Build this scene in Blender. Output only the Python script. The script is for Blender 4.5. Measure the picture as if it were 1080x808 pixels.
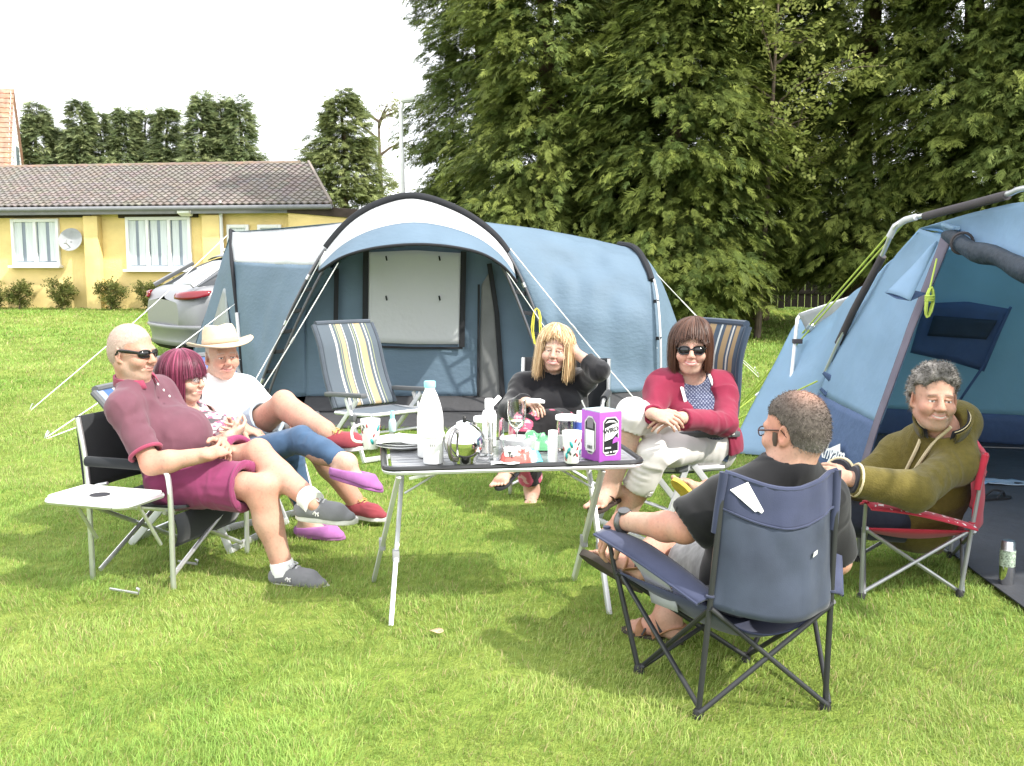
import bpy, bmesh, math, random
import numpy as np
from mathutils import Vector, Matrix, Euler

for o in list(bpy.data.objects):
    bpy.data.objects.remove(o, do_unlink=True)
SC = bpy.context.scene
COL = SC.collection
R = math.radians

# ------------------------------------------------------------------ camera
CAM_H, FPX, CU, CV = 1.40, 1050.0, 540.0, 404.0
PITCH = math.atan(121.0 / FPX)
cam = bpy.data.cameras.new('camera')
cam.sensor_width = 36.0
cam.lens = 36.0 * FPX / 1080.0
cam.clip_start = 0.05
cam.clip_end = 2000
camo = bpy.data.objects.new('camera', cam)
COL.objects.link(camo)
camo.location = (0, 0, CAM_H)
camo.rotation_euler = (R(90) - PITCH, 0, 0)
SC.camera = camo

# ------------------------------------------------------------------ sky, sun, exposure
SUN_EL, SUN_AZ = R(44), R(122)          # azimuth clockwise from +Y (away from the camera)
world = bpy.data.worlds.new('World')
SC.world = world
world.use_nodes = True
wn = world.node_tree
for n in list(wn.nodes):
    wn.nodes.remove(n)
w_out = wn.nodes.new('ShaderNodeOutputWorld')
w_bg = wn.nodes.new('ShaderNodeBackground')
w_sky = wn.nodes.new('ShaderNodeTexSky')
w_sky.sky_type = 'NISHITA'
w_sky.sun_disc = False
w_sky.sun_elevation = SUN_EL
w_sky.sun_rotation = SUN_AZ
w_sky.dust_density = 3.0
w_co = wn.nodes.new('ShaderNodeTexCoord')
w_no = wn.nodes.new('ShaderNodeTexNoise')
w_no.inputs['Scale'].default_value = 2.2
w_no.inputs['Detail'].default_value = 6
w_ra = wn.nodes.new('ShaderNodeValToRGB')          # thin bright cloud veil over most of the sky
w_ra.color_ramp.elements[0].position = 0.22
w_ra.color_ramp.elements[0].color = (0.78, 0.78, 0.78, 1)
w_ra.color_ramp.elements[1].position = 0.6
w_ra.color_ramp.elements[1].color = (1, 1, 1, 1)
w_mx = wn.nodes.new('ShaderNodeMix')
w_mx.data_type = 'RGBA'
w_mx.inputs['B'].default_value = (9.6, 9.8, 10.2, 1)
wn.links.new(w_co.outputs['Generated'], w_no.inputs['Vector'])
wn.links.new(w_no.outputs['Fac'], w_ra.inputs['Fac'])
wn.links.new(w_ra.outputs['Color'], w_mx.inputs['Factor'])
wn.links.new(w_sky.outputs['Color'], w_mx.inputs['A'])
wn.links.new(w_mx.outputs['Result'], w_bg.inputs['Color'])
w_bg.inputs['Strength'].default_value = 0.145
wn.links.new(w_bg.outputs['Background'], w_out.inputs['Surface'])

sun = bpy.data.lights.new('sun', 'SUN')
sun.energy = 3.4
sun.angle = R(1.2)
sun.color = (1.0, 0.955, 0.88)
suno = bpy.data.objects.new('sun', sun)
COL.objects.link(suno)
suno.location = (8, -5, 12)
SUN_DIR = Vector((math.sin(SUN_AZ) * math.cos(SUN_EL), math.cos(SUN_AZ) * math.cos(SUN_EL), math.sin(SUN_EL)))
suno.rotation_euler = SUN_DIR.to_track_quat('Z', 'Y').to_euler()

SC.view_settings.view_transform = 'Standard'
SC.view_settings.look = 'None'
SC.view_settings.gamma = 1
SC.view_settings.use_curve_mapping = False
SC.view_settings.exposure = 1.08
SC.cycles.max_bounces = 8
SC.cycles.transparent_max_bounces = 12
SC.cycles.use_adaptive_sampling = True
SC.cycles.use_denoising = True
SC.cycles.sample_clamp_indirect = 8

# ------------------------------------------------------------------ places
_c, _s = math.cos(PITCH), math.sin(PITCH)


def ray(u, v):
    x, z = (u - CU) / FPX, -(v - CV) / FPX
    return Vector((x, _c + z * _s, -_s + z * _c))


def W(u, v, Y):
    """the point at distance Y in the direction that the photo shows at (u, v)"""
    d = ray(u, v)
    return Vector((0, 0, CAM_H)) + d * (Y / d.y)


def ground(x, y):
    t = np.maximum(0.0, np.asarray(y, float) - 4.5)
    return 0.026 * (t - 1.2 * (1 - np.exp(-t / 1.2))) * np.clip(1.0 - (np.asarray(y, float) - 40) / 200, 0.3, 1)


def gz(x, y):
    return float(ground(x, y))


def GP(u, v, h=0.0):
    """the point h above the lawn that the photo shows at (u, v)"""
    d = ray(u, v)
    t = 1.0
    for _ in range(60):
        p = Vector((0, 0, CAM_H)) + d * t
        err = p.z - (gz(p.x, p.y) + h)
        t += err / max(0.02, -d.z) * 0.7
    return Vector((0, 0, CAM_H)) + d * t


# ------------------------------------------------------------------ numpy noise
def _hash(ix, iy, iz, seed):
    h = (ix * 374761393 + iy * 668265263 + iz * 2147483647 + seed * 1274126177) & 0xFFFFFFFF
    h = ((h ^ (h >> 13)) * 1274126177) & 0xFFFFFFFF
    return ((h ^ (h >> 16)) & 0xFFFF) / 32767.5 - 1.0


def vnoise(P, scale=1.0, seed=0, octaves=1):
    P = np.asarray(P, float)
    out = np.zeros(len(P))
    amp, tot = 1.0, 0.0
    for o in range(octaves):
        Q = P * scale * (2 ** o) + 17.3 * o
        I = np.floor(Q).astype(np.int64)
        f = Q - I
        f = f * f * (3 - 2 * f)
        r = 0
        for dx in (0, 1):
            for dy in (0, 1):
                for dz in (0, 1):
                    w = (f[:, 0] if dx else 1 - f[:, 0]) * (f[:, 1] if dy else 1 - f[:, 1]) * (f[:, 2] if dz else 1 - f[:, 2])
                    r = r + w * _hash(I[:, 0] + dx, I[:, 1] + dy, I[:, 2] + dz, seed + o)
        out += amp * r
        tot += amp
        amp *= 0.5
    return out / tot


# ------------------------------------------------------------------ materials
_MATS = {}


def mat(name, col, rough=0.7, var=0.12, scale=8.0, bump=0.0, bscale=60.0, metal=0.0, spec=0.3, trans=0.0,
        attr=None, translucent=0.0, stretch=None, sheen=0.0, alpha=1.0, detail=4, ior=1.45, sss=0.0):
    if name in _MATS:
        return _MATS[name]
    m = bpy.data.materials.new(name)
    m.use_nodes = True
    nt = m.node_tree
    b = nt.nodes['Principled BSDF']
    out = nt.nodes['Material Output']
    co = nt.nodes.new('ShaderNodeTexCoord')
    mp = nt.nodes.new('ShaderNodeMapping')
    if stretch:
        mp.inputs['Scale'].default_value = stretch
    nt.links.new(co.outputs['Object'], mp.inputs['Vector'])
    src = None
    if attr:
        a = nt.nodes.new('ShaderNodeAttribute')
        a.attribute_name = attr
        src = a.outputs['Color']
    n = nt.nodes.new('ShaderNodeTexNoise')
    n.inputs['Scale'].default_value = scale
    n.inputs['Detail'].default_value = detail
    nt.links.new(mp.outputs['Vector'], n.inputs['Vector'])
    mr = nt.nodes.new('ShaderNodeMapRange')
    mr.inputs['From Min'].default_value = 0.25
    mr.inputs['From Max'].default_value = 0.75
    mr.inputs['To Min'].default_value = 1 - var
    mr.inputs['To Max'].default_value = 1 + var
    nt.links.new(n.outputs['Fac'], mr.inputs['Value'])
    mul = nt.nodes.new('ShaderNodeMix')
    mul.data_type = 'RGBA'
    mul.blend_type = 'MULTIPLY'
    mul.inputs['Factor'].default_value = 1
    if src:
        nt.links.new(src, mul.inputs['A'])
    else:
        mul.inputs['A'].default_value = (*col, 1)
    nt.links.new(mr.outputs['Result'], mul.inputs['B'])
    nt.links.new(mul.outputs['Result'], b.inputs['Base Color'])
    b.inputs['Roughness'].default_value = rough
    b.inputs['Metallic'].default_value = metal
    b.inputs['Specular IOR Level'].default_value = spec
    b.inputs['IOR'].default_value = ior
    b.inputs['Transmission Weight'].default_value = trans
    b.inputs['Alpha'].default_value = alpha
    if sheen:
        b.inputs['Sheen Weight'].default_value = sheen
    if sss:
        b.inputs['Subsurface Weight'].default_value = sss
        b.inputs['Subsurface Radius'].default_value = (1, 0.35, 0.2)
        b.inputs['Subsurface Scale'].default_value = 0.008
    if bump:
        n2 = nt.nodes.new('ShaderNodeTexNoise')
        n2.inputs['Scale'].default_value = bscale
        n2.inputs['Detail'].default_value = 5
        nt.links.new(mp.outputs['Vector'], n2.inputs['Vector'])
        bp = nt.nodes.new('ShaderNodeBump')
        bp.inputs['Strength'].default_value = bump
        bp.inputs['Distance'].default_value = 0.5 / bscale
        nt.links.new(n2.outputs['Fac'], bp.inputs['Height'])
        nt.links.new(bp.outputs['Normal'], b.inputs['Normal'])
    if translucent:
        tr = nt.nodes.new('ShaderNodeBsdfTranslucent')
        nt.links.new(mul.outputs['Result'], tr.inputs['Color'])
        ms = nt.nodes.new('ShaderNodeMixShader')
        ms.inputs['Fac'].default_value = translucent
        nt.links.new(b.outputs['BSDF'], ms.inputs[1])
        nt.links.new(tr.outputs['BSDF'], ms.inputs[2])
        nt.links.new(ms.outputs['Shader'], out.inputs['Surface'])
    _MATS[name] = m
    return m


def glass(name, tint=(1, 1, 1), rough=0.02, ior=1.45):
    m = bpy.data.materials.new(name)
    m.use_nodes = True
    b = m.node_tree.nodes['Principled BSDF']
    b.inputs['Base Color'].default_value = (*tint, 1)
    b.inputs['Roughness'].default_value = rough
    b.inputs['Transmission Weight'].default_value = 1
    b.inputs['IOR'].default_value = ior
    _MATS[name] = m
    return m


# ------------------------------------------------------------------ geometry collector
def V3(p):
    return np.array([p[0], p[1], p[2]], float)


def spline(pts, n=8):
    """Catmull-Rom through pts, n steps per span"""
    P = [V3(p) for p in pts]
    P = [2 * P[0] - P[1]] + P + [2 * P[-1] - P[-2]]
    out = []
    for i in range(1, len(P) - 2):
        for k in range(n):
            t = k / n
            out.append(0.5 * ((2 * P[i]) + (P[i + 1] - P[i - 1]) * t + (2 * P[i - 1] - 5 * P[i] + 4 * P[i + 1] - P[i + 2]) * t * t
                              + (3 * P[i] - P[i - 1] - 3 * P[i + 1] + P[i + 2]) * t ** 3))
    out.append(P[-2])
    return out


def resample(pts, n):
    P = np.array([V3(p) for p in pts])
    L = np.concatenate([[0], np.cumsum(np.linalg.norm(np.diff(P, axis=0), axis=1))])
    t = np.linspace(0, L[-1], n)
    return np.stack([np.interp(t, L, P[:, k]) for k in range(3)], 1)


class MB:
    def __init__(s):
        s.v, s.f, s.m = [], [], []
        s.mi = 0

    def add(s, verts, faces):
        o = len(s.v)
        s.v.extend([tuple(map(float, p)) for p in verts])
        s.f.extend([tuple(i + o for i in f) for f in faces])
        s.m.extend([s.mi] * len(faces))
        return s

    def box(s, c, size, rot=None, bev=0.0):
        hx, hy, hz = size[0] / 2, size[1] / 2, size[2] / 2
        M = (rot.to_matrix() if isinstance(rot, Euler) else rot) if rot is not None else Matrix.Identity(3)
        c = Vector(c)
        if bev <= 0:
            vs = [c + M @ Vector((x * hx, y * hy, z * hz)) for x in (-1, 1) for y in (-1, 1) for z in (-1, 1)]
            return s.add(vs, [(0, 1, 3, 2), (4, 6, 7, 5), (0, 4, 5, 1), (2, 3, 7, 6), (0, 2, 6, 4), (1, 5, 7, 3)])
        bm = bmesh.new()
        bmesh.ops.create_cube(bm, size=1.0)
        for v in bm.verts:
            v.co = Vector((v.co.x * size[0], v.co.y * size[1], v.co.z * size[2]))
        bmesh.ops.bevel(bm, geom=list(bm.edges), offset=min(bev, 0.49 * min(size)), segments=2, affect='EDGES', profile=0.6)
        bm.verts.index_update()
        s.add([c + M @ v.co for v in bm.verts], [tuple(v.index for v in f.verts) for f in bm.faces])
        bm.free()
        return s

    def tube(s, pts, r, n=8, cap=True, flat=None):
        """round (or, with flat=(factor, axis), flattened) tube along pts; r a number or one per point"""
        P = [Vector(p) for p in pts]
        k = len(P)
        rs = list(np.interp(np.linspace(0, 1, k), np.linspace(0, 1, len(r)), r)) if hasattr(r, '__len__') else [r] * k
        T = [(P[min(i + 1, k - 1)] - P[max(i - 1, 0)]).normalized() for i in range(k)]
        up = Vector((0, 0, 1)) if abs(T[0].z) < 0.9 else Vector((1, 0, 0))
        if flat is not None:
            up = Vector(flat[1])
        nrm = (up - T[0] * up.dot(T[0])).normalized()
        vs = []
        for i in range(k):
            nrm = (nrm - T[i] * nrm.dot(T[i])).normalized()
            b = T[i].cross(nrm)
            fa = flat[0] if flat is not None else 1.0
            for j in range(n):
                a = 2 * math.pi * j / n
                vs.append(P[i] + nrm * (math.cos(a) * rs[i] * fa) + b * (math.sin(a) * rs[i]))
        fs = [(i * n + j, i * n + (j + 1) % n, (i + 1) * n + (j + 1) % n, (i + 1) * n + j) for i in range(k - 1) for j in range(n)]
        if cap:
            fs.append(tuple(range(n - 1, -1, -1)))
            fs.append(tuple((k - 1) * n + j for j in range(n)))
        return s.add(vs, fs)

    def bar(s, a, b, w, t, axis=(0, 0, 1)):
        """flat rectangular bar from a to b; w measured along axis, t across"""
        a, b = Vector(a), Vector(b)
        d = (b - a).normalized()
        ax = Vector(axis)
        ax = (ax - d * ax.dot(d)).normalized()
        cr = d.cross(ax)
        M = Matrix((cr, d, ax)).transposed()
        return s.box((a + b) / 2, (t, (b - a).length, w), M, bev=min(w, t) * 0.2)

    def lathe(s, prof, c=(0, 0, 0), n=24, M=None, cap=True):
        """prof: (radius, height) pairs round the local z axis"""
        c = Vector(c)
        M = M or Matrix.Identity(3)
        vs = [c + M @ Vector((r * math.cos(2 * math.pi * j / n), r * math.sin(2 * math.pi * j / n), z)) for r, z in prof for j in range(n)]
        k = len(prof)
        fs = [(i * n + j, i * n + (j + 1) % n, (i + 1) * n + (j + 1) % n, (i + 1) * n + j) for i in range(k - 1) for j in range(n)]
        if cap:
            if prof[0][0] > 1e-6:
                fs.append(tuple(range(n - 1, -1, -1)))
            if prof[-1][0] > 1e-6:
                fs.append(tuple((k - 1) * n + j for j in range(n)))
        return s.add(vs, fs)

    def grid(s, rows):
        """a sheet from rows of points, all rows the same length"""
        k, n = len(rows), len(rows[0])
        return s.add([p for r in rows for p in r], [(i * n + j, i * n + j + 1, (i + 1) * n + j + 1, (i + 1) * n + j) for i in range(k - 1) for j in range(n - 1)])

    def loft(s, A, B, nu=20, nv=10, sag=0.0, wr=0.0, seed=0, wscale=4.0):
        """sheet between two curves, optionally hanging in or creased"""
        a, b = resample(A, nu), resample(B, nu)
        rows = []
        for i in range(nv):
            t = i / (nv - 1)
            p = a * (1 - t) + b * t
            rows.append(p)
        G = np.array(rows)
        nrm = np.cross(np.gradient(G, axis=0), np.gradient(G, axis=1))
        nrm /= np.maximum(np.linalg.norm(nrm, axis=2, keepdims=True), 1e-9)
        tt = np.linspace(0, 1, nv)[:, None, None]
        uu = np.linspace(0, 1, nu)[None, :, None]
        edge = 4 * tt * (1 - tt)
        off = sag * edge
        if wr:
            q = G.reshape(-1, 3)
            w = vnoise(q, wscale, seed, 2).reshape(nv, nu, 1)
            w2 = np.sin(6 * vnoise(q * np.array([1, 1, .5]), wscale * .6, seed + 5, 2)).reshape(nv, nu, 1)
            off = off + wr * (w * .5 + w2 * .5) * np.minimum(1, edge * 2 + .1) * np.minimum(1, 8 * uu * (1 - uu) + .1)
        return s.grid(G + nrm * off)

    def poly(s, pts, depth):
        """flat polygon pts pushed out by the vector depth"""
        n = len(pts)
        d = Vector(depth)
        P = [Vector(p) for p in pts]
        return s.add(P + [p + d for p in P], [tuple(range(n)), tuple(range(2 * n - 1, n - 1, -1))] + [(i, i + n, (i + 1) % n + n, (i + 1) % n) for i in range(n)])

    def fan(s, pts):
        return s.add(pts, [tuple(range(len(pts)))])

    def xf(s, M):
        s.v = [tuple(M @ Vector(p)) for p in s.v]
        return s

    def obj(s, name, mats, parent=None, smooth=True, solid=0.0, world_space=True, angle=40, off=0.0):
        me = bpy.data.meshes.new(name)
        vs = s.v
        if parent is not None and world_space:
            l = wloc(parent)
            vs = [(p[0] - l.x, p[1] - l.y, p[2] - l.z) for p in vs]
        me.from_pydata(vs, [], s.f)
        bm = bmesh.new()
        bm.from_mesh(me)
        bmesh.ops.recalc_face_normals(bm, faces=bm.faces)
        bm.to_mesh(me)
        bm.free()
        ms = mats if isinstance(mats, (list, tuple)) else [mats]
        for m in ms:
            me.materials.append(m)
        if len(ms) > 1:
            me.polygons.foreach_set('material_index', s.m)
        o = bpy.data.objects.new(name, me)
        COL.objects.link(o)
        if parent is not None:
            o.parent = parent
        if smooth:
            me.polygons.foreach_set('use_smooth', [True] * len(me.polygons))
            me.set_sharp_from_angle(angle=R(angle))
        if solid:
            md = o.modifiers.new('thickness', 'SOLIDIFY')
            md.thickness = solid
            md.offset = off
        return o


_LOC = {}


def wloc(o):
    l = o.location.copy()
    while o.parent:
        o = o.parent
        l = l + o.location
    return l


def tag(o, label, cat, group=None, kind=None):
    o['label'] = label
    o['category'] = cat
    if group:
        o['group'] = group
    if kind:
        o['kind'] = kind
    return o


def thing(name, label, cat, loc=(0, 0, 0), rz=0.0, group=None):
    o = bpy.data.objects.new(name, None)
    COL.objects.link(o)
    o.empty_display_size = 0.1
    o.location = loc
    o.rotation_euler = (0, 0, rz)
    return tag(o, label, cat, group)


def np_mesh(name, V, F, mats, parent=None, col=None, smooth=False, colname='tint'):
    """fast mesh from numpy arrays; F an (n,k) array or list of them"""
    me = bpy.data.meshes.new(name)
    Fs = F if isinstance(F, list) else [F]
    V = np.asarray(V, np.float32)
    if parent is not None:
        l = wloc(parent)
        V = V - np.array([l.x, l.y, l.z], np.float32)
    me.vertices.add(len(V))
    me.vertices.foreach_set('co', V.ravel())
    nl = sum(f.size for f in Fs)
    npoly = sum(len(f) for f in Fs)
    me.loops.add(nl)
    me.polygons.add(npoly)
    me.loops.foreach_set('vertex_index', np.concatenate([f.ravel() for f in Fs]).astype(np.int32))
    sizes = np.concatenate([np.full(len(f), f.shape[1]) for f in Fs])
    starts = np.concatenate([[0], np.cumsum(sizes)[:-1]]).astype(np.int32)
    me.polygons.foreach_set('loop_start', starts)
    me.update(calc_edges=True)
    if smooth:
        me.polygons.foreach_set('use_smooth', np.ones(npoly, bool))
    for m in (mats if isinstance(mats, (list, tuple)) else [mats]):
        me.materials.append(m)
    if col is not None:
        a = me.attributes.new(colname, 'FLOAT_COLOR', 'POINT')
        c = np.ones((len(V), 4), np.float32)
        c[:, :3] = col
        a.data.foreach_set('color', c.ravel())
    me.validate()
    o = bpy.data.objects.new(name, me)
    COL.objects.link(o)
    if parent is not None:
        o.parent = parent
    return o


def N(u, v, Y):
    return W(u, v, Y * 0.903)
# ================================================================== SETTING
def ground_material():
    m = bpy.data.materials.new('lawn_soil_and_thatch')
    m.use_nodes = True
    nt = m.node_tree
    b = nt.nodes['Principled BSDF']
    co = nt.nodes.new('ShaderNodeTexCoord')
    def noise(scale, det=5):
        n = nt.nodes.new('ShaderNodeTexNoise')
        n.inputs['Scale'].default_value = scale
        n.inputs['Detail'].default_value = det
        nt.links.new(co.outputs['Object'], n.inputs['Vector'])
        return n
    n1, n2, n3 = noise(0.7), noise(14, 8), noise(90, 3)
    r1 = nt.nodes.new('ShaderNodeValToRGB')
    r1.color_ramp.elements[0].position, r1.color_ramp.elements[1].position = 0.35, 0.65
    r1.color_ramp.elements[0].color = (0.17, 0.245, 0.048, 1)
    r1.color_ramp.elements[1].color = (0.225, 0.285, 0.066, 1)
    r2 = nt.nodes.new('ShaderNodeValToRGB')
    r2.color_ramp.elements[0].position, r2.color_ramp.elements[1].position = 0.3, 0.72
    r2.color_ramp.elements[0].color = (0.62, 0.68, 0.55, 1)
    r2.color_ramp.elements[1].color = (1.2, 1.12, 1.05, 1)
    mu = nt.nodes.new('ShaderNodeMix')
    mu.data_type = 'RGBA'
    mu.blend_type = 'MULTIPLY'
    mu.inputs['Factor'].default_value = 1
    nt.links.new(n1.outputs['Fac'], r1.inputs['Fac'])
    nt.links.new(n2.outputs['Fac'], r2.inputs['Fac'])
    nt.links.new(r1.outputs['Color'], mu.inputs['A'])
    nt.links.new(r2.outputs['Color'], mu.inputs['B'])
    nt.links.new(mu.outputs['Result'], b.inputs['Base Color'])
    b.inputs['Roughness'].default_value = 0.95
    b.inputs['Specular IOR Level'].default_value = 0.1
    bp = nt.nodes.new('ShaderNodeBump')
    bp.inputs['Strength'].default_value = 0.8
    bp.inputs['Distance'].default_value = 0.03
    nt.links.new(n3.outputs['Fac'], bp.inputs['Height'])
    nt.links.new(bp.outputs['Normal'], b.inputs['Normal'])
    return m


def build_ground():
    ys = np.unique(np.concatenate([np.linspace(-60, 0, 13), np.linspace(0, 30, 61), np.linspace(30, 120, 31), np.linspace(120, 700, 20)]))
    xs = np.unique(np.concatenate([np.linspace(-500, -40, 16), np.linspace(-40, 40, 81), np.linspace(40, 500, 16)]))
    X, Y = np.meshgrid(xs, ys)
    Z = ground(X, Y)
    V = np.stack([X, Y, Z], -1).reshape(-1, 3)
    n = len(xs)
    I = (np.arange(len(ys) - 1)[:, None] * n + np.arange(n - 1)[None]).ravel()
    o = np_mesh('lawn', V, np.stack([I, I + 1, I + n + 1, I + n], 1), ground_material(), smooth=True)
    o['kind'] = 'structure'


GRASS_KEEP_OUT = []          # polygons (x, y) with a groundsheet on the lawn


def in_poly(X, Y, poly):
    ins = np.zeros(len(X), bool)
    n = len(poly)
    for i in range(n):
        x1, y1 = poly[i]
        x2, y2 = poly[(i + 1) % n]
        c = ((y1 > Y) != (y2 > Y)) & (X < (x2 - x1) * (Y - y1) / (y2 - y1 + 1e-12) + x1)
        ins ^= c
    return ins


def build_grass():
    rng = np.random.default_rng(5)
    gm = mat('grass_blade', (0.1, 0.2, 0.03), rough=0.55, var=0.1, scale=3, spec=0.25, attr='tint', translucent=0.35)
    bands = [(2.2, 3.6, 16500, 0.030, 0.0026), (3.6, 5.2, 12000, 0.029, 0.0030), (5.2, 7.5, 6500, 0.029, 0.0042), (7.5, 10.5, 3000, 0.032, 0.0065),
             (10.5, 15, 1300, 0.036, 0.011), (15, 24, 420, 0.042, 0.020)]
    Vs, Cs = [], []
    for y0, y1, den, L, wd in bands:
        hw = 0.56
        N = int(den * (y1 - y0) * (y0 + y1) * hw + den * 1.2 * (y1 - y0))
        Y = rng.uniform(y0, y1, N)
        X = rng.uniform(-1, 1, N) * (Y * hw + 0.6)
        keep = np.ones(N, bool)
        for p in GRASS_KEEP_OUT:
            keep &= ~in_poly(X, Y, p)
        X, Y = X[keep], Y[keep]
        P0 = np.stack([X, Y, np.zeros(len(X))], 1)
        clump = vnoise(P0, 7.0, 3, 2)
        patch = vnoise(P0, 0.9, 9, 3)
        k2 = rng.uniform(0, 1, len(X)) < 0.75 + 0.6 * clump
        X, Y, P0, clump, patch = X[k2], Y[k2], P0[k2], clump[k2], patch[k2]
        N = len(X)
        h = L * rng.uniform(0.45, 1.4, N) * (1 + 0.35 * clump)
        a = rng.uniform(0, 2 * np.pi, N)
        flow = vnoise(P0, 3.0, 21, 1) * 3.0
        la = flow + rng.normal(0, 1.1, N)
        lean = rng.uniform(0.2, 1.3, N) * h
        lx, ly = np.cos(la) * lean, np.sin(la) * lean
        wx, wy = np.cos(a) * wd * 0.5, np.sin(a) * wd * 0.5
        Z = ground(X, Y) - 0.004
        base = np.stack([X, Y, Z], 1)
        w = np.stack([wx, wy, 0 * wx], 1)
        mid = base + np.stack([lx * 0.32, ly * 0.32, h * 0.6], 1)
        tip = base + np.stack([lx, ly, h * (1 - 0.25 * (lean / h) ** 2)], 1)
        V = np.stack([base - w, base + w, mid + w * 0.8, mid - w * 0.8, tip], 1)
        Vs.append(V.reshape(-1, 3))
        g = np.array([[0.205, 0.335, 0.066]]) * (1 + 0.14 * clump[:, None] + rng.normal(0, 0.17, (N, 1)))
        yel = np.clip(0.32 + 0.7 * patch + rng.normal(0, 0.25, N), 0, 1)[:, None]
        tone = (1 + .13 * vnoise(P0, 2.3, 33, 2))[:, None]
        g = g * (1 - yel) + np.array([[0.345, 0.40, 0.115]]) * yel * (1 + rng.normal(0, 0.12, (N, 1)))
        dry = (rng.uniform(0, 1, N) < 0.06 + 0.06 * (patch > 0.1))[:, None]
        g = np.where(dry, np.array([[0.42, 0.36, 0.17]]) * rng.uniform(0.7, 1.2, (N, 1)), g)
        Cs.append(np.repeat(np.clip(g * tone, 0.01, 0.8), 5, 0))
    V = np.concatenate(Vs)
    C = np.concatenate(Cs)
    n = len(V) // 5
    I = np.arange(n)[:, None] * 5
    o = np_mesh('grass', V, [I + np.array([[0, 1, 2, 3]]), I + np.array([[3, 2, 4]])], gm, col=C)
    tag(o, 'short sunlit mown grass covering the whole camping field', 'grass', kind='stuff')


# ------------------------------------------------------------------ trees
def spray_template(kind, rng):
    """one leafy spray along +x in the xy plane: quads as (n,4,3)"""
    Q = []
    def leaf(px, py, pz, ang, L, w, dz):
        c, s = math.cos(ang), math.sin(ang)
        pts = [(0, 0), (0.45 * L, w / 2), (L, 0), (0.45 * L, -w / 2)]
        Q.append([(px + x * c - y * s, py + x * s + y * c, pz + dz * x / L) for x, y in pts])
    if kind == 'conifer':
        for i in range(6):
            t = 0.08 + 0.86 * i / 6
            z = -0.34 * t * t
            l = 0.46 * (1 - 0.6 * t) + 0.08
            for sgn in (-1, 1):
                leaf(t, 0, z, sgn * rng.uniform(0.45, 0.8), l * rng.uniform(.75, 1.25), 0.075, -rng.uniform(0.02, 0.22))
        leaf(0.5, 0, -0.09, 0, 0.6, 0.08, -0.28)
        leaf(0.0, 0, 0, 0, 0.6, 0.07, -0.09)
    else:
        for i in range(5):
            t = 0.1 + 0.2 * i
            leaf(t, 0, rng.uniform(-.1, .1), (-1) ** i * rng.uniform(0.5, 1.1), 0.34, 0.24, rng.uniform(-.2, .1))
        leaf(0.9, 0, 0, 0, 0.32, 0.22, -0.1)
    return np.array(Q)


def make_sprays(P, D, U, S, C, kind, rng):
    """instance sprays: positions, directions, up hints, sizes, colours -> V, C"""
    D = D / np.linalg.norm(D, axis=1, keepdims=True)
    B = np.cross(U, D)
    B /= np.maximum(np.linalg.norm(B, axis=1, keepdims=True), 1e-6)
    N = np.cross(D, B)
    tmpl = [spray_template(kind, rng) for _ in range(4)]
    which = rng.integers(0, 4, len(P))
    Vs, Cs = [], []
    for k in range(4):
        m = which == k
        T = tmpl[k].reshape(-1, 3)
        V = P[m][:, None] + S[m][:, None, None] * (T[None, :, 0:1] * D[m][:, None] + T[None, :, 1:2] * B[m][:, None] + T[None, :, 2:3] * N[m][:, None])
        Vs.append(V.reshape(-1, 3))
        Cs.append(np.repeat(C[m], len(T), 0))
    return np.concatenate(Vs), np.concatenate(Cs)


def quads(V):
    return np.arange(len(V)).reshape(-1, 4)


LEAF = None


def trunk_obj(pts, r, parent, m):
    b = MB()
    b.tube(pts, r, n=9)
    return b.obj('trunk', m, parent)


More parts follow.
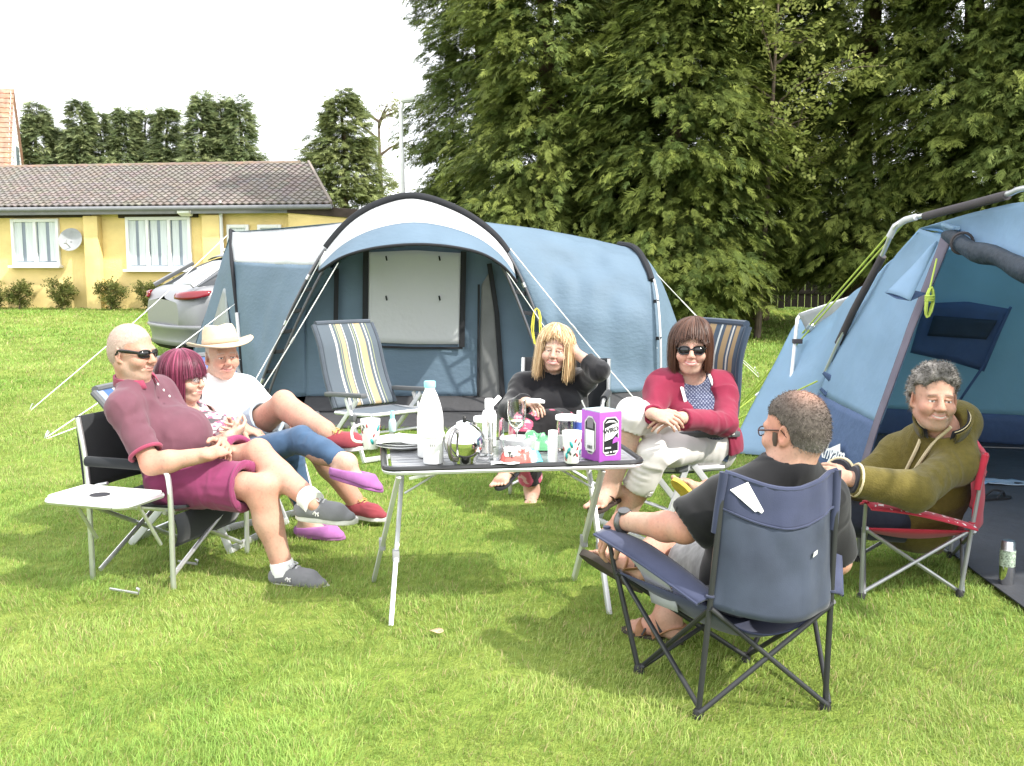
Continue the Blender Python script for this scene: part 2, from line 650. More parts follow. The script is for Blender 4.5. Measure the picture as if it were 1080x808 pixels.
def conifer(x, y, H, Rb, label, seed, n_branch=230, per=26, size=0.34, base=0.6, col=(0.052, 0.085, 0.018), tip=(0.12, 0.155, 0.03),
            power=0.7, group=None, droop=0.35, top_cut=None, lobes=0.3):
    rng = np.random.default_rng(seed)
    z0 = gz(x, y)
    t = thing('conifer_tree', label, 'tree', (x, y, z0), group=group)
    bark = mat('conifer_bark', (0.11, 0.075, 0.05), rough=0.95, var=0.4, scale=6, bump=0.6, bscale=25)
    zt = np.linspace(-0.1, H * 0.96, 12)
    trunk_obj([(x + 0.06 * math.sin(i * 1.3 + seed), y + 0.06 * math.cos(i * 1.7 + seed), z0 + z) for i, z in enumerate(zt)],
              list(np.interp(zt, [0, H], [0.16 + 0.012 * H, 0.02])), t, bark)
    hb = base + (H - base) * rng.uniform(0, 1, n_branch) ** 1.08
    az = rng.uniform(0, 2 * np.pi, n_branch)
    away = np.cos(az - math.atan2(y, x)) > .35          # fewer boughs on the side nobody sees
    sel = ~away | (rng.uniform(0, 1, n_branch) < .35)
    hb, az = hb[sel], az[sel]
    n_branch = len(hb)
    prof = (1 - (hb - base) / (H - base + 0.01)) ** power
    skirt = np.clip((hb - base) / (0.12 * H) * 0.6 + 0.55, 0, 1)
    lob = 1 + lobes * np.sin(az * 2 + hb * 0.9 + seed) * 0.6 + lobes * np.sin(hb * 2.3 + seed * 2 + az)
    L = Rb * prof * skirt * lob * rng.uniform(0.7, 1.12, n_branch) + 0.12
    Ps, Ds, Us, Ss, Cs = [], [], [], [], []
    for i in range(n_branch):
        k = max(6, int(per * (0.35 + 0.65 * prof[i])))
        nt = max(3, int(3 + 3.2 * L[i]))
        tuft = rng.integers(0, nt, k)
        ts = rng.uniform(0.15, 1.0, nt) ** 0.7
        tside, tup = rng.normal(0, .22, nt), rng.normal(0, .10, nt)
        s = np.clip(ts[tuft] + rng.normal(0, .075, k), .05, 1.08)
        o = np.array([math.cos(az[i]), math.sin(az[i]), 0])
        side = np.array([-o[1], o[0], 0])
        rise = 0.30 * (hb[i] / H) + 0.05
        spread = tside[tuft] * L[i] * ts[tuft] + rng.normal(0, .085, k)
        p = np.array([x, y, z0 + hb[i]]) + o * (L[i] * s)[:, None] + side * spread[:, None]
        p[:, 2] += L[i] * (rise * s - droop * s ** 2.2) + tup[tuft] + rng.normal(0, 0.06, k)
        d = o + side * (spread / (L[i] + .1) * 1.6 + rng.normal(0, .45, k))[:, None]
        d[:, 2] += rise - droop * 1.7 * s + rng.normal(-0.05, 0.28, k)
        Ps.append(p)
        Ds.append(d)
        u = np.tile([0, 0, 1.0], (k, 1)) + o * 0.25 + rng.normal(0, 0.35, (k, 3))
        Us.append(u)
        Ss.append(size * rng.uniform(0.7, 1.35, k))
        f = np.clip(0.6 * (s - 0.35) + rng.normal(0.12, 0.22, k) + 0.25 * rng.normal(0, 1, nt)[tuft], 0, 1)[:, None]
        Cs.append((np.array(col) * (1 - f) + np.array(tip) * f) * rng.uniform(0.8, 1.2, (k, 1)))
    V, C = make_sprays(np.concatenate(Ps), np.concatenate(Ds), np.concatenate(Us), np.concatenate(Ss), np.concatenate(Cs), 'conifer', rng)
    lo = ground(V[:, 0], V[:, 1]) + 0.02
    V[:, 2] = np.maximum(V[:, 2], lo)
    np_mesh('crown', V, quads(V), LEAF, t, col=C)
    return t


def broadleaf(name, x, y, H, Rb, label, seed, n_limb=14, per=120, size=0.2, col=(0.09, 0.13, 0.03), tip=(0.17, 0.21, 0.05), base=1.2, zc=None, lean=(0, 0), dense=1.0,
              barkc=(0.13, 0.1, 0.075), group=None, trunk_r=None, cat='tree'):
    rng = np.random.default_rng(seed)
    z0 = gz(x, y)
    t = thing(name, label, cat, (x, y, z0), group=group)
    bark = mat('bark_' + name, barkc, rough=0.95, var=0.35, scale=8, bump=0.5, bscale=30)
    tb = MB()
    r0 = trunk_r or 0.02 * H + 0.01
    top = Vector((x + lean[0], y + lean[1], z0 + H * 0.8))
    tr = spline([(x, y, z0 - .05), (x + lean[0] * .3 + .05, y + lean[1] * .3, z0 + H * .35), top], 8)
    tb.tube(tr, list(np.linspace(r0, r0 * .25, len(tr))), n=8)
    Ps, Ds, Cs, Ss = [], [], [], []
    for i in range(n_limb):
        h = base + (H - base) * (i + rng.uniform(0, 1)) / n_limb * 0.95
        f = (h / (H * .8))
        q = np.array([np.interp(min(f, 1), np.linspace(0, 1, len(tr)), [p[k] for p in tr]) for k in range(3)])
        az = i * 2.4 + rng.uniform(-.5, .5)
        prof = math.sin(math.pi * np.clip((h - base) / (H - base + .01), 0.08, 0.93)) ** 0.6
        L = Rb * prof * rng.uniform(0.75, 1.1)
        o = np.array([math.cos(az), math.sin(az), rng.uniform(.25, .7)])
        e = q + o * L
        mid = (q + e) / 2 + np.array([0, 0, .1 * L])
        br = spline([q, mid, e], 4)
        tb.tube(br, list(np.linspace(r0 * .4, r0 * .08, len(br))), n=5)
        for j in range(3):
            s0 = rng.uniform(.35, .9)
            st = q + (e - q) * s0
            ee = st + np.array([math.cos(az + rng.normal(0, 1)), math.sin(az + rng.normal(0, 1)), rng.uniform(-.1, .6)]) * L * .5
            tb.tube([st, (st + ee) / 2 + np.array([0, 0, .04]), ee], [r0 * .15, r0 * .1, r0 * .04], n=4)
            k = int(per / 4)
            s = rng.uniform(0.1, 1.0, k)
            Ps.append(st + (ee - st) * s[:, None] + rng.normal(0, 0.09 * Rb + .02, (k, 3)))
            Ds.append((ee - st)[None] / L + rng.normal(0, .6, (k, 3)))
        k = int(per * dense)
        s = rng.uniform(0.3, 1.05, k)
        Ps.append(q + (e - q) * s[:, None] + rng.normal(0, 0.17 * Rb, (k, 3)))
        Ds.append(o + rng.normal(0, .7, (k, 3)))
    P = np.concatenate(Ps)
    n = len(P)
    f = np.clip(rng.normal(.45, .3, n), 0, 1)[:, None]
    C = (np.array(col) * (1 - f) + np.array(tip) * f) * rng.uniform(.8, 1.2, (n, 1))
    V, C = make_sprays(P, np.concatenate(Ds), np.tile([0, 0, 1.0], (n, 1)) + rng.normal(0, .5, (n, 3)), size * rng.uniform(.7, 1.3, n), C, 'leaf', rng)
    V[:, 2] = np.maximum(V[:, 2], z0 + 0.02)
    tb.obj('trunk', bark, t)
    np_mesh('crown', V, quads(V), LEAF, t, col=C)
    return t


def at(px, Y):
    p = W(px, 300, Y)
    return p.x, p.y


def build_trees():
    global LEAF
    LEAF = mat('leaf', (0.06, 0.1, 0.02), rough=0.6, var=0.15, scale=1.5, spec=0.2, attr='tint', translucent=0.35)
    g = 'tall conifers along the field edge'
    T = [  # px, depth, height, radius, seed, power, label, tint
        (508, 21, 9.8, 1.7, 1, .42, 'tall dense conifer at the left end of the tall row, behind the lamp post', 0),
        (576, 17.6, 9.6, 1.7, 2, .5, 'bright green tall conifer rising behind the blue tent roof', 1),
        (648, 20.5, 10.5, 1.7, 3, .45, 'dark tall conifer set back between two brighter ones above the tent', 0),
        (716, 16.6, 7.3, 2.05, 4, .62, 'broad low conifer with sweeping boughs behind the woman in sunglasses', 2),
        (800, 19.8, 11, 2.1, 5, .45, 'very dark tall conifer standing behind the sapling with pale leaves', 0),
        (905, 17.4, 10.5, 2.0, 6, .5, 'tall shaggy conifer above the bare tent pole elbow', 1),
        (1010, 16.2, 10, 1.75, 7, .5, 'tall conifer with heavy hanging fronds above the right hand tent roof', 1),
        (1110, 15.4, 9.5, 1.9, 8, .5, 'tall conifer cut by the right edge of the view', 0),
        (1220, 16.5, 9.5, 2.0, 9, .5, 'outermost conifer beyond the tent on the right', 0),
    ]
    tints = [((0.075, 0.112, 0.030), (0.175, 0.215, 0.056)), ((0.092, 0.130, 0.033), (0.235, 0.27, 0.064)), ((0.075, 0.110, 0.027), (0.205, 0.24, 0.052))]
    for px, d, H, Rb, sd, pw, lab, ti in T:
        x, y = at(px, d)
        bs = .3 if px < 700 else (.6 if px < 760 else 1.1)
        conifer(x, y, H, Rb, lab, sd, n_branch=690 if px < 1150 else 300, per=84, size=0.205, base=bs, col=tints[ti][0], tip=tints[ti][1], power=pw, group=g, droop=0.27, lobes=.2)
    x, y = at(800, 16.2)
    broadleaf('sapling_tree', x, y, 7.4, 1.75, 'slender sapling with pale yellow green leaves in front of dark conifers', 31, n_limb=20, per=60, size=0.19,
              col=(0.17, 0.205, 0.05), tip=(0.32, 0.34, 0.10), base=2.7, dense=1.0, lean=(.2, 0), trunk_r=0.06)
    # row behind the bungalow
    g2 = 'conifers behind the bungalow'
    B = [(16, 45, 146, 1.7, 11, 'dark conifer right beside the white gable of the tiled house'), (47, 42, 113, 1.9, 12, 'bushy conifer second from the white gable, behind the bungalow ridge'),
         (72, 43, 138, 1.9, 13, 'short conifer in the dip between two taller ones behind the bungalow'), (93, 42, 110, 1.7, 14, 'pointed conifer over the left half of the bungalow roof'),
         (113, 43, 124, 1.8, 15, 'blunt conifer over the middle of the bungalow roof'), (140, 42, 117, 1.7, 16, 'slim spire conifer over the middle of the bungalow roof'),
         (161, 42.5, 120, 1.7, 17, 'twin spire conifer left of the tallest clump behind the bungalow'), (183, 42, 119, 1.8, 18, 'slim conifer touching the tallest clump behind the bungalow'),
         (219, 41, 100, 2.0, 19, 'tallest dark conifer behind the right half of the bungalow roof'), (238, 41.5, 105, 1.9, 20, 'tall conifer in the middle of the dark clump behind the bungalow'),
         (258, 41, 108, 1.8, 21, 'last conifer at the right end of the clump behind the bungalow')]
    for px, d, vt, Rb, sd, lab in B:
        x, y = at(px, d)
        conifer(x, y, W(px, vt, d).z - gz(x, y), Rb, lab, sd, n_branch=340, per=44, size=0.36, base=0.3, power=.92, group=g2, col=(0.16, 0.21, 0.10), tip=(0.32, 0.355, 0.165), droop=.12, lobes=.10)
    x, y = at(366, 33)
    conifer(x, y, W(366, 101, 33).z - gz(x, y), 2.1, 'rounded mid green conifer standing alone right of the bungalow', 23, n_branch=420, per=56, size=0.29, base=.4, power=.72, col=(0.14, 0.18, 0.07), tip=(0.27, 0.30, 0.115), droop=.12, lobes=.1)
    x, y = at(402, 36)
    broadleaf('bare_tree', x, y, 7.2, 1.3, 'thin pale tree coming into leaf beside the lamp post', 24, n_limb=14, per=26, size=.22, col=(0.2, 0.21, 0.1), tip=(0.32, 0.32, 0.18), base=1.5, dense=.8)
    # shrubs along the wall
    for px, s, sd, lab in ((2, .55, 41, 'clipped shrub cut by the left edge, at the foot of the yellow wall'), (31, .62, 42, 'thin leggy shrub under the two pane window'),
                           (75, .68, 43, 'round leafy shrub below the satellite dish'), (126, .68, 44, 'round shrub right of the drainpipe, below the three pane window'),
                           (166, .66, 45, 'spreading shrub beside the parked silver car'), (207, .7, 46, 'shrub half hidden behind the silver car')):
        p = HOUSE_PT(px, 0.45)
        broadleaf('garden_shrub', p[0], p[1], s * .84, s * .44, lab, sd, n_limb=9, per=44, size=.11, col=(0.08, 0.11, 0.03), tip=(0.2, 0.2, 0.06), base=.08,
                  group='shrubs along the bungalow wall', trunk_r=.025, cat='shrub')


# ------------------------------------------------------------------ bungalow
HA = W(-60, 300, 24.0)
HB = W(352, 300, 22.6)
HDIR = Vector((HB.x - HA.x, HB.y - HA.y, 0)).normalized()
HOUT = Vector((HDIR.y, -HDIR.x, 0))


def HOUSE_PT(px, out=0.0):
    """the spot on the bungalow's front wall seen at column px, moved out from the wall"""
    d = ray(px, 300)
    # intersect (d.x,d.y)*t with the wall line
    a = np.array([[d.x, -HDIR.x], [d.y, -HDIR.y]])
    t = np.linalg.solve(a, np.array([HA.x, HA.y]))
    p = Vector((HA.x, HA.y, 0)) + HDIR * t[1] + HOUT * out
    return p


def house_z(px, v):
    p = HOUSE_PT(px)
    return W(px, v, p.y).z


def tile_material(name, c1, c2, sx, sy):
    m = bpy.data.materials.new(name)
    m.use_nodes = True
    nt = m.node_tree
    b = nt.nodes['Principled BSDF']
    co = nt.nodes.new('ShaderNodeTexCoord')
    n = nt.nodes.new('ShaderNodeTexNoise')
    n.inputs['Scale'].default_value = 5
    n.inputs['Detail'].default_value = 8
    nt.links.new(co.outputs['Object'], n.inputs['Vector'])
    v = nt.nodes.new('ShaderNodeTexVoronoi')
    v.inputs['Scale'].default_value = 3.6
    nt.links.new(co.outputs['Object'], v.inputs['Vector'])
    r = nt.nodes.new('ShaderNodeValToRGB')
    e = r.color_ramp.elements
    e[0].position, e[1].position = 0.3, 0.72
    e[0].color, e[1].color = (*c1, 1), (*c2, 1)
    x = r.color_ramp.elements.new(0.62)
    x.color = (*[(a + q) / 2 * 1.05 for a, q in zip(c1, c2)], 1)
    nt.links.new(n.outputs['Fac'], r.inputs['Fac'])
    mu = nt.nodes.new('ShaderNodeMix')
    mu.data_type = 'RGBA'
    mu.blend_type = 'MULTIPLY'
    mu.inputs['Factor'].default_value = 0.12
    nt.links.new(r.outputs['Color'], mu.inputs['A'])
    nt.links.new(v.outputs['Color'], mu.inputs['B'])
    nt.links.new(mu.outputs['Result'], b.inputs['Base Color'])
    b.inputs['Roughness'].default_value = 0.9
    return m


def tiled_slope(b, p0, udir, vdir, nrm, ulen, vlen, tw, th, amp, skew0=0.0, skew1=0.0):
    """interlocking pantiles as real relief: rolls along u, lapped steps along v; skew shortens the top at either end"""
    nv = max(1, int(round(vlen / th)))
    per = 6
    for j in range(nv):
        rows = []
        for e in (0.0, 1.0):
            t = (j + e * 1.04) / nv
            a, c = skew0 * t, ulen - skew1 * t
            n = int((ulen) / tw * per)
            us = np.linspace(a, c, n + 1)
            rel = amp * (0.5 + 0.5 * np.cos(2 * np.pi * us / tw)) ** 1.0
            lift = 0.028 * (1 - e)
            rows.append([p0 + udir * float(u) + vdir * (vlen * t) + nrm * float(h + lift) for u, h in zip(us, rel)])
        base = [q - nrm * 0.03 for q in rows[0]]
        b.grid([base, rows[0], rows[1]])


def build_house():
    yel = mat('yellow_render', (0.74, 0.57, 0.25), rough=0.9, var=0.16, scale=1.6, bump=0.5, bscale=30, detail=9, stretch=(1, 1, 1.6))
    white = mat('white_upvc', (0.78, 0.78, 0.77), rough=0.4, var=0.03)
    glassm = mat('window_glass', (0.16, 0.2, 0.24), rough=0.05, var=0.25, scale=1.5, spec=0.7)
    curt = mat('net_curtain', (0.60, 0.64, 0.66), rough=0.9, var=0.12, scale=6, stretch=(6, 6, .4))
    dark = mat('dark_timber', (0.05, 0.036, 0.03), rough=0.8, var=0.3, scale=6)
    gut = mat('grey_gutter', (0.17, 0.175, 0.185), rough=0.5)
    z0 = gz(0, 23.2) - 0.25
    ze = house_z(200, 217)
    wl = (HB - HA).length
    t = thing('bungalow', 'long single storey yellow bungalow with a brown tiled roof', 'house', (HA.x, HA.y, z0))
    A = Vector((HA.x, HA.y, z0)) - HDIR * 6
    wl2 = wl + 6
    M = Matrix((HDIR, -HOUT, Vector((0, 0, 1)))).transposed()
    rise, over, run_in, ridge_in = 1.27, .35, 3.1, 1.75
    b = MB()
    up = Vector((0, 0, ze - z0))
    f0, f1 = A.copy(), A + HDIR * wl2
    k0, k1 = A - HOUT * run_in, A + HDIR * (wl2 - ridge_in) - HOUT * run_in
    tall = Vector((0, 0, ze - z0 + rise - .06))
    b.add([f0, f1, k1, k0, f0 + up, f1 + up, k1 + tall, k0 + tall], [(0, 1, 5, 4), (1, 2, 6, 5), (2, 3, 7, 6), (3, 0, 4, 7)])
    b.obj('wall', yel, t, smooth=False)
    for px in (103, 228):        # shallow brick piers in the same render
        p = HOUSE_PT(px, 0.10)
        pb = MB()
        pb.box((p.x, p.y, (z0 + ze - .22) / 2), (.36 if px == 103 else .42, .2, ze - .22 - z0), M, bev=.02)
        pb.obj('pier', yel, t)
    # one long pitch rising from the eaves to the ridge
    roofm = tile_material('brown_pantile', (0.125, 0.108, 0.096), (0.225, 0.196, 0.172), .3, .33)
    E = A + HOUT * over + Vector((0, 0, ze - z0 - .02))
    run = run_in + over
    vd = (-HOUT * run + Vector((0, 0, rise)))
    vl = vd.length
    vd.normalize()
    nr = HDIR.cross(vd).normalized()
    if nr.z < 0:
        nr = -nr
    rb = MB()
    ul = wl2 + .12
    tiled_slope(rb, E, HDIR, vd, nr, ul, vl, .17, .205, .036, 0, ridge_in)
    top_r = E + HDIR * (ul - ridge_in) + vd * vl
    top_l = E + vd * vl
    roof = rb.obj('roof', roofm, t, angle=50)
    rg = MB()
    n = int((ul - ridge_in) / .42)
    for i in range(n):
        p = top_l + HDIR * (i * .42)
        rg.tube([p - Vector((0, 0, .06)), p + HDIR * .43 - Vector((0, 0, .05))], .12, n=10)
    vb = MB()
    vb.bar(top_r + nr * .02, E + HDIR * (ul - .02) + nr * .02, .10, .06, nr)
    vb.obj('verge', mat('verge_mortar', (0.20, 0.17, 0.145), rough=0.9), roof)
    rg.obj('ridge_tile', tile_material('orange_lichen_ridge', (0.13, 0.10, 0.085), (0.28, 0.19, 0.12), 1, 1), roof)
    g = MB()
    ge = E - Vector((0, 0, .06)) + HOUT * .06
    g.tube([ge, ge + HDIR * ul], .055, n=10)
    g.box(E + HDIR * ul / 2 - Vector((0, 0, .09)) - HOUT * .06, (ul, .03, .18), M)
    g.obj('gutter', gut, t)
    def window(px0, px1, v0, v1, n, lintel=None):
        p0, p1 = HOUSE_PT(px0, .03), HOUSE_PT(px1, .03)
        pm = HOUSE_PT((px0 + px1) / 2, 0)
        zt, zb = W(px0, v0, p0.y).z, W(px0, v1, p0.y).z
        w, h = (p1 - p0).length, zt - zb
        zc = (zt + zb) / 2
        o = Vector((pm.x, pm.y, zc))
        fb = MB()
        fr = .075
        for sx in (-1, 1):
            fb.box(o + HDIR * sx * (w / 2 - fr / 2) + HOUT * .02, (fr, .1, h), M, bev=.008)
        for sz in (-1, 1):
            fb.box(o + Vector((0, 0, sz * (h / 2 - fr / 2))) + HOUT * .021, (w - 2 * fr, .1, fr), M, bev=.008)
        for k in range(1, n):
            fb.box(o + HDIR * (w * k / n - w / 2) + HOUT * .022, (fr, .1, h - 2 * fr), M, bev=.008)
        f = fb.obj('window', white, t)
        gb = MB()
        gb.box(o + HOUT * .004, (w - .1, .02, h - .1), M)
        gb.obj('pane', glassm, f, smooth=False)
        cb = MB()
        rng = np.random.default_rng(int(px0))
        for k in range(n):
            a, c = -w / 2 + w * k / n + fr * .9, -w / 2 + w * (k + 1) / n - fr * .9
            wd = c - a
            segs = ((0, .42), (.6, 1)) if n > 1 else ((0, 1),)
            for s0, s1 in segs:
                us = np.linspace(a + wd * s0, a + wd * s1, 26)
                ph = rng.uniform(0, 6)
                col = [o + HDIR * float(u) + HOUT * (.019 + .004 * math.sin(float(u) * 44 + ph + 2.5 * math.sin(float(u) * 9 + ph))) for u in us]
                cb.grid([[q + Vector((0, 0, h / 2 - .08)) for q in col], [q - Vector((0, 0, h / 2 - .1)) for q in col]])
        cb.obj('curtain', curt, f)
        sb = MB()
        sb.box(o - Vector((0, 0, h / 2 + .03)) + HOUT * .07, (w + .1, .2, .06), M, bev=.01)
        sb.obj('sill', white, f)
        return o, w, h
    window(16, 66, 231, 280, 2)
    window(136, 204, 229, 284, 3)
    window(242, 265, 237, 262, 1)
    window(274, 299, 237, 262, 1)
    for px0, px1 in ((0, 100), (129, 212)):
        p0, p1 = HOUSE_PT(px0, .025), HOUSE_PT(px1, .025)
        lb = MB()
        m_ = (p0 + p1) / 2
        lb.box((m_.x, m_.y, house_z((px0 + px1) / 2, 226.5)), ((p1 - p0).length, .07, .14), M, bev=.01)
        lb.obj('lintel', dark, t)
    # drainpipes and flue
    db = MB()
    p = HOUSE_PT(99, .07)
    db.tube([(p.x, p.y, z0), (p.x, p.y, ze - .5)], .035)
    db.obj('drainpipe', mat('ochre_pipe', (0.45, 0.30, 0.09), rough=.7), t)
    fb = MB()
    p = HOUSE_PT(238, .14)
    fb.tube([(p.x, p.y, z0), (p.x, p.y, W(238, 212, p.y).z)], .045)
    fb.obj('soil_pipe', white, t)
    # lean-to at the right end with its dark sloping fascia
    lp = HOUSE_PT(318, .02)
    lb = MB()
    P = [W(312, 221, 22.4), W(372, 226, 21.6), W(400, 232, 21.6)]
    q0 = HOUSE_PT(310, 0.25)
    zs = W(310, 216, q0.y).z
    wdir = HDIR
    e0 = Vector((q0.x, q0.y, z0))
    L = 3.6
    pts = [e0, e0 + wdir * L, e0 + wdir * L + Vector((0, 0, zs - z0 - .42)), e0 + Vector((0, 0, zs - z0 - .1))]
    lb.poly(pts, -HOUT * 3.0)
    lb.obj('lean_to', yel, t, smooth=False)
    fb = MB()
    fb.bar(pts[3] + HOUT * .02 + Vector((0, 0, .02)), pts[2] + HOUT * .02 + Vector((0, 0, .02)) + wdir * .2, .2, .08)
    fb.obj('fascia', dark, t)
    # dish and floodlight on the wall
    p = HOUSE_PT(83, .12)
    zc = W(83, 253, p.y).z
    dish = thing('satellite_dish', 'grey satellite dish on the yellow wall beside the drainpipe', 'satellite dish', (p.x, p.y, zc))
    gm = mat('dish_grey', (0.3, 0.31, 0.32), rough=.5)
    d = MB()
    aim = (HOUT * .95 + HDIR * .12 + Vector((0, 0, .30))).normalized()
    q = aim.to_track_quat('Z', 'Y').to_matrix()
    d.lathe([(0, -.05), (.1, -.04), (.2, -.012), (.27, .02), (.275, .02), (.2, -.02), (.1, -.052), (0, -.062)], p + Vector((0, 0, zc)) - Vector((0, 0, p.z)) + HOUT * .12, M=q, n=28)
    d.obj('reflector', gm, dish)
    a = MB()
    cc = Vector((p.x, p.y, zc)) + HOUT * .1
    a.tube([cc - HOUT * .22, cc - Vector((0, 0, .05))], .02)
    a.tube([cc - Vector((0, 0, .2)), cc + aim * .3 - Vector((0, 0, .16))], .012)
    a.box(cc + aim * .32 - Vector((0, 0, .15)), (.05, .09, .05), q, bev=.01)
    a.obj('mount_arm', gm, dish)
    p = HOUSE_PT(204, .1)
    zc = W(204, 224, p.y).z
    fl = thing('floodlight', 'white floodlight under the eaves above the three pane window', 'wall lamp', (p.x, p.y, zc))
    a = MB()
    rot = Matrix.Rotation(-.35, 3, HDIR)
    a.box(Vector((p.x, p.y, zc)) + HOUT * .18, (.3, .22, .14), rot @ M, bev=.03)
    a.obj('lamp_head', white, fl)
    a = MB()
    a.tube([Vector((p.x, p.y, zc + .02)) - HOUT * .1 + HDIR * .12, Vector((p.x, p.y, zc + .03)) + HOUT * .12 + HDIR * .12], .025)
    a.box(Vector((p.x, p.y, zc + .02)) - HOUT * .06 + HDIR * .16, (.1, .08, .1), M, bev=.01)
    a.obj('bracket', dark, fl)


def build_tiled_house():
    brick = mat('old_red_brick', (0.30, 0.13, 0.08), rough=.9, var=.3, scale=4)
    boards = mat('white_weatherboard', (0.66, 0.65, 0.63), rough=.8, var=.08, scale=1.5)
    n0, f0 = Vector((W(11, 300, 36).x, 36, 0)), Vector((W(33, 300, 41).x, 41, 0))
    gd = (f0 - n0).normalized()
    rd = Vector((-gd.y, gd.x, 0))       # ridge runs away to the left
    z0 = gz(0, 38) - .3
    zr = W(18, 93, 38.3).z
    zeave = W(20, 196, 38).z - 1.2
    t = thing('tiled_house', 'taller house with an orange tiled roof and white gable end', 'house', (n0.x, n0.y, z0))
    mid = (n0 + f0) / 2
    Lh = 9
    wb = MB()
    g0, g1, gt = n0 + Vector((0, 0, zeave)), f0 + Vector((0, 0, zeave)), mid + Vector((0, 0, zr - .1))
    wb.poly([n0 + Vector((0, 0, z0)), f0 + Vector((0, 0, z0)), g1, gt, g0], rd * Lh)
    wb.obj('wall', brick, t, smooth=False)
    bb = MB()
    nb = 26
    for i in range(nb):            # lapped boards
        za = zeave - .6 + (zr - zeave + .5) * i / nb
        zb2 = zeave - .6 + (zr - zeave + .5) * (i + 1) / nb
        k = max(0.0, (za - zeave) / (zr - zeave))
        a, c = n0.lerp(mid, k), f0.lerp(mid, k)
        off = -rd * .04
        bb.poly([a + off + Vector((0, 0, za)), c + off + Vector((0, 0, za)), c + off * .6 + Vector((0, 0, zb2)), a + off * .6 + Vector((0, 0, zb2))], rd * .02)
    bb.obj('gable_board', boards, t, smooth=False)
    wn_ = MB()
    M = Matrix((gd, rd, Vector((0, 0, 1)))).transposed()
    wn_.box(mid - rd * .08 + Vector((0, 0, zeave + (zr - zeave) * .45)), (.95, .06, 1.25), M, bev=.01)
    w = wn_.obj('window', mat('white_upvc', (0.78, 0.78, 0.77)), t)
    pn = MB()
    pn.box(mid - rd * .11 + Vector((0, 0, zeave + (zr - zeave) * .45)), (.75, .03, 1.05), M)
    pn.obj('pane', _MATS['window_glass'], w, smooth=False)
    rm = tile_material('orange_clay_tile', (0.27, 0.145, 0.10), (0.43, 0.28, 0.20), 1, 1)
    rb = MB()
    for e0 in (g0, g1):
        out = (e0 - mid)
        out.z = 0
        out.normalize()
        e = e0 + out * .25 - rd * .12 - Vector((0, 0, .2))
        top = gt - rd * .12 + Vector((0, 0, .1))
        vd = top - e
        vl = vd.length
        vd.normalize()
        nr = rd.cross(vd).normalized()
        if nr.z < 0:
            nr = -nr
        tiled_slope(rb, e, rd, vd, nr, Lh + .2, vl, .2, .22, .02)
    rb.obj('roof', rm, t)


def build_lamp_post():
    p = W(424, 208, 18.2)
    z0 = gz(p.x, p.y)
    zt = W(424, 114, 18.2).z
    t = thing('street_lamp', 'tall thin white lamp post behind the tent roof', 'street lamp', (p.x, p.y, z0))
    m = mat('white_steel', (0.7, 0.7, 0.7), rough=.45)
    b = MB()
    b.tube([(p.x, p.y, z0), (p.x, p.y, z0 + 3.2)], .055)
    b.tube([(p.x, p.y, z0 + 3.2), (p.x, p.y, zt - .02)], .035)
    b.tube([(p.x, p.y, zt - .02), (p.x + .05, p.y, zt + .1), (p.x + .2, p.y - .05, zt + .13)], .03)
    b.obj('post', m, t)
    b = MB()
    b.box((p.x + .13, p.y - .04, zt + .16), (.27, .18, .10), Euler((0, -.12, 0)), bev=.03)
    b.obj('lamp_head', m, t)
    b = MB()
    b.box((p.x + .13, p.y - .04, zt + .105), (.20, .13, .03), Euler((0, -.12, 0)), bev=.01)
    b.obj('lens', mat('lamp_lens', (0.5, 0.52, 0.5), rough=.2), t)


def build_fence():
    m = mat('shaded_fence_board', (0.016, 0.013, 0.011), rough=.95, var=.45, scale=5, stretch=(3, 3, .6), bump=.4, bscale=30)  # board colour darkened to carry the deep shade under the conifers
    a, b_ = W(455, 330, 24.2), W(1420, 330, 21.4)
    n = int((b_ - a).length / .15)
    d = (b_ - a)
    d.z = 0
    L = d.length
    d.normalize()
    M = Matrix((d, Vector((-d.y, d.x, 0)), Vector((0, 0, 1)))).transposed()
    rng = random.Random(3)
    t = thing('board_fence', 'weathered board fence under the conifers, their shade put into its dark colour', 'fence', (a.x, a.y, gz(a.x, a.y)))
    pb, rb = MB(), MB()
    for i in range(int(L / .15)):
        p = a + d * (i * .15)
        z = gz(p.x, p.y)
        pb.box((p.x, p.y, z + .95 + rng.uniform(-.02, .02)), (.14, .022, 1.8), M)
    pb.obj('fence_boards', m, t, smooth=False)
    for zz in (.4, 1.5):
        q0, q1 = a.copy(), a + d * L
        rb.bar((q0.x, q0.y, gz(q0.x, q0.y) + zz), (q1.x, q1.y, gz(q1.x, q1.y) + zz), .09, .05)
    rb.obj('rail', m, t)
    for i in range(0, int(L / 2.4) + 1):
        p = a + d * (i * 2.4) + Vector((d.y, -d.x, 0)) * .07
        q = MB()
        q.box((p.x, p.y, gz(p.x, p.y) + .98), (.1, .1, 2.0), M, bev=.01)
        q.obj('fence_post', m, t)


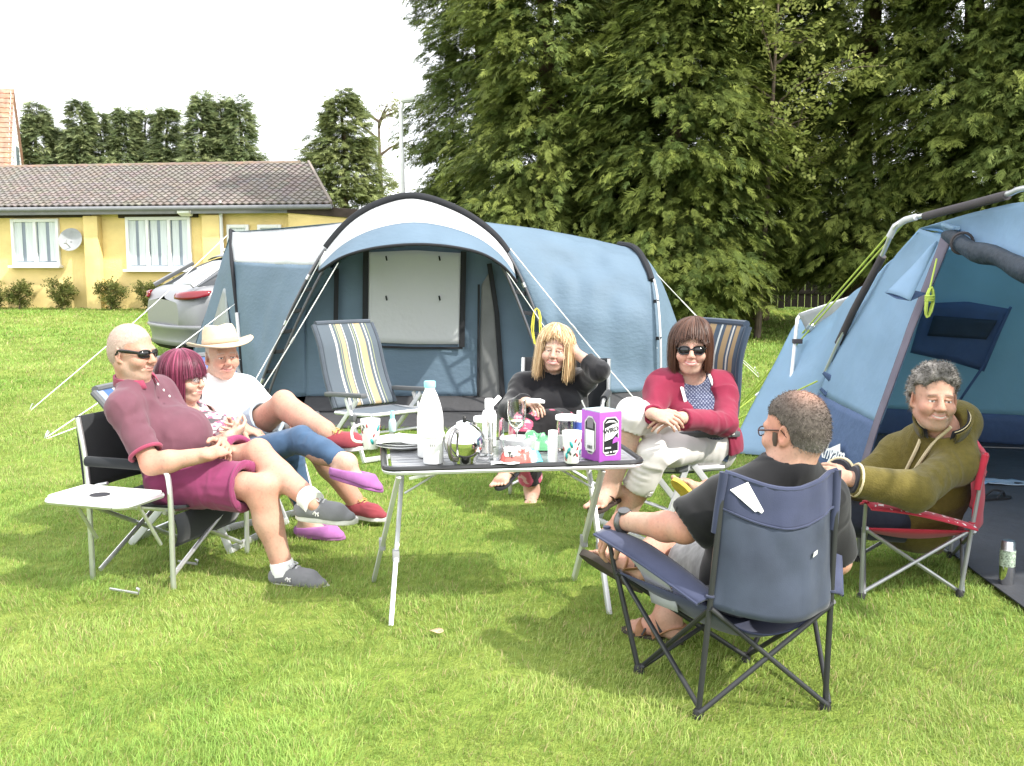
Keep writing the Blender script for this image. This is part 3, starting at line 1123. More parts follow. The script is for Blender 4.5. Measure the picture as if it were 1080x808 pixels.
# ------------------------------------------------------------------ car
def build_car():
    silver = mat('silver_car_paint', (0.22, 0.225, 0.235), rough=.38, var=.02, metal=.4, spec=.6)
    glassm = mat('car_glass', (0.03, 0.035, 0.04), rough=.04, var=.05, spec=.8)
    blackm = mat('car_trim', (0.02, 0.02, 0.02), rough=.6)
    red = mat('tail_lamp_red', (0.17, 0.01, 0.016), rough=.12, spec=.7)
    tyre = mat('tyre_rubber', (0.025, 0.025, 0.025), rough=.85)
    rear = W(197, 340, 12.2)
    fw = Vector((.80, .60, 0)).normalized()
    rt = Vector((fw.y, -fw.x, 0))
    o = Vector((rear.x, rear.y, 0)) - rt * .86
    z0 = gz(o.x, o.y)
    t = thing('parked_car', 'silver hatchback parked behind the blue tent, rear end showing', 'car', (o.x, o.y, z0))
    def P(s, w, z):
        return o + fw * s + rt * w + Vector((0, 0, z0 + z))
    # stations: distance from rear, half width, sill z, waist z, waist half width, shoulder
    st = [(-.02, .62, .42, .80), (.05, .76, .34, .93), (.18, .84, .27, 1.0), (.5, .87, .24, 1.02), (1.2, .88, .22, .99), (2.2, .88, .22, .96), (3.0, .88, .22, .93),
          (3.5, .86, .22, .86), (4.0, .80, .24, .76), (4.25, .66, .32, .64)]
    rows = []
    for s, hw, zb, zw in st:
        sec = [(0, zb), (hw * .85, zb), (hw * .97, zb + .08), (hw, zb + (zw - zb) * .45), (hw * .985, zb + (zw - zb) * .75), (hw * .93, zw - .03), (hw * .84, zw), (0, zw + .02)]
        full = [P(s, -w, z) for w, z in sec[::-1]] + [P(s, w, z) for w, z in sec[1:]]
        rows.append(full)
    b = MB()
    b.grid(rows)
    b.fan(rows[0])
    b.fan(rows[-1])
    body = b.obj('body', silver, t, angle=60)
    md = body.modifiers.new('round', 'SUBSURF')
    md.levels = md.render_levels = 2
    # cabin
    cs = [(.22, .72, 1.0, .70), (.62, .74, 1.27, .62), (1.0, .75, 1.42, .58), (1.8, .76, 1.47, .58), (2.4, .75, 1.40, .57), (3.1, .76, .93, .66)]
    rows = []
    for s, hw, zt, ht in cs:
        zb = .93
        sec = [(hw, zb), (hw * .98, zb + (zt - zb) * .2), (ht + (hw - ht) * .25, zb + (zt - zb) * .78), (ht, zt - .02 * (zt > 1)), (0, zt + .02)]
        rows.append([P(s, -w, z) for w, z in sec] + [P(s, w, z) for w, z in sec[::-1][1:]])
    b = MB()
    b.grid(rows)
    b.fan(rows[0])
    b.fan(rows[-1])
    cab = b.obj('cabin', glassm, t, angle=50)
    md = cab.modifiers.new('round', 'SUBSURF')
    md.levels = md.render_levels = 2
    b = MB()
    rr = []
    for s, zt, ht in ((.80, 1.335, .55), (1.0, 1.40, .565), (1.3, 1.45, .57), (1.9, 1.47, .57), (2.3, 1.415, .55)):
        rr.append([P(s, w, zt + .035 - .05 * (w / ht) ** 4) for w in np.linspace(-ht, ht, 9)])
    b.grid(rr)
    b.obj('roof', silver, t, solid=.012)
    b = MB()
    for s0, s1, z1 in ((.12, .62, 1.27), (1.55, 1.62, 1.44)):
        for sg in (-1, 1):
            b = MB()
            b.bar(P(s0, sg * .745, .99), P(s1, sg * .60, z1 + .02), .055, .03, fw)
            b.obj('pillar', silver, t)
    # wheels
    for s in (.78, 3.42):
        for sg in (-1, 1):
            M = Matrix((fw, Vector((0, 0, 1)), rt * sg)).transposed()
            c = P(s, sg * .76, .31)
            w = MB()
            w.lathe([(.2, -.1), (.29, -.1), (.31, -.06), (.31, .06), (.29, .1), (.2, .1)], c, M=M, n=28, cap=False)
            wh = w.obj('wheel', tyre, t)
            w = MB()
            w.lathe([(.0, .07), (.05, .08), (.06, .05), (.17, .06), (.205, .1), (.205, -.05), (0, -.05)], c, M=M, n=28)
            w.obj('rim', mat('alloy', (.55, .55, .56), rough=.3, metal=.9), wh)
            a = MB()
            a.lathe([(.0, .105), (.36, .105), (.36, -.1), (0, -.1)], c + rt * sg * .002, M=M, n=24)
    # lamps, bumper, plate
    for sg in (-1, 1):
        b = MB()
        pts = [P(.01, sg * .54, .895), P(.03, sg * .68, .908), P(.13, sg * .80, .925), P(.34, sg * .865, .93)]
        low = [P(-.01, sg * .55, .835), P(.01, sg * .69, .828), P(.11, sg * .825, .835), P(.3, sg * .885, .875)]
        outw = -fw * .02 + rt * sg * .015
        b.loft([p + outw for p in spline(pts, 5)], [p + outw for p in spline(low, 5)], 16, 5, sag=.012)
        b.obj('tail_lamp', red, t, solid=.03)
    b = MB()
    b.loft(spline([P(.42, -.9, .5), P(.06, -.78, .5), P(-.07, -.4, .5), P(-.09, 0, .5), P(-.07, .4, .5), P(.06, .78, .5), P(.42, .9, .5)], 5),
           spline([P(.42, -.88, .24), P(.1, -.74, .24), P(-.02, -.4, .24), P(-.04, 0, .24), P(-.02, .4, .24), P(.1, .74, .24), P(.42, .88, .24)], 5), 30, 6, sag=-.03)
    b.obj('rear_bumper', silver, t, solid=.03)
    b = MB()
    b.loft([P(.02, -.7, .27), P(-.03, 0, .27), P(.02, .7, .27)], [P(.12, -.6, .17), P(.1, 0, .17), P(.12, .6, .17)], 14, 4)
    b.obj('diffuser', blackm, t, solid=.02)
# ================================================================== TENTS
def text(name, s, size, M, m, parent, bold=False):
    """lettering as real extruded type; M maps x right, y up, z out of the surface"""
    cu = bpy.data.curves.new(name, 'FONT')
    cu.body = s
    cu.size = size
    cu.align_x = 'CENTER'
    cu.align_y = 'CENTER'
    cu.extrude = 0.0008
    if bold:
        cu.offset = size * .018
    tmp = bpy.data.objects.new(name, cu)
    COL.objects.link(tmp)
    dg = bpy.context.evaluated_depsgraph_get()
    me = bpy.data.meshes.new_from_object(tmp.evaluated_get(dg))
    bpy.data.objects.remove(tmp, do_unlink=True)
    me.materials.clear()
    me.materials.append(m)
    o = bpy.data.objects.new(name, me)
    COL.objects.link(o)
    if parent is not None:
        o.parent = parent
        M = Matrix.Translation(-wloc(parent)) @ M
    o.matrix_local = M
    return o


def frame4(p, x, z):
    """4x4 with the text's x direction and the outward direction z"""
    x, z = Vector(x).normalized(), Vector(z)
    z = (z - x * z.dot(x)).normalized()
    y = z.cross(x)
    return Matrix(((x.x, y.x, z.x, p[0]), (x.y, y.y, z.y, p[1]), (x.z, y.z, z.z, p[2]), (0, 0, 0, 1)))


def rope(t, name, a, b, m, r=.0045, sag=.02, peg=None):
    a, b = Vector(a), Vector(b)
    mid = (a + b) / 2 - Vector((0, 0, sag))
    q = MB()
    q.tube(spline([a, mid, b], 6), r, n=6)
    o = q.obj(name, m, t)
    c = a.lerp(b, .45)
    q = MB()
    d = (b - a).normalized()
    q.tube([c - d * .03 - Vector((0, 0, sag)), c + d * .03 - Vector((0, 0, sag))], r * 2.2, n=6)
    q.obj('slider', peg, o)
    if peg is not None:
        q = MB()
        g = Vector((b.x, b.y, gz(b.x, b.y)))
        q.tube([g + d * .05 - Vector((0, 0, .06)), g - d * .01 + Vector((0, 0, .03)), g - d * .03 + Vector((0, 0, .045)), g - d * .045 + Vector((0, 0, .025))], .005, n=6)
        q.obj('peg', peg, o)
    return o


def sub(curve, t0, t1, n=24):
    P = resample(curve, 200)
    return P[int(t0 * 199):max(int(t0 * 199) + 2, int(t1 * 199) + 1)]


def build_tunnel_tent():
    blue = mat('blue_polyester', (.150, .218, .285), rough=.6, var=.06, scale=3, bump=.22, bscale=16, translucent=.30, spec=.25, stretch=(1, 1, 2))
    white = mat('pale_polyester', (.72, .73, .74), rough=.6, var=.03, scale=3, bump=.3, bscale=22, translucent=.45, spec=.25)
    dark = mat('black_webbing', (.018, .019, .022), rough=.8)
    skirt = mat('grey_mud_skirt', (.055, .055, .058), rough=.8, var=.15, bump=.3, bscale=30)
    pole = mat('fibreglass_pole', (.10, .10, .11), rough=.4)
    steel = mat('steel_pole', (.5, .5, .5), rough=.35, metal=.7)
    ropem = mat('white_guy_rope', (.70, .70, .68), rough=.8)
    mesh = mat('grey_mesh', (.20, .205, .205), rough=.8, var=.12, translucent=.3)
    clearp = mat('clear_tent_window', (.42, .46, .46), rough=.35, var=.1, translucent=.45)
    yel = mat('yellow_cord', (.65, .58, .08), rough=.8)
    YA = 8.9
    A = spline([GP(268, 432), W(283, 388, YA + .15), W(312, 320, YA), W(343, 265, YA), W(380, 227, YA), W(430, 209, YA), W(478, 221, YA), W(520, 249, YA), W(546, 287, YA), W(570, 345, YA), W(588, 400, YA), GP(600, 440)], 8)
    A = resample(A, 200)
    def fA(px):      # fraction along A nearest to a column of the photo on the upper part
        best, bi = 1e9, 0
        for i, p in enumerate(A):
            y = p[1]
            u = CU + FPX * p[0] / (y * 1.0)
            if abs(u - px) < best:
                best, bi = abs(u - px), i
        return bi / 199
    B = spline([W(336, 287, 8.35), W(362, 271, 8.2), W(400, 261, 8.12), W(450, 258, 8.1), W(500, 265, 8.15), W(528, 279, 8.25), W(545, 297, 8.4)], 8)
    l, r = fA(338), fA(541)
    At = sub(A, l, r)
    t = thing('tunnel_tent', 'big blue and white tunnel tent with an open arched porch', 'tent', (-.9, 9.2, gz(-.9, 9.2)))
    a_, b_ = resample(At, 40), resample(B, 40)
    bulge = np.sin(np.linspace(0, math.pi, 40))[:, None] * np.array([[0, 0, .06]])
    mid = a_ * .36 + b_ * .64 + bulge * .6
    q = MB()
    q.loft(a_, mid, 40, 10, wr=.010, seed=2)
    q.obj('porch_roof', white, t, solid=.003)
    q = MB()
    q.loft(mid, b_, 40, 8, wr=.012, seed=3)
    q.obj('porch_visor', blue, t, solid=.003)
    q = MB()
    q.tube(b_, .013, n=8)
    q.obj('visor_piping', dark, t)
    # rear half of the arch tunnel
    back = [V3(p) * 1.0 for p in A]
    back = [np.array([p[0] * 1.0, 11.9 + .1 * math.sin(i / 30), gz(p[0], 11.9) + (p[2] - gz(p[0], p[1])) * .82]) for i, p in enumerate(back)]
    q = MB()
    q.loft(A, back, 50, 10, wr=.01, seed=4)
    q.obj('tunnel_roof', blue, t, solid=.003)
    q = MB()
    bt = resample(back, 40)
    q.loft(bt, np.array([[p[0], p[1], gz(p[0], p[1])] for p in bt]), 40, 6)
    q.obj('rear_wall', blue, t, solid=.003)
    # arch sleeve and poles
    q = MB()
    sl_ = sub(A, fA(346), fA(536))
    q.tube([p + np.array([0, -.005, .02]) for p in resample(sl_, 50)], .032, n=10)
    q.obj('arch_sleeve', dark, t)
    for t0, t1, k in ((0, fA(346), 1), (fA(536), 1, -1)):
        for off in (0.0, .13):
            pts = resample(sub(A, t0, t1), 20) + np.array([k * off * .9, -.04 - off * .6, .01])
            if off:
                pts = pts[2:] if k > 0 else pts[:-2]
                for p in (pts[0], pts[-1]):
                    pass
            q = MB()
            q.tube(pts, .012, n=8)
            q.obj('pole', pole, t)
        clip = resample(sub(A, t0, t1), 9)
        for p in clip[1:-1]:
            q = MB()
            q.bar(p + np.array([-.01, -.01, 0]), p + np.array([k * .11, -.12, .02]), .035, .012)
            q.obj('pole_clip', dark, t)
        pj = resample(sub(A, t0, t1), 12)
        q = MB()
        for i in (2, 6, 9):
            q.tube([pj[i] + np.array([0, -.045, 0]), pj[i] * .7 + pj[i + 1] * .3 + np.array([0, -.045, 0])], .017, n=8)
        q.obj('pole_ferrule', steel, t)
    # porch back wall with its zipped panels
    YB = 9.22
    wt = spline([W(322, 330, YB), W(352, 285, YB), (W(392, 266, YB)), W(440, 262, YB), W(490, 266, YB), W(525, 282, YB), W(545, 300, YB), W(575, 350, YB)], 6)
    wt = [p + np.array([0, 0, .10 * math.sin(math.pi * i / (len(wt) - 1))]) for i, p in enumerate(wt)]
    wb = [np.array([p[0], YB - .06, gz(p[0], YB) + .13]) for p in resample(wt, 30)]
    q = MB()
    q.loft(wt, wb, 60, 30, wr=.016, seed=7, wscale=2.6)
    q.obj('inner_wall', blue, t, solid=.003)
    q = MB()
    q.loft(wb, [p + np.array([0, -.18, -.115]) for p in wb], 40, 6, wr=.02, seed=5)
    q.obj('inner_skirt', skirt, t, solid=.003)
    q = MB()
    q.add([GP(268, 434), GP(345, 452), GP(560, 458), GP(602, 442), (.55, 11.8, gz(.5, 11.8) + .012), (-2.6, 11.8, gz(-2, 11.8) + .012)], [(0, 1, 2, 3, 4, 5)])
    q.v = [(x, y, z + .012) for x, y, z in q.v]
    q.obj('groundsheet', skirt, t, smooth=False)
    def on_wall(u, v, out=.03):
        p = W(u, v, YB - out - .045)
        return p
    q = MB()
    q.loft([on_wall(388, 266), on_wall(438, 264), on_wall(487, 267)], [on_wall(387, 361), on_wall(438, 363), on_wall(486, 363)], 24, 16, wr=.016, seed=8, wscale=3.2)
    win = q.obj('window_blind', white, t, solid=.003)
    for pts, w in (([(386, 264), (385, 366)], .030), ([(489, 265), (487, 366)], .030), ([(355, 283), (354, 345), (352, 425)], .024), ([(516, 278), (524, 330), (531, 428)], .026), ([(505, 300), (504, 432)], .012)):
        q = MB()
        q.tube([on_wall(u, v, .035) for u, v in pts], w, n=6, flat=(.25, Vector((0, 1, 0))))
        q.obj('zip_seam', dark, t)
    q = MB()
    q.tube([on_wall(386, 365, .03), on_wall(438, 367, .03), on_wall(488, 367, .03)], .012, n=6, flat=(.4, Vector((0, 1, 0))))
    q.obj('window_seam', dark, win)
    q = MB()
    for u in (407, 463):
        for v in (270, 312):
            q.tube([on_wall(u, v, .05), on_wall(u + 1, v + 5, .05)], .008, n=5)
    q.obj('blind_toggle', dark, win)
    q = MB()
    q.loft([on_wall(508, 300, .02), on_wall(506, 360, .02), on_wall(505, 432, .02)], [on_wall(518, 284, .02), on_wall(526, 350, .02), on_wall(531, 430, .02)], 20, 6, wr=.012, seed=3)
    q.obj('mesh_door', mesh, t, solid=.003)
    # porch cheeks between arch legs and inner wall
    cl = resample(sub(A, .02, l), 20)
    wl_ = resample([wb[0], W(322, 330, YB), W(352, 285, YB - .1)], 20)
    q = MB()
    q.loft(cl, wl_, 24, 14, sag=-.03, wr=.02, seed=11)
    q.obj('porch_cheek', blue, t, solid=.003)
    cr = resample(sub(A, r, .98), 20)[::-1]
    wr_ = resample([wb[-1], W(575, 350, YB), W(545, 300, YB - .1)], 20)
    q = MB()
    q.loft(cr, wr_, 24, 14, sag=.03, wr=.02, seed=12)
    q.obj('porch_cheek', blue, t, solid=.003)
    # left wing
    hb, h1, h2 = GP(258, 416), W(245, 276, 10.45), W(243, 245, 10.95)
    HL = resample(spline([hb, W(252, 345, 10.15), h1], 8), 40)
    q = MB()
    q.loft(resample(sub(A, .0, fA(337)), 30), HL, 34, 22, sag=.02, wr=.030, seed=14, wscale=3.0)
    q.obj('left_wing_wall', blue, t, solid=.003)
    q = MB()
    q.loft(resample(sub(A, fA(337), fA(372)), 12), [h1, W(243, 258, 10.7), h2], 14, 22, sag=.02, wr=.012, seed=15)
    q.obj('left_wing_top', white, t, solid=.003)
    hback = Vector((h2.x - .1, 12.3, gz(0, 12.3)))
    q = MB()
    q.loft(resample([A[int(fA(372) * 199)], (A[int(fA(372) * 199)] + np.array([0, 2.6, -.3])), np.array([-1.9, 12.2, .2])], 14), resample([h2, h2 + Vector((0, .8, -.15)), hback], 14), 20, 12, wr=.01, seed=16)
    q.obj('left_wing_back', blue, t, solid=.003)
    eL = GP(196, 391)
    q = MB()
    q.loft(resample(list(HL) + [h2], 30), resample([eL, W(206, 366, 11.45), W(219, 325, 11.3), W(236, 268, 11.1), h2 + Vector((-.02, .1, 0))], 30), 30, 12, wr=.012, seed=17)
    e = q.obj('left_end_wall', blue, t, solid=.003)
    q = MB()
    cwin = lambda u, v, Y: W(u, v, Y)
    q.loft([cwin(247, 400, 10.15), cwin(243, 350, 10.3), cwin(238, 305, 10.62)], [cwin(212, 396, 11.0), cwin(222, 350, 10.95), cwin(236, 303, 10.75)], 14, 8, wr=.01)
    q.obj('end_window', clearp, t, solid=.003)
    q = MB()
    q.loft(resample([eL, W(219, 325, 11.3), h2], 16), resample([Vector((eL.x + .3, 12.4, gz(0, 12.4))), Vector((h2.x, 12.4, .5)), h2], 16), 16, 6)
    q.obj('left_end_back', blue, t, solid=.003)
    q = MB()
    q.tube([hb + Vector((0, -.02, 0)), W(252, 345, 10.12), h1 + Vector((0, -.03, 0)), h2 + Vector((0, 0, .02)), h2 + Vector((.02, .5, -.05)), h2 + Vector((0, 1.3, -.9))], .02, n=8)
    q.obj('hoop_sleeve', dark, t)
    q = MB()
    q.tube([W(253, 362, 10.07), W(250, 330, 10.14)], .022, n=8)
    q.obj('pole_ferrule', steel, t)
    # right wing
    HR = resample(spline([W(652, 259, 10.4), W(668, 263, 9.9), W(680, 280, 9.45), W(688, 306, 9.15), W(692, 350, 8.98), W(693, 400, 8.92), GP(695, 441)], 8), 60)
    AR = resample(sub(A, fA(500), 1.0), 60)
    q = MB()
    q.loft(AR[:54], HR[:54], 44, 34, sag=-.03, wr=.046, seed=21, wscale=3.0)
    q.obj('right_wing_wall', blue, t, solid=.003)
    q = MB()
    q.loft(AR[52:] + np.array([0, -.012, 0]), HR[52:] + np.array([0, -.012, 0]), 8, 24, wr=.012, seed=22)
    q.obj('right_skirt', skirt, t, solid=.003)
    hrb = Vector((W(660, 259, 11.2).x, 12.2, gz(0, 12.2)))
    q = MB()
    q.loft(resample([AR[0], AR[0] + np.array([0, 2.0, -.1]), np.array([.1, 12.2, .2])], 14), resample([HR[0], HR[0] + np.array([.02, .9, -.15]), V3(hrb)], 14), 18, 12, wr=.01)
    q.obj('right_wing_back', blue, t, solid=.003)
    ER = resample(spline([W(662, 262, 10.9), W(690, 285, 10.4), W(712, 335, 10.0), W(728, 385, 9.85), GP(740, 424)], 6), 40)
    q = MB()
    q.loft(HR, ER, 34, 14, sag=-.02, wr=.014, seed=24)
    q.obj('right_end_wall', blue, t, solid=.003)
    q = MB()
    q.loft(ER, resample([HR[0] + np.array([.02, .9, -.15]), V3(hrb)], 20), 20, 8)
    q.obj('right_end_back', blue, t, solid=.003)
    q = MB()
    q.tube([p + np.array([.01, -.01, .015]) for p in HR[:30]], .03, n=8)
    q.obj('hoop_sleeve', dark, t)
    q = MB()
    q.tube([p + np.array([.03, -.04, 0]) for p in HR[28:]], .012, n=8)
    q.obj('pole', steel, t)
    for i in (34, 42, 50):
        q = MB()
        q.bar(HR[i], HR[i] + np.array([.035, -.05, 0]), .03, .015)
        q.obj('pole_clip', dark, t)
    # guy ropes
    f0, f1 = Vector(A[int(fA(356) * 199)]), Vector(A[int(fA(536) * 199)])
    for a, b, s in ((W(357, 277, 8.25), GP(250, 452), .02), (W(343, 265, 8.85), GP(243, 447), .02), (W(534, 286, 8.3), GP(640, 436), .02), (W(538, 262, 8.85), GP(686, 440), .02),
                    (h2, GP(32, 433), .04), (Vector(HL[26]), GP(48, 462), .03), (Vector(HL[10]), GP(49, 463), .02),
                    (Vector(HR[14]), GP(800, 398), .03), (Vector(HR[18]), GP(797, 392), .03), (Vector(HR[44]), GP(770, 400), .01)):
        rope(t, 'guy_rope', a, b, ropem, sag=s, peg=steel)
    q = MB()
    c = W(566, 330, 8.5)
    pts = []
    for i in range(36):
        a = i / 36 * 2 * math.pi * 3
        pts.append(c + Vector((.035 * math.cos(a) * (1 + .3 * math.sin(a * 1.7)), .01 * math.sin(a * 2), -.12 + .16 * math.sin(a))))
    q.tube(pts, .005, n=5)
    q.obj('cord_hank', yel, t)
    GRASS_KEEP_OUT.append([(p.x, p.y) for p in (GP(268, 434), GP(345, 450), GP(560, 455), GP(602, 442))] + [(.9, 9.2), (1.8, 9.6), (1.6, 12.2), (-3.2, 12.2), (eL.x, eL.y), (hb.x, hb.y)])


def build_frame_tent():
    blue = mat('bright_blue_polyester', (.37, .53, .68), rough=.6, var=.05, scale=3, bump=.25, bscale=16, translucent=.55, spec=.25)
    inner = mat('dimmed_polyester', (.25, .40, .48), rough=.65, var=.06, scale=3, bump=.25, bscale=16, translucent=.45, spec=.2)  # darker copy of the blue cloth; interior shade put into the colour
    navy = mat('navy_polyester', (.085, .13, .235), rough=.65, var=.08, bump=.3, bscale=24, translucent=.15)
    sleeve = mat('charcoal_sleeve', (.065, .058, .062), rough=.9, var=.1, bump=.3, bscale=60)
    alu = mat('aluminium_tube', (.62, .63, .64), rough=.35, metal=.75, var=.05)
    roll = mat('navy_roll', (.013, .022, .034), rough=.55, var=.3, bump=.5, bscale=18)
    sheet = mat('dark_groundsheet', (.050, .052, .058), rough=.75, var=.12, bump=.25, bscale=14)
    lime = mat('lime_cord', (.42, .52, .10), rough=.8)
    vent = mat('grey_vent', (.32, .33, .35), rough=.8)
    white = mat('white_print', (.75, .76, .77), rough=.7)
    meshw = mat('dark_mesh', (.055, .075, .10), rough=.9, translucent=.3)
    t = thing('frame_tent', 'bright blue tent with external silver poles and rolled up door, cut by the right edge', 'tent', (2.6, 6.2, gz(0, 6.2)))
    foot = GP(836, 474)
    pole = spline([foot, W(868, 398, 7.15), W(900, 328, 6.8), W(930, 270, 6.5), W(943, 241, 6.33), W(955, 232, 6.27), W(975, 227, 6.12), W(1020, 216, 5.55), W(1062, 205, 5.08), W(1085, 198, 4.85), W(1200, 186, 3.95), W(1360, 215, 3.2)], 6)
    near = Vector((2.15, 2.5, 0))
    pole = [Vector(p) for p in pole] + [Vector((2.5, 2.62, 1.1)), near]
    q = MB()
    q.tube(pole, .0145, n=10)
    q.obj('arch_pole', alu, t)
    def sl(pts):
        q = MB()
        q.tube(resample(pts, 16), [.025] * 16, n=12)
        q.obj('pole_sleeve', sleeve, t)
    sl([W(884, 362, 7.0), W(900, 328, 6.8), W(931, 270, 6.5)])
    sl([W(976, 228, 6.12), W(1020, 217, 5.55), W(1062, 206, 5.08)])
    sl([W(1130, 192, 4.5), W(1250, 190, 3.7)])
    q = MB()
    q.tube([W(938, 250, 6.37), W(944, 239, 6.33), W(955, 232, 6.27), W(966, 229, 6.18)], .021, n=10)
    q.obj('elbow_joint', mat('grey_plastic', (.45, .46, .47), rough=.5), t)
    # rear pole with grey vent flap
    q = MB()
    q.tube([W(830, 445, 7.30), W(834, 405, 7.45), W(841, 336, 7.75), W(845, 331, 7.75)], .014, n=10)
    q.tube([W(845, 331, 7.75), W(862, 325, 7.7), W(892, 315, 7.4), W(930, 300, 7.1)], .009, n=8)
    q.obj('rear_pole', mat('white_tube', (.7, .7, .7), rough=.4), t)
    q = MB()
    q.loft([W(842, 331, 7.7), W(862, 325, 7.6), W(892, 315, 7.3)], [W(852, 352, 7.7), W(868, 343, 7.6), W(893, 326, 7.3)], 12, 6, wr=.01)
    q.obj('vent_flap', vent, t, solid=.003)
    q = MB()
    q.box(W(841, 360, 7.62), (.07, .05, .035), bev=.006)
    q.obj('pole_bracket', sleeve, t)
    # fabric: left wing, front panel, panel over the door
    a = resample(spline([GP(845, 487), W(862, 420, 7.12), W(893, 352, 6.95), W(938, 279, 6.5), W(970, 241, 6.2)], 6), 40)
    w = resample(spline([GP(768, 478), W(792, 430, 7.6), W(820, 378, 7.95), W(844, 336, 8.15), W(885, 321, 7.6), W(916, 306, 7.1)], 6), 40)
    q = MB()
    q.loft(w, resample(list(a[:34]), 40), 36, 22, sag=.02, wr=.032, seed=31)
    q.obj('side_wing', blue, t, solid=.003)
    d = resample([GP(905, 524), W(928, 450, 5.98), W(966, 346, 5.93), W(1005, 251, 5.9)], 40)
    q = MB()
    q.loft(a[10:], d[11:], 32, 20, sag=.02, wr=.028, seed=32)
    q.obj('front_panel', blue, t, solid=.003)
    q = MB()
    q.loft(a[:11], d[:12], 12, 20, sag=.02, wr=.008, seed=33)
    q.obj('lower_panel', navy, t, solid=.003)
    q = MB()
    inn = np.array([a[10 + int(i * 29 / 39)] for i in range(40)])
    dirn = inn - d
    dirn /= np.linalg.norm(dirn, axis=1, keepdims=True)
    outw = np.array([-.018, -.012, 0])
    q.loft(d + outw - dirn * .012, d + dirn * .085 + outw, 40, 5)
    q.obj('door_edge', mat('mauve_binding', (.14, .125, .16), rough=.85), t, solid=.004)
    pin = resample([W(970, 241, 6.2), W(1020, 226, 5.6), W(1070, 214, 5.05), W(1200, 203, 4.05), W(1360, 235, 3.25)], 40)
    dt = resample([W(1005, 251, 5.9), W(1030, 264, 5.45), W(1080, 283, 4.8), W(1180, 318, 4.0), W(1320, 380, 3.3)], 40)
    q = MB()
    q.loft(pin, dt, 40, 12, sag=-.03, wr=.010, seed=34)
    q.obj('over_door_panel', blue, t, solid=.003)
    # the door rolled up along its top
    q = MB()
    rp = resample(dt, 24)
    rr = [.024 + .027 * min(1, i / 3) + .006 * math.sin(i * 1.3) for i in range(24)]
    q.tube([p + np.array([-.06, -.03, .015 + .01 * math.sin(i)]) for i, p in enumerate(rp)], rr, n=16)
    ro = q.obj('rolled_door', roll, t)
    for i in (3, 13):
        q = MB()
        p = rp[i] + np.array([-.06, -.03, .02])
        tt = rp[i + 1] - rp[i]
        tt = tt / np.linalg.norm(tt)
        x = np.cross(tt, [0, 0, 1])
        x /= np.linalg.norm(x)
        y = np.cross(x, tt)
        q.tube([p + (x * math.cos(k) + y * math.sin(k)) * .058 for k in np.linspace(0, 2 * math.pi, 20)], .008, n=6, cap=False)
        q.obj('tie', sleeve, ro)
    q = MB()
    c0 = rp[0] + np.array([-.05, -.03, .03])
    for k in range(6):
        q.tube(spline([c0 + np.array([.02, .01 * k, -.01]), c0 + np.array([-.02 + .01 * k, -.02 * k, .045 - .006 * k]), c0 + np.array([.0, -.05 - .02 * k, .02])], 4), [.012, .018, .012], n=7)
    q.obj('gathered_fabric', blue, ro)
    # vent hood and its lime cord
    q = MB()
    v0, v1, v2 = W(985, 256, 5.86), W(945, 306, 5.98), W(977, 313, 5.80)
    out = Vector((-.14, -.12, -.02))
    q.loft([v0, v1 * .5 + v0 * .5 + out * .25, v1 + out * .7], [v0 + Vector((.02, -.01, 0)), v2 * .5 + v0 * .5 + out * .35, v2 + out], 12, 8, sag=-.02)
    q.obj('vent_hood', blue, t, solid=.003)
    q = MB()
    q.loft([v1 + out * .68, v1 * .5 + v2 * .5 + out * .9 - Vector((0, 0, .01)), v2 + out * .97], [v1 + Vector((0, 0, .02)), v1 * .5 + v2 * .5 + Vector((0, 0, .02)), v2 + Vector((0, 0, .02))], 10, 5)
    q.obj('vent_mouth', navy, t, solid=.003)
    q = MB()
    k0, k1 = W(988, 273, 5.72), W(981, 303, 5.66)
    q.tube([k0, k1], .005, n=6)
    pts = []
    for i in range(60):
        aa = i / 60 * 2 * math.pi * 5
        pts.append(k1 + Vector((.02 * math.cos(aa) * (1 + .2 * math.sin(aa * .37)), .012 * math.sin(aa * 1.3), -.085 + .085 * math.sin(aa + .4))))
    q.tube(pts, .0055, n=6)
    for i in range(3):
        q.tube([k1 + Vector((.024 * math.cos(a_), .02 * math.sin(a_), -.05 - .012 * i)) for a_ in np.linspace(0, 6.28, 14)], .006, n=5)
    q.obj('cord_hank', lime, t)
    q = MB()
    bc = W(868, 402, 6.98)
    for k in range(6):
        q.tube(spline([bc + Vector((0, 0, .06)), bc + Vector((.05 + .012 * k, -.03, .02 - .02 * k)), bc + Vector((.02 + .01 * k, -.04, -.09 - .01 * k)), bc + Vector((-.02, -.02, -.05))], 4), .012, n=6)
    q.obj('tie_strap', navy, t)
    # roof and far end
    far = [Vector((p[0] + 1.9, p[1] + .6, p[2] - .05)) for p in pin]
    q = MB()
    q.loft(pin, far, 30, 10, sag=.05, wr=.01, seed=35)
    q.obj('roof', blue, t, solid=.003)
    ew_b = [GP(836, 452) + Vector((.12, .25, .02)), Vector((3.1, 7.75, gz(0, 7.7))), Vector((4.5, 7.2, gz(0, 7.2)))]
    ew_t = [V3(W(916, 308, 7.1)) + np.array([.05, .05, 0]), np.array([3.2, 7.0, 1.66]), np.array([4.2, 6.5, 1.72])]
    q = MB()
    q.loft([V3(p) * .86 + V3(c_) * .14 for p, c_ in zip(ew_b, ew_t)], ew_t, 30, 20, sag=.04, wr=.02, seed=36, wscale=2)
    q.obj('end_wall', inner, t, solid=.003)
    q = MB()
    q.loft(ew_b, [V3(p) * .84 + V3(c_) * .16 for p, c_ in zip(ew_b, ew_t)], 30, 6, sag=-.02, wr=.01)
    q.obj('end_wall_base', navy, t, solid=.003)
    q = MB()
    q.loft(resample([w[-1], (W(968, 245, 6.2))], 12), resample([ew_t[0], ew_t[1], far[2]], 12), 12, 8)
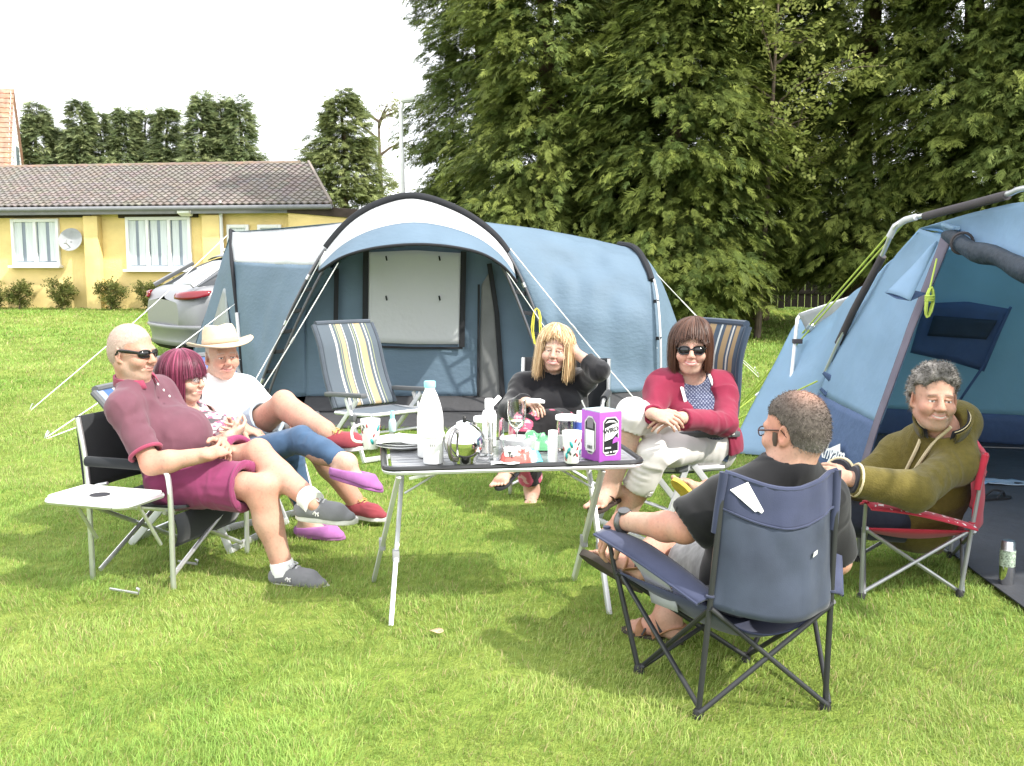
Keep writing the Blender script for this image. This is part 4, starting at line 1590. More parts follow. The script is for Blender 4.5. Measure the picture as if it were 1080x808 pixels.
    q.obj('shoulder_panel', blue, t, solid=.003)
    q = MB()
    q.loft([ew_b[2], Vector((4.75, 5, 0)), Vector((4.6, 2.6, 0))], [ew_t[2], Vector((4.3, 5, 1.75)), Vector((4.2, 2.8, 1.6))], 24, 14, wr=.03, seed=41)
    q.obj('back_wall', inner, t, solid=.003)
    # inner window panel on the end wall
    pa, pb, pc = V3(ew_b[0]), V3(ew_b[1]), V3(ew_t[1])
    pn = np.cross(pb - pa, pc - pa)
    def ew(u, v, out=.0):
        r_ = V3(ray(u, v))
        k = (pn @ (pa - np.array([0, 0, CAM_H]))) / (pn @ r_)
        return Vector(np.array([0, 0, CAM_H]) + r_ * (k - .10 - out))
    q = MB()
    q.loft([ew(975, 320), ew(1020, 318), ew(1066, 326)], [ew(960, 372), ew(1005, 382), ew(1038, 392)], 16, 10, wr=.006)
    wp = q.obj('inner_window', navy, t, solid=.003)
    q = MB()
    q.loft([ew(985, 333, .02), ew(1052, 338, .02)], [ew(978, 354, .02), ew(1040, 358, .02)], 12, 6)
    q.obj('window_mesh', meshw, wp, solid=.003)
    q = MB()
    q.tube([ew(1066, 324, .03), ew(1038, 385, .03), ew(1000, 440, .03), ew(955, 492, .03)], .010, n=6)
    q.obj('zip_seam', navy, t)
    for v in ((312, 304), (316, 340)):
        pass
    # groundsheet
    gpts = [GP(905, 524), GP(950, 548), GP(1000, 585), GP(1032, 611), GP(1085, 650), Vector((2.25, 2.6, 0)), Vector((4.7, 2.6, 0)), Vector((4.6, 7.3, gz(0, 7.3))), Vector((3.0, 7.8, gz(0, 7.8))), GP(836, 456), GP(845, 487)]
    q = MB()
    q.fan([p + Vector((0, 0, .022)) for p in gpts])
    q.obj('groundsheet', sheet, t, smooth=False, solid=.006)
    GRASS_KEEP_OUT.append([(p.x, p.y) for p in gpts])
    # print on the front panel
    pa, pb, pc = V3(GP(845, 487)), V3(GP(905, 524)), V3(W(1005, 251, 5.9))
    pn = np.cross(pb - pa, pc - pa)
    pn /= np.linalg.norm(pn)
    if pn[0] > 0:
        pn = -pn
    def onp(u, v, out):
        r_ = V3(ray(u, v))
        k = (pn @ (pa - np.array([0, 0, CAM_H]))) / (pn @ r_)
        return Vector(np.array([0, 0, CAM_H]) + r_ * k + pn * out)
    c = onp(884, 480, .045)
    xd = (onp(900, 485, 0) - onp(868, 475, 0)).normalized()
    zd = Vector(pn)
    text('printed_name', 'Khyam', .145, frame4(c, xd, zd), white, t, bold=True)
    q = MB()
    q.poly([onp(879, 476, .045), onp(893, 470, .045), onp(893, 479, .045)], zd * .0015)
    q.obj('printed_emblem', white, t, smooth=False)
    # cords
    for a_, b_ in ((W(945, 238, 6.33), GP(778, 430)), (W(953, 236, 6.28), GP(775, 437)), (W(840, 385, 8.2), GP(752, 452)), (W(862, 402, 7.1), GP(745, 458))):
        rope(t, 'guy_rope', a_, b_, lime, r=.006, sag=.0, peg=alu)
    q = MB()
    q.loft([W(858, 408, 7.2), W(872, 402, 7.1), W(884, 393, 7.0)], [W(866, 404, 7.2), W(876, 399, 7.1), W(885, 391, 7.0)], 8, 3)
    q.obj('peg_strap', sleeve, t, solid=.004)
# ================================================================== FURNITURE
def local_frame(loc, fwd):
    f = Vector((fwd[0], fwd[1], 0)).normalized()
    return math.atan2(-f.x, f.y)


def stripe_material(name, base, stripes):
    """woven stripes across the local x axis"""
    m = bpy.data.materials.new(name)
    m.use_nodes = True
    nt = m.node_tree
    b = nt.nodes['Principled BSDF']
    a = nt.nodes.new('ShaderNodeAttribute')
    a.attribute_name = 'across'
    r = nt.nodes.new('ShaderNodeValToRGB')
    r.color_ramp.interpolation = 'CONSTANT'
    e = r.color_ramp.elements
    e[0].position, e[0].color = 0, (*base, 1)
    e[1].position, e[1].color = stripes[0][0], (*stripes[0][1], 1)
    for p, c in stripes[1:]:
        n = e.new(p)
        n.color = (*c, 1)
    nt.links.new(a.outputs['Fac'], r.inputs['Fac'])
    no = nt.nodes.new('ShaderNodeTexNoise')
    no.inputs['Scale'].default_value = 500
    bp = nt.nodes.new('ShaderNodeBump')
    bp.inputs['Strength'].default_value = .25
    bp.inputs['Distance'].default_value = .002
    nt.links.new(no.outputs['Fac'], bp.inputs['Height'])
    nt.links.new(bp.outputs['Normal'], b.inputs['Normal'])
    nt.links.new(r.outputs['Color'], b.inputs['Base Color'])
    b.inputs['Roughness'].default_value = .85
    return m


def recliner(label, loc, fwd, stripe_m, frame_m, arm_m, back_h=.80, tilt=22, group=None, seat_h=.42, seat_m=None, arm_h=.62, edge=None):
    """folding camping recliner: padded striped back, seat, arms, crossed flat legs"""
    x, y = loc
    t = thing('reclining_chair', label, 'chair', (x, y, gz(x, y)), local_frame(loc, fwd), group)
    W_ = .50
    ta = R(tilt)
    def back(u, v):      # v up the back, u across -1..1
        bow = -.035 * math.sin(v * math.pi * 1.6) + .05 * max(0, v - .75) / .25 * -1
        d = v * back_h
        return Vector((u * (W_ / 2) * (1 - .04 * v), -.22 - math.sin(ta) * d + bow * .6 - .022 * (1 - u * u) * 1.0, seat_h + .03 + math.cos(ta) * d))
    def pad(name, fn, n_u, n_v, thick, m, parent):
        rows = [[fn(-1 + 2 * i / (n_u - 1), j / (n_v - 1)) for i in range(n_u)] for j in range(n_v)]
        b = MB()
        b.grid(rows)
        o = b.obj(name, m, parent, world_space=False, solid=thick)
        at_ = o.data.attributes.new('across', 'FLOAT', 'POINT')
        at_.data.foreach_set('value', [i / (n_u - 1) for j in range(n_v) for i in range(n_u)])
        return o
    pad('backrest', back, 41, 22, .03, stripe_m, t)
    def seat(u, v):
        return Vector((u * W_ / 2, -.22 + v * .48, seat_h + .03 * v - .025 * math.sin(math.pi * v) * (1 - .4 * u * u)))
    pad('seat', seat, 41, 14, .03, seat_m or stripe_m, t)
    b = MB()
    for sg in (-1, 1):
        b.tube([back(sg * 1.02, v) + Vector((sg * .012, 0, 0)) for v in np.linspace(0, 1, 12)], .018, n=8)
    b.tube([back(u, 1.0) + Vector((0, 0, .012)) for u in np.linspace(-1, 1, 9)], .02, n=8)
    b.obj('back_frame', edge or arm_m, t, world_space=False)
    b = MB()
    for sg in (-1, 1):
        b.tube([seat(sg * 1.04, 0), seat(sg * 1.04, .5) + Vector((0, 0, .01)), seat(sg * 1.04, 1)], .014, n=8)
    b.tube([seat(-1.04, 1), seat(1.04, 1)], .014, n=8)
    b.obj('seat_frame', frame_m, t, world_space=False)
    xs = W_ / 2 + .045
    for sg in (-1, 1):
        b = MB()
        b.box((sg * xs, -.03, arm_h), (.055, .50, .032), Euler((.06, 0, 0)), bev=.012)
        b.obj('armrest', arm_m, t, world_space=False)
        b = MB()
        b.bar((sg * xs, -.02, arm_h - .02), (sg * (xs - .005), .20, .0), .035, .016, axis=(0, 1, 0))
        b.obj('leg', frame_m, t, world_space=False)
        b = MB()
        b.bar((sg * (xs - .02), .10, arm_h - .02), (sg * (xs - .02), -.38, .0), .035, .016, axis=(0, 1, 0))
        b.obj('leg', frame_m, t, world_space=False)
        b = MB()
        b.box((sg * (xs - .005), .06, arm_h - .16), (.035, .06, .05), bev=.01)
        b.obj('joint', arm_m, t, world_space=False)
    for a_, b_ in (((-xs, .20, .02), (xs, .20, .02)), ((-xs + .02, -.38, .02), (xs - .02, -.38, .02))):
        b = MB()
        b.bar(a_, b_, .035, .016)
        b.obj('cross_bar', frame_m, t, world_space=False)
    b = MB()
    b.tube([(-xs, .12, .19), (xs, .12, .19)], .010, n=8)
    b.obj('stretcher', frame_m, t, world_space=False)
    return t


def director_chair(label, loc, fwd, fabric_m, frame_m, table_side=None, group=None, sw=.27, seat_h=.43, arm_h=.62, back_top=.86, depth=.44):
    """folding director's chair with padded arm sleeves and, on one side, a flip-up side table"""
    x, y = loc
    t = thing('director_chair', label, 'chair', (x, y, gz(x, y)), local_frame(loc, fwd), group)
    d = depth / 2
    for sg in (-1, 1):
        b = MB()
        b.tube(spline([(sg * sw, d, 0), (sg * sw, d, arm_h - .09), (sg * sw, d - .035, arm_h - .01), (sg * sw, d - .10, arm_h), (sg * sw, -d + .05, arm_h)], 6), .0125, n=10)
        b.obj('front_leg', frame_m, t, world_space=False)
        b = MB()
        b.tube(spline([(sg * sw, -d, 0), (sg * sw, -d - .005, arm_h - .05), (sg * sw, -d - .04, back_top)], 6), .0125, n=10)
        b.obj('rear_leg', frame_m, t, world_space=False)
        b = MB()
        b.tube([(sg * sw, d - .115, arm_h + .004), (sg * sw, -d + .0, arm_h + .004)], .024, n=12)
        b.obj('arm_sleeve', fabric_m, t, world_space=False)
        b = MB()
        b.tube(spline([(sg * (sw - .005), -d, .30), (sg * (sw - .005), -d + .02, .42), (sg * (sw - .005), -d + .10, .45)], 5), .008, n=8)
        b.obj('arm_brace', frame_m, t, world_space=False)
    for yy in (d - .02, -d + .03):
        for sg in (-1, 1):
            b = MB()
            b.tube([(sg * sw, yy + .012 * sg, .05 if yy > 0 else .05), (-sg * sw, yy + .012 * sg, seat_h - .03)], .0105, n=8)
            b.obj('cross_brace', frame_m, t, world_space=False)
    for sg in (-1, 1):
        b = MB()
        b.tube([(sg * (sw - .02), d, seat_h - .02), (sg * (sw - .02), -d - .01, seat_h - .03)], .0105, n=8)
        b.obj('seat_rail', frame_m, t, world_space=False)
    b = MB()
    rows = [[Vector((u * (sw - .015), d + .01 - v * (depth + .02), seat_h - .01 - .05 * (1 - u * u) * math.sin(math.pi * (v * .8 + .15)))) for u in np.linspace(-1, 1, 13)] for v in np.linspace(0, 1, 10)]
    b.grid(rows)
    b.obj('seat', fabric_m, t, world_space=False, solid=.012)
    b = MB()
    z0, z1 = arm_h - .14, back_top + .005
    rows = [[Vector((u * sw * 1.02, -d - .012 - .03 * (v) - .05 * (1 - u * u), z0 + (z1 - z0) * v - .01 * (1 - u * u) * v)) for u in np.linspace(-1, 1, 17)] for v in np.linspace(0, 1, 12)]
    b.grid(rows)
    b.obj('backrest', fabric_m, t, world_space=False, solid=.014)
    b = MB()
    b.loft([(-sw + .03, d - .01, seat_h - .05), (sw - .03, d - .01, seat_h - .05)], [(-sw + .06, d - .03, seat_h - .20), (sw - .06, d - .03, seat_h - .20)], 10, 8, sag=-.02)
    b.obj('storage_pocket', fabric_m, t, world_space=False, solid=.006)
    if table_side:
        s = table_side
        top = mat('side_table_white', (.70, .69, .66), rough=.35, var=.03)
        b = MB()
        ol = []
        x0, x1, y0, y1, rr = s * (sw + .025), s * (sw + .28), -.21, .20, .05
        for cx, cy, a0 in ((x1 - s * rr, y1 - rr, 0), (x0 + s * .015, y1 - .015, 90), (x0 + s * .015, y0 + .015, 180), (x1 - s * rr, y0 + rr, 270)):
            r_ = rr if abs(cx - x1) < .1 else .015
            for k in range(5):
                a_ = R(a0 + k * 22.5)
                ol.append(Vector((cx + s * r_ * math.cos(a_), cy + r_ * math.sin(a_), seat_h + .055)))
        b.poly(ol, (0, 0, .02))
        o = b.obj('side_table', top, t, world_space=False)
        b = MB()
        b.tube(ol + [ol[0]], .013, n=8, cap=False)
        b.obj('table_rim', frame_m, o, world_space=False)
        b = MB()
        hx = s * (sw + .18)
        b.lathe([(0, 0), (.042, 0), (.042, .002), (0, .002)], (hx, .0, seat_h + .0755), n=24)
        b.obj('cup_hole_disc', mat('hole_shade', (.03, .03, .035)), o, world_space=False)  # flat dark disc on the top; its colour stands in for shade inside a hole
        for yy in (-.17, .17):
            b = MB()
            b.tube([(s * (sw + .015), yy, seat_h - .17), (s * (sw + .16), yy, seat_h + .05)], .008, n=8)
            b.obj('table_strut', frame_m, o, world_space=False)
    return t


def quad_chair(label, name, corners, fabric_m, frame_m, seat_h, back_h, arm_h, group=None, arm_trim=None, cup=None, worn=None, lean=.16, head_m=None, tops=None, arm_ends=None, sag=.10, back_m=None):
    """folding quad chair from its four foot points (rear left, rear right, front right, front left, seen by the sitter)"""
    rl, rr, fr, fl = [Vector(c) for c in corners]
    c = (rl + rr + fr + fl) / 4
    t = thing(name, label, 'chair', (c.x, c.y, gz(c.x, c.y)))
    fw = ((fl + fr) / 2 - (rl + rr) / 2)
    fw.z = 0
    fw.normalize()
    up = Vector((0, 0, 1))
    sd = fw.cross(up)
    r = .0095
    topl, topr = rl - fw * lean * .7 + up * back_h - sd * .02, rr - fw * lean * .7 + up * back_h + sd * .02
    if tops:
        topl, topr = Vector(tops[0]), Vector(tops[1])
    sl_, sr_ = rl.lerp(topl, seat_h * .93 / back_h), rr.lerp(topr, seat_h * .93 / back_h)
    fsl, fsr = fl + up * seat_h, fr + up * seat_h
    afl, afr = fl + up * arm_h - sd * .05 + fw * .02, fr + up * arm_h + sd * .05 + fw * .02
    if arm_ends:
        afl, afr = Vector(arm_ends[0]), Vector(arm_ends[1])
        fsl, fsr = fl.lerp(afl, seat_h / arm_h), fr.lerp(afr, seat_h / arm_h)
    def leg(a, b, nm='leg', rad=r):
        q = MB()
        q.tube([a, b], rad, n=9)
        return q.obj(nm, frame_m, t)
    leg(rl, topl, 'rear_post')
    leg(rr, topr, 'rear_post')
    leg(fl + fw * .0, fl.lerp(fsl, 1.0), 'front_leg')
    leg(fr, fsr, 'front_leg')
    leg(fsl - up * .02, afl, 'arm_post', r * .9)
    leg(fsr - up * .02, afr, 'arm_post', r * .9)
    o = .012
    for a, b, k in ((rl, sr_, 1), (rr, sl_, -1), (fl, fsr, 1), (fr, fsl, -1), (rl, fsl, 1), (fl, sl_, -1), (rr, fsr, 1), (fr, sr_, -1)):
        n = (b - a).cross(up).normalized()
        leg(a + n * o * k + up * .02, b + n * o * k, 'brace', r * .9)
    for p in (rl, rr, fr, fl):
        q = MB()
        q.lathe([(0, -.005), (.02, -.005), (.018, .02), (.011, .03), (0, .03)], p, n=12)
        q.obj('foot_cap', mat('black_plastic', (.02, .02, .02), rough=.5), t)
    # seat sling
    rows = []
    for v in np.linspace(0, 1, 14):
        a, b = fsl.lerp(sl_, v), fsr.lerp(sr_, v)
        rows.append([a.lerp(b, u) - up * (sag * math.sin(math.pi * u) ** .8 * (.35 + .65 * math.sin(math.pi * min(1, v * .75 + .12)))) for u in np.linspace(0, 1, 17)])
    q = MB()
    q.grid(rows)
    q.obj('seat', fabric_m, t, solid=.005)
    # back
    mid_h = .74
    def bk(u, v):
        a, b = sl_.lerp(topl, v), sr_.lerp(topr, v)
        p = a.lerp(b, u)
        s = math.sin(math.pi * u)
        return p - fw * (.085 * s * (1 - .55 * v)) - up * (.05 * s ** 1.2 * v ** 3) + fw * (.016 * vnoise(np.array([[u * 3.2, v * 1.5, 1.3]]), 2, 4, 2)[0] + .007 * math.sin(26 * u + 3 * v) * (1 - min(1, 5 * u * (1 - u))) ) - up * .03 * s * (1 - v) ** 3
    for nm, v0, v1, m in (('backrest', .0, mid_h, back_m or fabric_m), ('head_panel', mid_h, 1.0, head_m or fabric_m)):
        q = MB()
        def bow(u, v):
            return v - (.10 * math.sin(math.pi * u) if abs(v - mid_h) < 1e-6 else 0)
        q.grid([[bk(u, v0 + (v1 - v0) * v - .10 * math.sin(math.pi * u) * ((1 - v) if nm == 'head_panel' else v)) - (fw * .004 if nm == 'head_panel' else fw * 0) for u in np.linspace(0, 1, 25)] for v in np.linspace(0, 1, 16)])
        q.obj(nm, m, t, solid=.005)
    q = MB()
    q.tube([bk(u, 1.0) for u in np.linspace(0, 1, 16)], .009, n=8)
    q.tube([bk(u, mid_h - .10 * math.sin(math.pi * u)) - fw * .006 for u in np.linspace(0, 1, 16)], .004, n=6)
    for u in (0.0, 1.0):
        q.tube([bk(u, v) + fw * .002 for v in np.linspace(.55, 1.0, 8)], .0155, n=10)
    q.obj('binding', head_m or fabric_m, t)
    # arm straps
    for af, s_, sg in ((afl, sl_, -1), (afr, sr_, 1)):
        a0 = s_ + up * .03
        n = sd * sg
        pts = [a0, a0.lerp(af, .35) + up * .012, a0.lerp(af, .7) + up * .014, af]
        ws = [.045, .055, .062, .05]
        rows = []
        P = spline(pts, 6)
        Wd = np.interp(np.linspace(0, 1, len(P)), [0, .33, .7, 1], ws)
        for p, w_ in zip(P, Wd):
            p = Vector(p)
            rows.append([p + n * (w_ * k) - up * (.014 * k * k) for k in (-1, -.7, -.3, .3, .7, 1)])
        q = MB()
        q.grid(rows)
        for e, ww in ((P[0], ws[0]), (P[-1], ws[-1])):
            pass
        am = q.obj('arm_strap', arm_trim or fabric_m, t, solid=.008)
        q = MB()
        for k in (-1, 1):
            q.tube([Vector(p) + n * (w_ * k) - up * .014 for p, w_ in zip(P, Wd)], .005, n=6)
        for p in (P[0], P[-1]):
            q.lathe([(0, .0), (.014, 0), (.014, .006), (0, .007)], Vector(p) + up * .004, n=14)
        q.obj('edging', fabric_m, am)
    if cup:
        a0, af = sl_ + up * .03, afl
        p = a0.lerp(af, .62) - up * .02
        q = MB()
        q.loft([p - fw * .10 - sd * .02, p + fw * .10 - sd * .02], [p - fw * .13 + sd * .06 - up * .15, p + fw * .04 + sd * .06 - up * .17], 10, 8, sag=.02)
        q.obj('side_mesh', cup, t, solid=.004)
    return t, bk, fw, sd


def build_furniture():
    alu = mat('brushed_aluminium', (.66, .67, .67), rough=.32, metal=.8, var=.06, scale=20)
    flat_alu = mat('satin_aluminium', (.62, .63, .64), rough=.45, metal=.5, var=.06)
    greypl = mat('grey_arm_plastic', (.10, .105, .11), rough=.5, var=.08)
    blk = fabric('black_canvas', (.017, .019, .022), bscale=260)
    blue_g = (.066, .084, .102)
    tan, lime, cream = (.34, .26, .145), (.22, .24, .13), (.44, .43, .40)
    wide = [(.09, lime), (.105, blue_g), (.14, cream), (.16, blue_g), (.20, tan), (.31, cream), (.325, blue_g), (.35, lime), (.365, blue_g), (.39, cream), (.40, blue_g), (.53, cream), (.545, blue_g),
            (.56, tan), (.64, blue_g), (.66, lime), (.675, blue_g), (.72, cream), (.76, blue_g)]
    s1 = stripe_material('pale_striped_canvas', blue_g, wide)
    d_ = (.035, .055, .085)
    dark = [(.06, (.26, .18, .09)), (.14, d_), (.17, cream), (.20, d_), (.24, (.26, .18, .09)), (.34, d_), (.40, (.42, .44, .42)), (.43, d_), (.52, (.26, .18, .09)), (.64, d_), (.70, cream), (.73, d_), (.80, (.26, .18, .09)), (.90, d_)]
    s2 = stripe_material('dark_striped_canvas', d_, dark)
    bl = (.05, .11, .26)
    s3 = stripe_material('blue_striped_canvas', bl, [(.1, (.5, .53, .58)), (.2, bl), (.35, (.2, .27, .4)), (.5, bl), (.62, (.5, .53, .58)), (.72, bl), (.9, (.25, .3, .4))])
    blueseat = fabric('slate_seat', (.085, .105, .128))
    slate = fabric('slate_edging', (.06, .072, .088))
    p = GP(404, 479)
    recliner('empty high backed recliner with tan and cream stripes, facing the table by the porch', (p.x, p.y), (.66, -.75), s1, flat_alu, greypl, back_h=.66, tilt=26, group='striped folding recliners', seat_h=.31, arm_h=.46, edge=slate, seat_m=blueseat)
    p = N(737, 467, 5.68)
    recliner('dark recliner with brown and cream stripes under the woman in the burgundy hoodie', (p.x - .20, p.y + .05), (-.90, -.44), s2, flat_alu, greypl, back_h=.70, tilt=11, group='striped folding recliners', seat_m=blueseat, arm_h=.57, seat_h=.38, edge=fabric('dark_edging', (.03, .045, .07)))
    p = N(236, 487, 5.66)
    recliner('blue striped recliner under the woman with burgundy hair', (p.x, p.y), (.95, -.25), s3, flat_alu, greypl, back_h=.56, tilt=38, group='blue folding recliners', arm_h=.53, seat_h=.30)
    p = N(264, 463, 6.12)
    recliner('blue striped recliner under the man in the sun hat', (p.x, p.y), (.75, -.65), s3, flat_alu, greypl, back_h=.60, tilt=36, group='blue folding recliners', arm_h=.55, seat_h=.34)
    # chair of the man in the polo shirt: feet seen at (95,615) (180,625) (262,580)
    a, b, c = GP(95, 615), GP(180, 625), GP(262, 580)
    fwd = (b - a)
    fwd.z = 0
    ctr = (a + c) / 2
    director_chair('black and silver folding chair with white side table under the polo shirt man', (ctr.x, ctr.y), fwd, blk, alu, table_side=1, group='black director chairs', sw=.29, seat_h=.37, arm_h=.54, back_top=.74, depth=.43)
    p = N(583, 446, 6.78)
    director_chair('black folding chair with silver arms under the blonde woman', (p.x + .05, p.y + .06), (-.18, -1), blk, alu, group='black director chairs', sw=.28, seat_h=.40, arm_h=.58, back_top=.80)
    # front navy quad chair
    navy = fabric('navy_canvas', (.040, .047, .085), var=.2, scale=7, bscale=300, rough=.75)
    washed = fabric('faded_navy_canvas', (.042, .052, .076), var=.38, scale=5, bscale=300, rough=.7)
    blackst = mat('black_steel_tube', (.022, .023, .025), rough=.4, spec=.5)
    greymesh = fabric('grey_cup_mesh', (.30, .31, .33))
    rl, rr = GP(736, 757), GP(870, 748)
    fl, fr = GP(674, 709), GP(786, 697)
    t, bk, fw, sd = quad_chair('navy folding camp chair seen from behind, nearest to the camera', 'camp_chair', (rl, rr, fr, fl), navy, blackst, .38, .78, .54, cup=greymesh, group='folding quad chairs', head_m=navy, sag=.16, back_m=washed,
                               tops=(W(764, 498, rl.y + .03), W(884, 496, rr.y + .03)), arm_ends=(W(640, 558, 3.42), W(868, 545, 3.62)))
    q = MB()
    o0 = bk(.10, .94) - fw * .014
    def onb(u, v):
        return bk(u, v) - fw * .012
    q.add([onb(.03, .885), onb(.17, .985), onb(.29, .775), onb(.275, .752), onb(.245, .768), onb(.225, .755), onb(.20, .775)], [tuple(range(7))])
    q.obj('white_label', mat('white_paper_tag', (.78, .78, .77), rough=.8), t, smooth=False, solid=.001)
    q = MB()
    q.add([onb(.70, .41) , onb(.755, .425), onb(.76, .455), onb(.715, .445)], [(0, 1, 2, 3)])
    q.obj('pale_stain', mat('bird_lime', (.45, .46, .44), rough=.9), t, smooth=False, solid=.001)
    # red quad chair of the man in the olive jacket
    redm = fabric('red_canvas', (.36, .025, .045), var=.1)
    redp = fabric('red_print', (.36, .025, .045)).copy()
    redp.name = 'red_floral_print'
    nt = redp.node_tree
    bsdf = nt.nodes['Principled BSDF']
    no = nt.nodes.new('ShaderNodeTexNoise')
    no.inputs['Scale'].default_value = 34
    co = nt.nodes.new('ShaderNodeTexCoord')
    ra = nt.nodes.new('ShaderNodeValToRGB')
    ra.color_ramp.interpolation = 'CONSTANT'
    ra.color_ramp.elements[0].color = (.36, .025, .045, 1)
    ra.color_ramp.elements[1].position = .60
    ra.color_ramp.elements[1].color = (.66, .60, .58, 1)
    nt.links.new(co.outputs['Object'], no.inputs['Vector'])
    nt.links.new(no.outputs['Fac'], ra.inputs['Fac'])
    nt.links.new(ra.outputs['Color'], bsdf.inputs['Base Color'])
    steel = mat('grey_steel_tube', (.30, .31, .32), rough=.35, metal=.6)
    rr, rl = GP(1010, 606), GP(1013, 630)
    rl, rr = GP(1012, 629), GP(1002, 588)
    fl, fr = GP(908, 632), GP(905, 592)
    quad_chair('red and white folding camp chair under the man in the olive jacket', 'camp_chair', (rl, rr, fr, fl), redm, steel, .31, .62, .43, lean=.10, group='folding quad chairs', arm_trim=redp)
    q = None
    # ---------------------------------------------------------------- table
    build_table(flat_alu)


TABLE = {}


def build_table(alu):
    slat = mat('dark_slatted_top', (.21, .215, .225), rough=.28, var=.25, scale=20, spec=.6)
    z = .70 * .903 + .012
    def on(u, v):
        d = ray(u, v)
        k = (z - CAM_H) / d.z
        return Vector((0, 0, CAM_H)) + d * k
    fl, fr = on(401, 493), on(675, 489)
    ex = (fr - fl)
    w = ex.length
    ex.normalize()
    ey = Vector((-ex.y, ex.x, 0))
    # square up to the left edge's slant a little
    dep = .60
    ctr = (fl + fr) / 2 + ey * dep / 2
    a = math.atan2(ex.y, ex.x) + R(4)
    ex = Vector((math.cos(a), math.sin(a), 0))
    ey = Vector((-ex.y, ex.x, 0))
    TABLE.update(z=z, c=ctr, ex=ex, ey=ey, w=w, d=dep)
    M = Matrix((ex, ey, Vector((0, 0, 1)))).transposed()
    t = thing('camping_table', 'folding camping table with a dark slatted top and silver crossed legs', 'table', (ctr.x, ctr.y, gz(ctr.x, ctr.y)))
    P = lambda x, y, zz: ctr + ex * x + ey * y + Vector((0, 0, zz - ctr.z))
    b = MB()
    n = 10
    for i in range(n):
        y = -dep / 2 + .03 + (dep - .06) * (i + .5) / n
        b.box(P(0, y, z - .007), (w - .05, (dep - .06) / n - .004, .012), M, bev=.003)
    b.obj('table_slats', slat, t)
    b = MB()
    pts = []
    rr = .06
    for cx, cy, a0 in ((w / 2 - rr, dep / 2 - rr, 0), (-w / 2 + rr, dep / 2 - rr, 90), (-w / 2 + rr, -dep / 2 + rr, 180), (w / 2 - rr, -dep / 2 + rr, 270)):
        for k in range(6):
            q = R(a0 + 18 * k)
            pts.append(P(cx + rr * math.cos(q), cy + rr * math.sin(q), z - .014))
    b.tube(pts + [pts[0]], .014, n=8, cap=False, flat=(.9, Vector((0, 0, 1))))
    b.obj('rim', alu, t)
    b = MB()
    pp = [p + (p - ctr).normalized() * .004 + Vector((0, 0, .011)) for p in pts]
    b.tube(pp + [pp[0]], .012, n=8, cap=False)
    b.obj('edge_trim', mat('table_edge_black', (.03, .03, .032), rough=.35), t)
    for x0, nm in ((-w / 2 + .07, -1), (w / 2 - .13, 1)):
        foot_n = GP(412, 660) if nm < 0 else GP(643, 648)
        foot_f = GP(394, 612) if nm < 0 else GP(605, 611)
        for f, y0, k in ((foot_n, dep / 2 - .06, 1), (foot_f, -dep / 2 + .06, -1)):
            b = MB()
            top = P(x0 + .018 * k, y0, z - .035)
            b.bar(top, f + Vector((.018 * k * 0, 0, -.005)), .036, .018, axis=ey)
            lg = b.obj('leg', alu, t)
            b = MB()
            mid = top.lerp(f, .62)
            b.box(mid, (.028, .045, .05), M, bev=.006)
            b.obj('leg_clamp', mat('grey_clamp', (.3, .3, .31), rough=.5), lg)
    b = MB()
    b.bar(P(-w / 2 + .09, -dep / 2 + .05, z - .05), P(-w / 2 + .25, -dep / 2 + .05, z - .02), .012, .006)
    b.tube([P(-w / 2 + .08, -.02, z - .16), P(-w / 2 + .30, -.02, z - .03)], .005)
    b.tube([P(w / 2 - .14, -.02, z - .16), P(w / 2 - .36, -.02, z - .03)], .005)
    b.obj('brace', alu, t)
    b = MB()
    b.box(P(0, -dep / 2 + .10, z - .028), (w - .2, .02, .02), M)
    b.box(P(0, dep / 2 - .10, z - .028), (w - .2, .02, .02), M)
    b.obj('under_rail', alu, t)


def on_table(u, v):
    """the spot on the table top seen at (u, v)"""
    d = ray(u, v)
    k = (TABLE['z'] + .004 - CAM_H) / d.z
    return Vector((0, 0, CAM_H)) + d * k
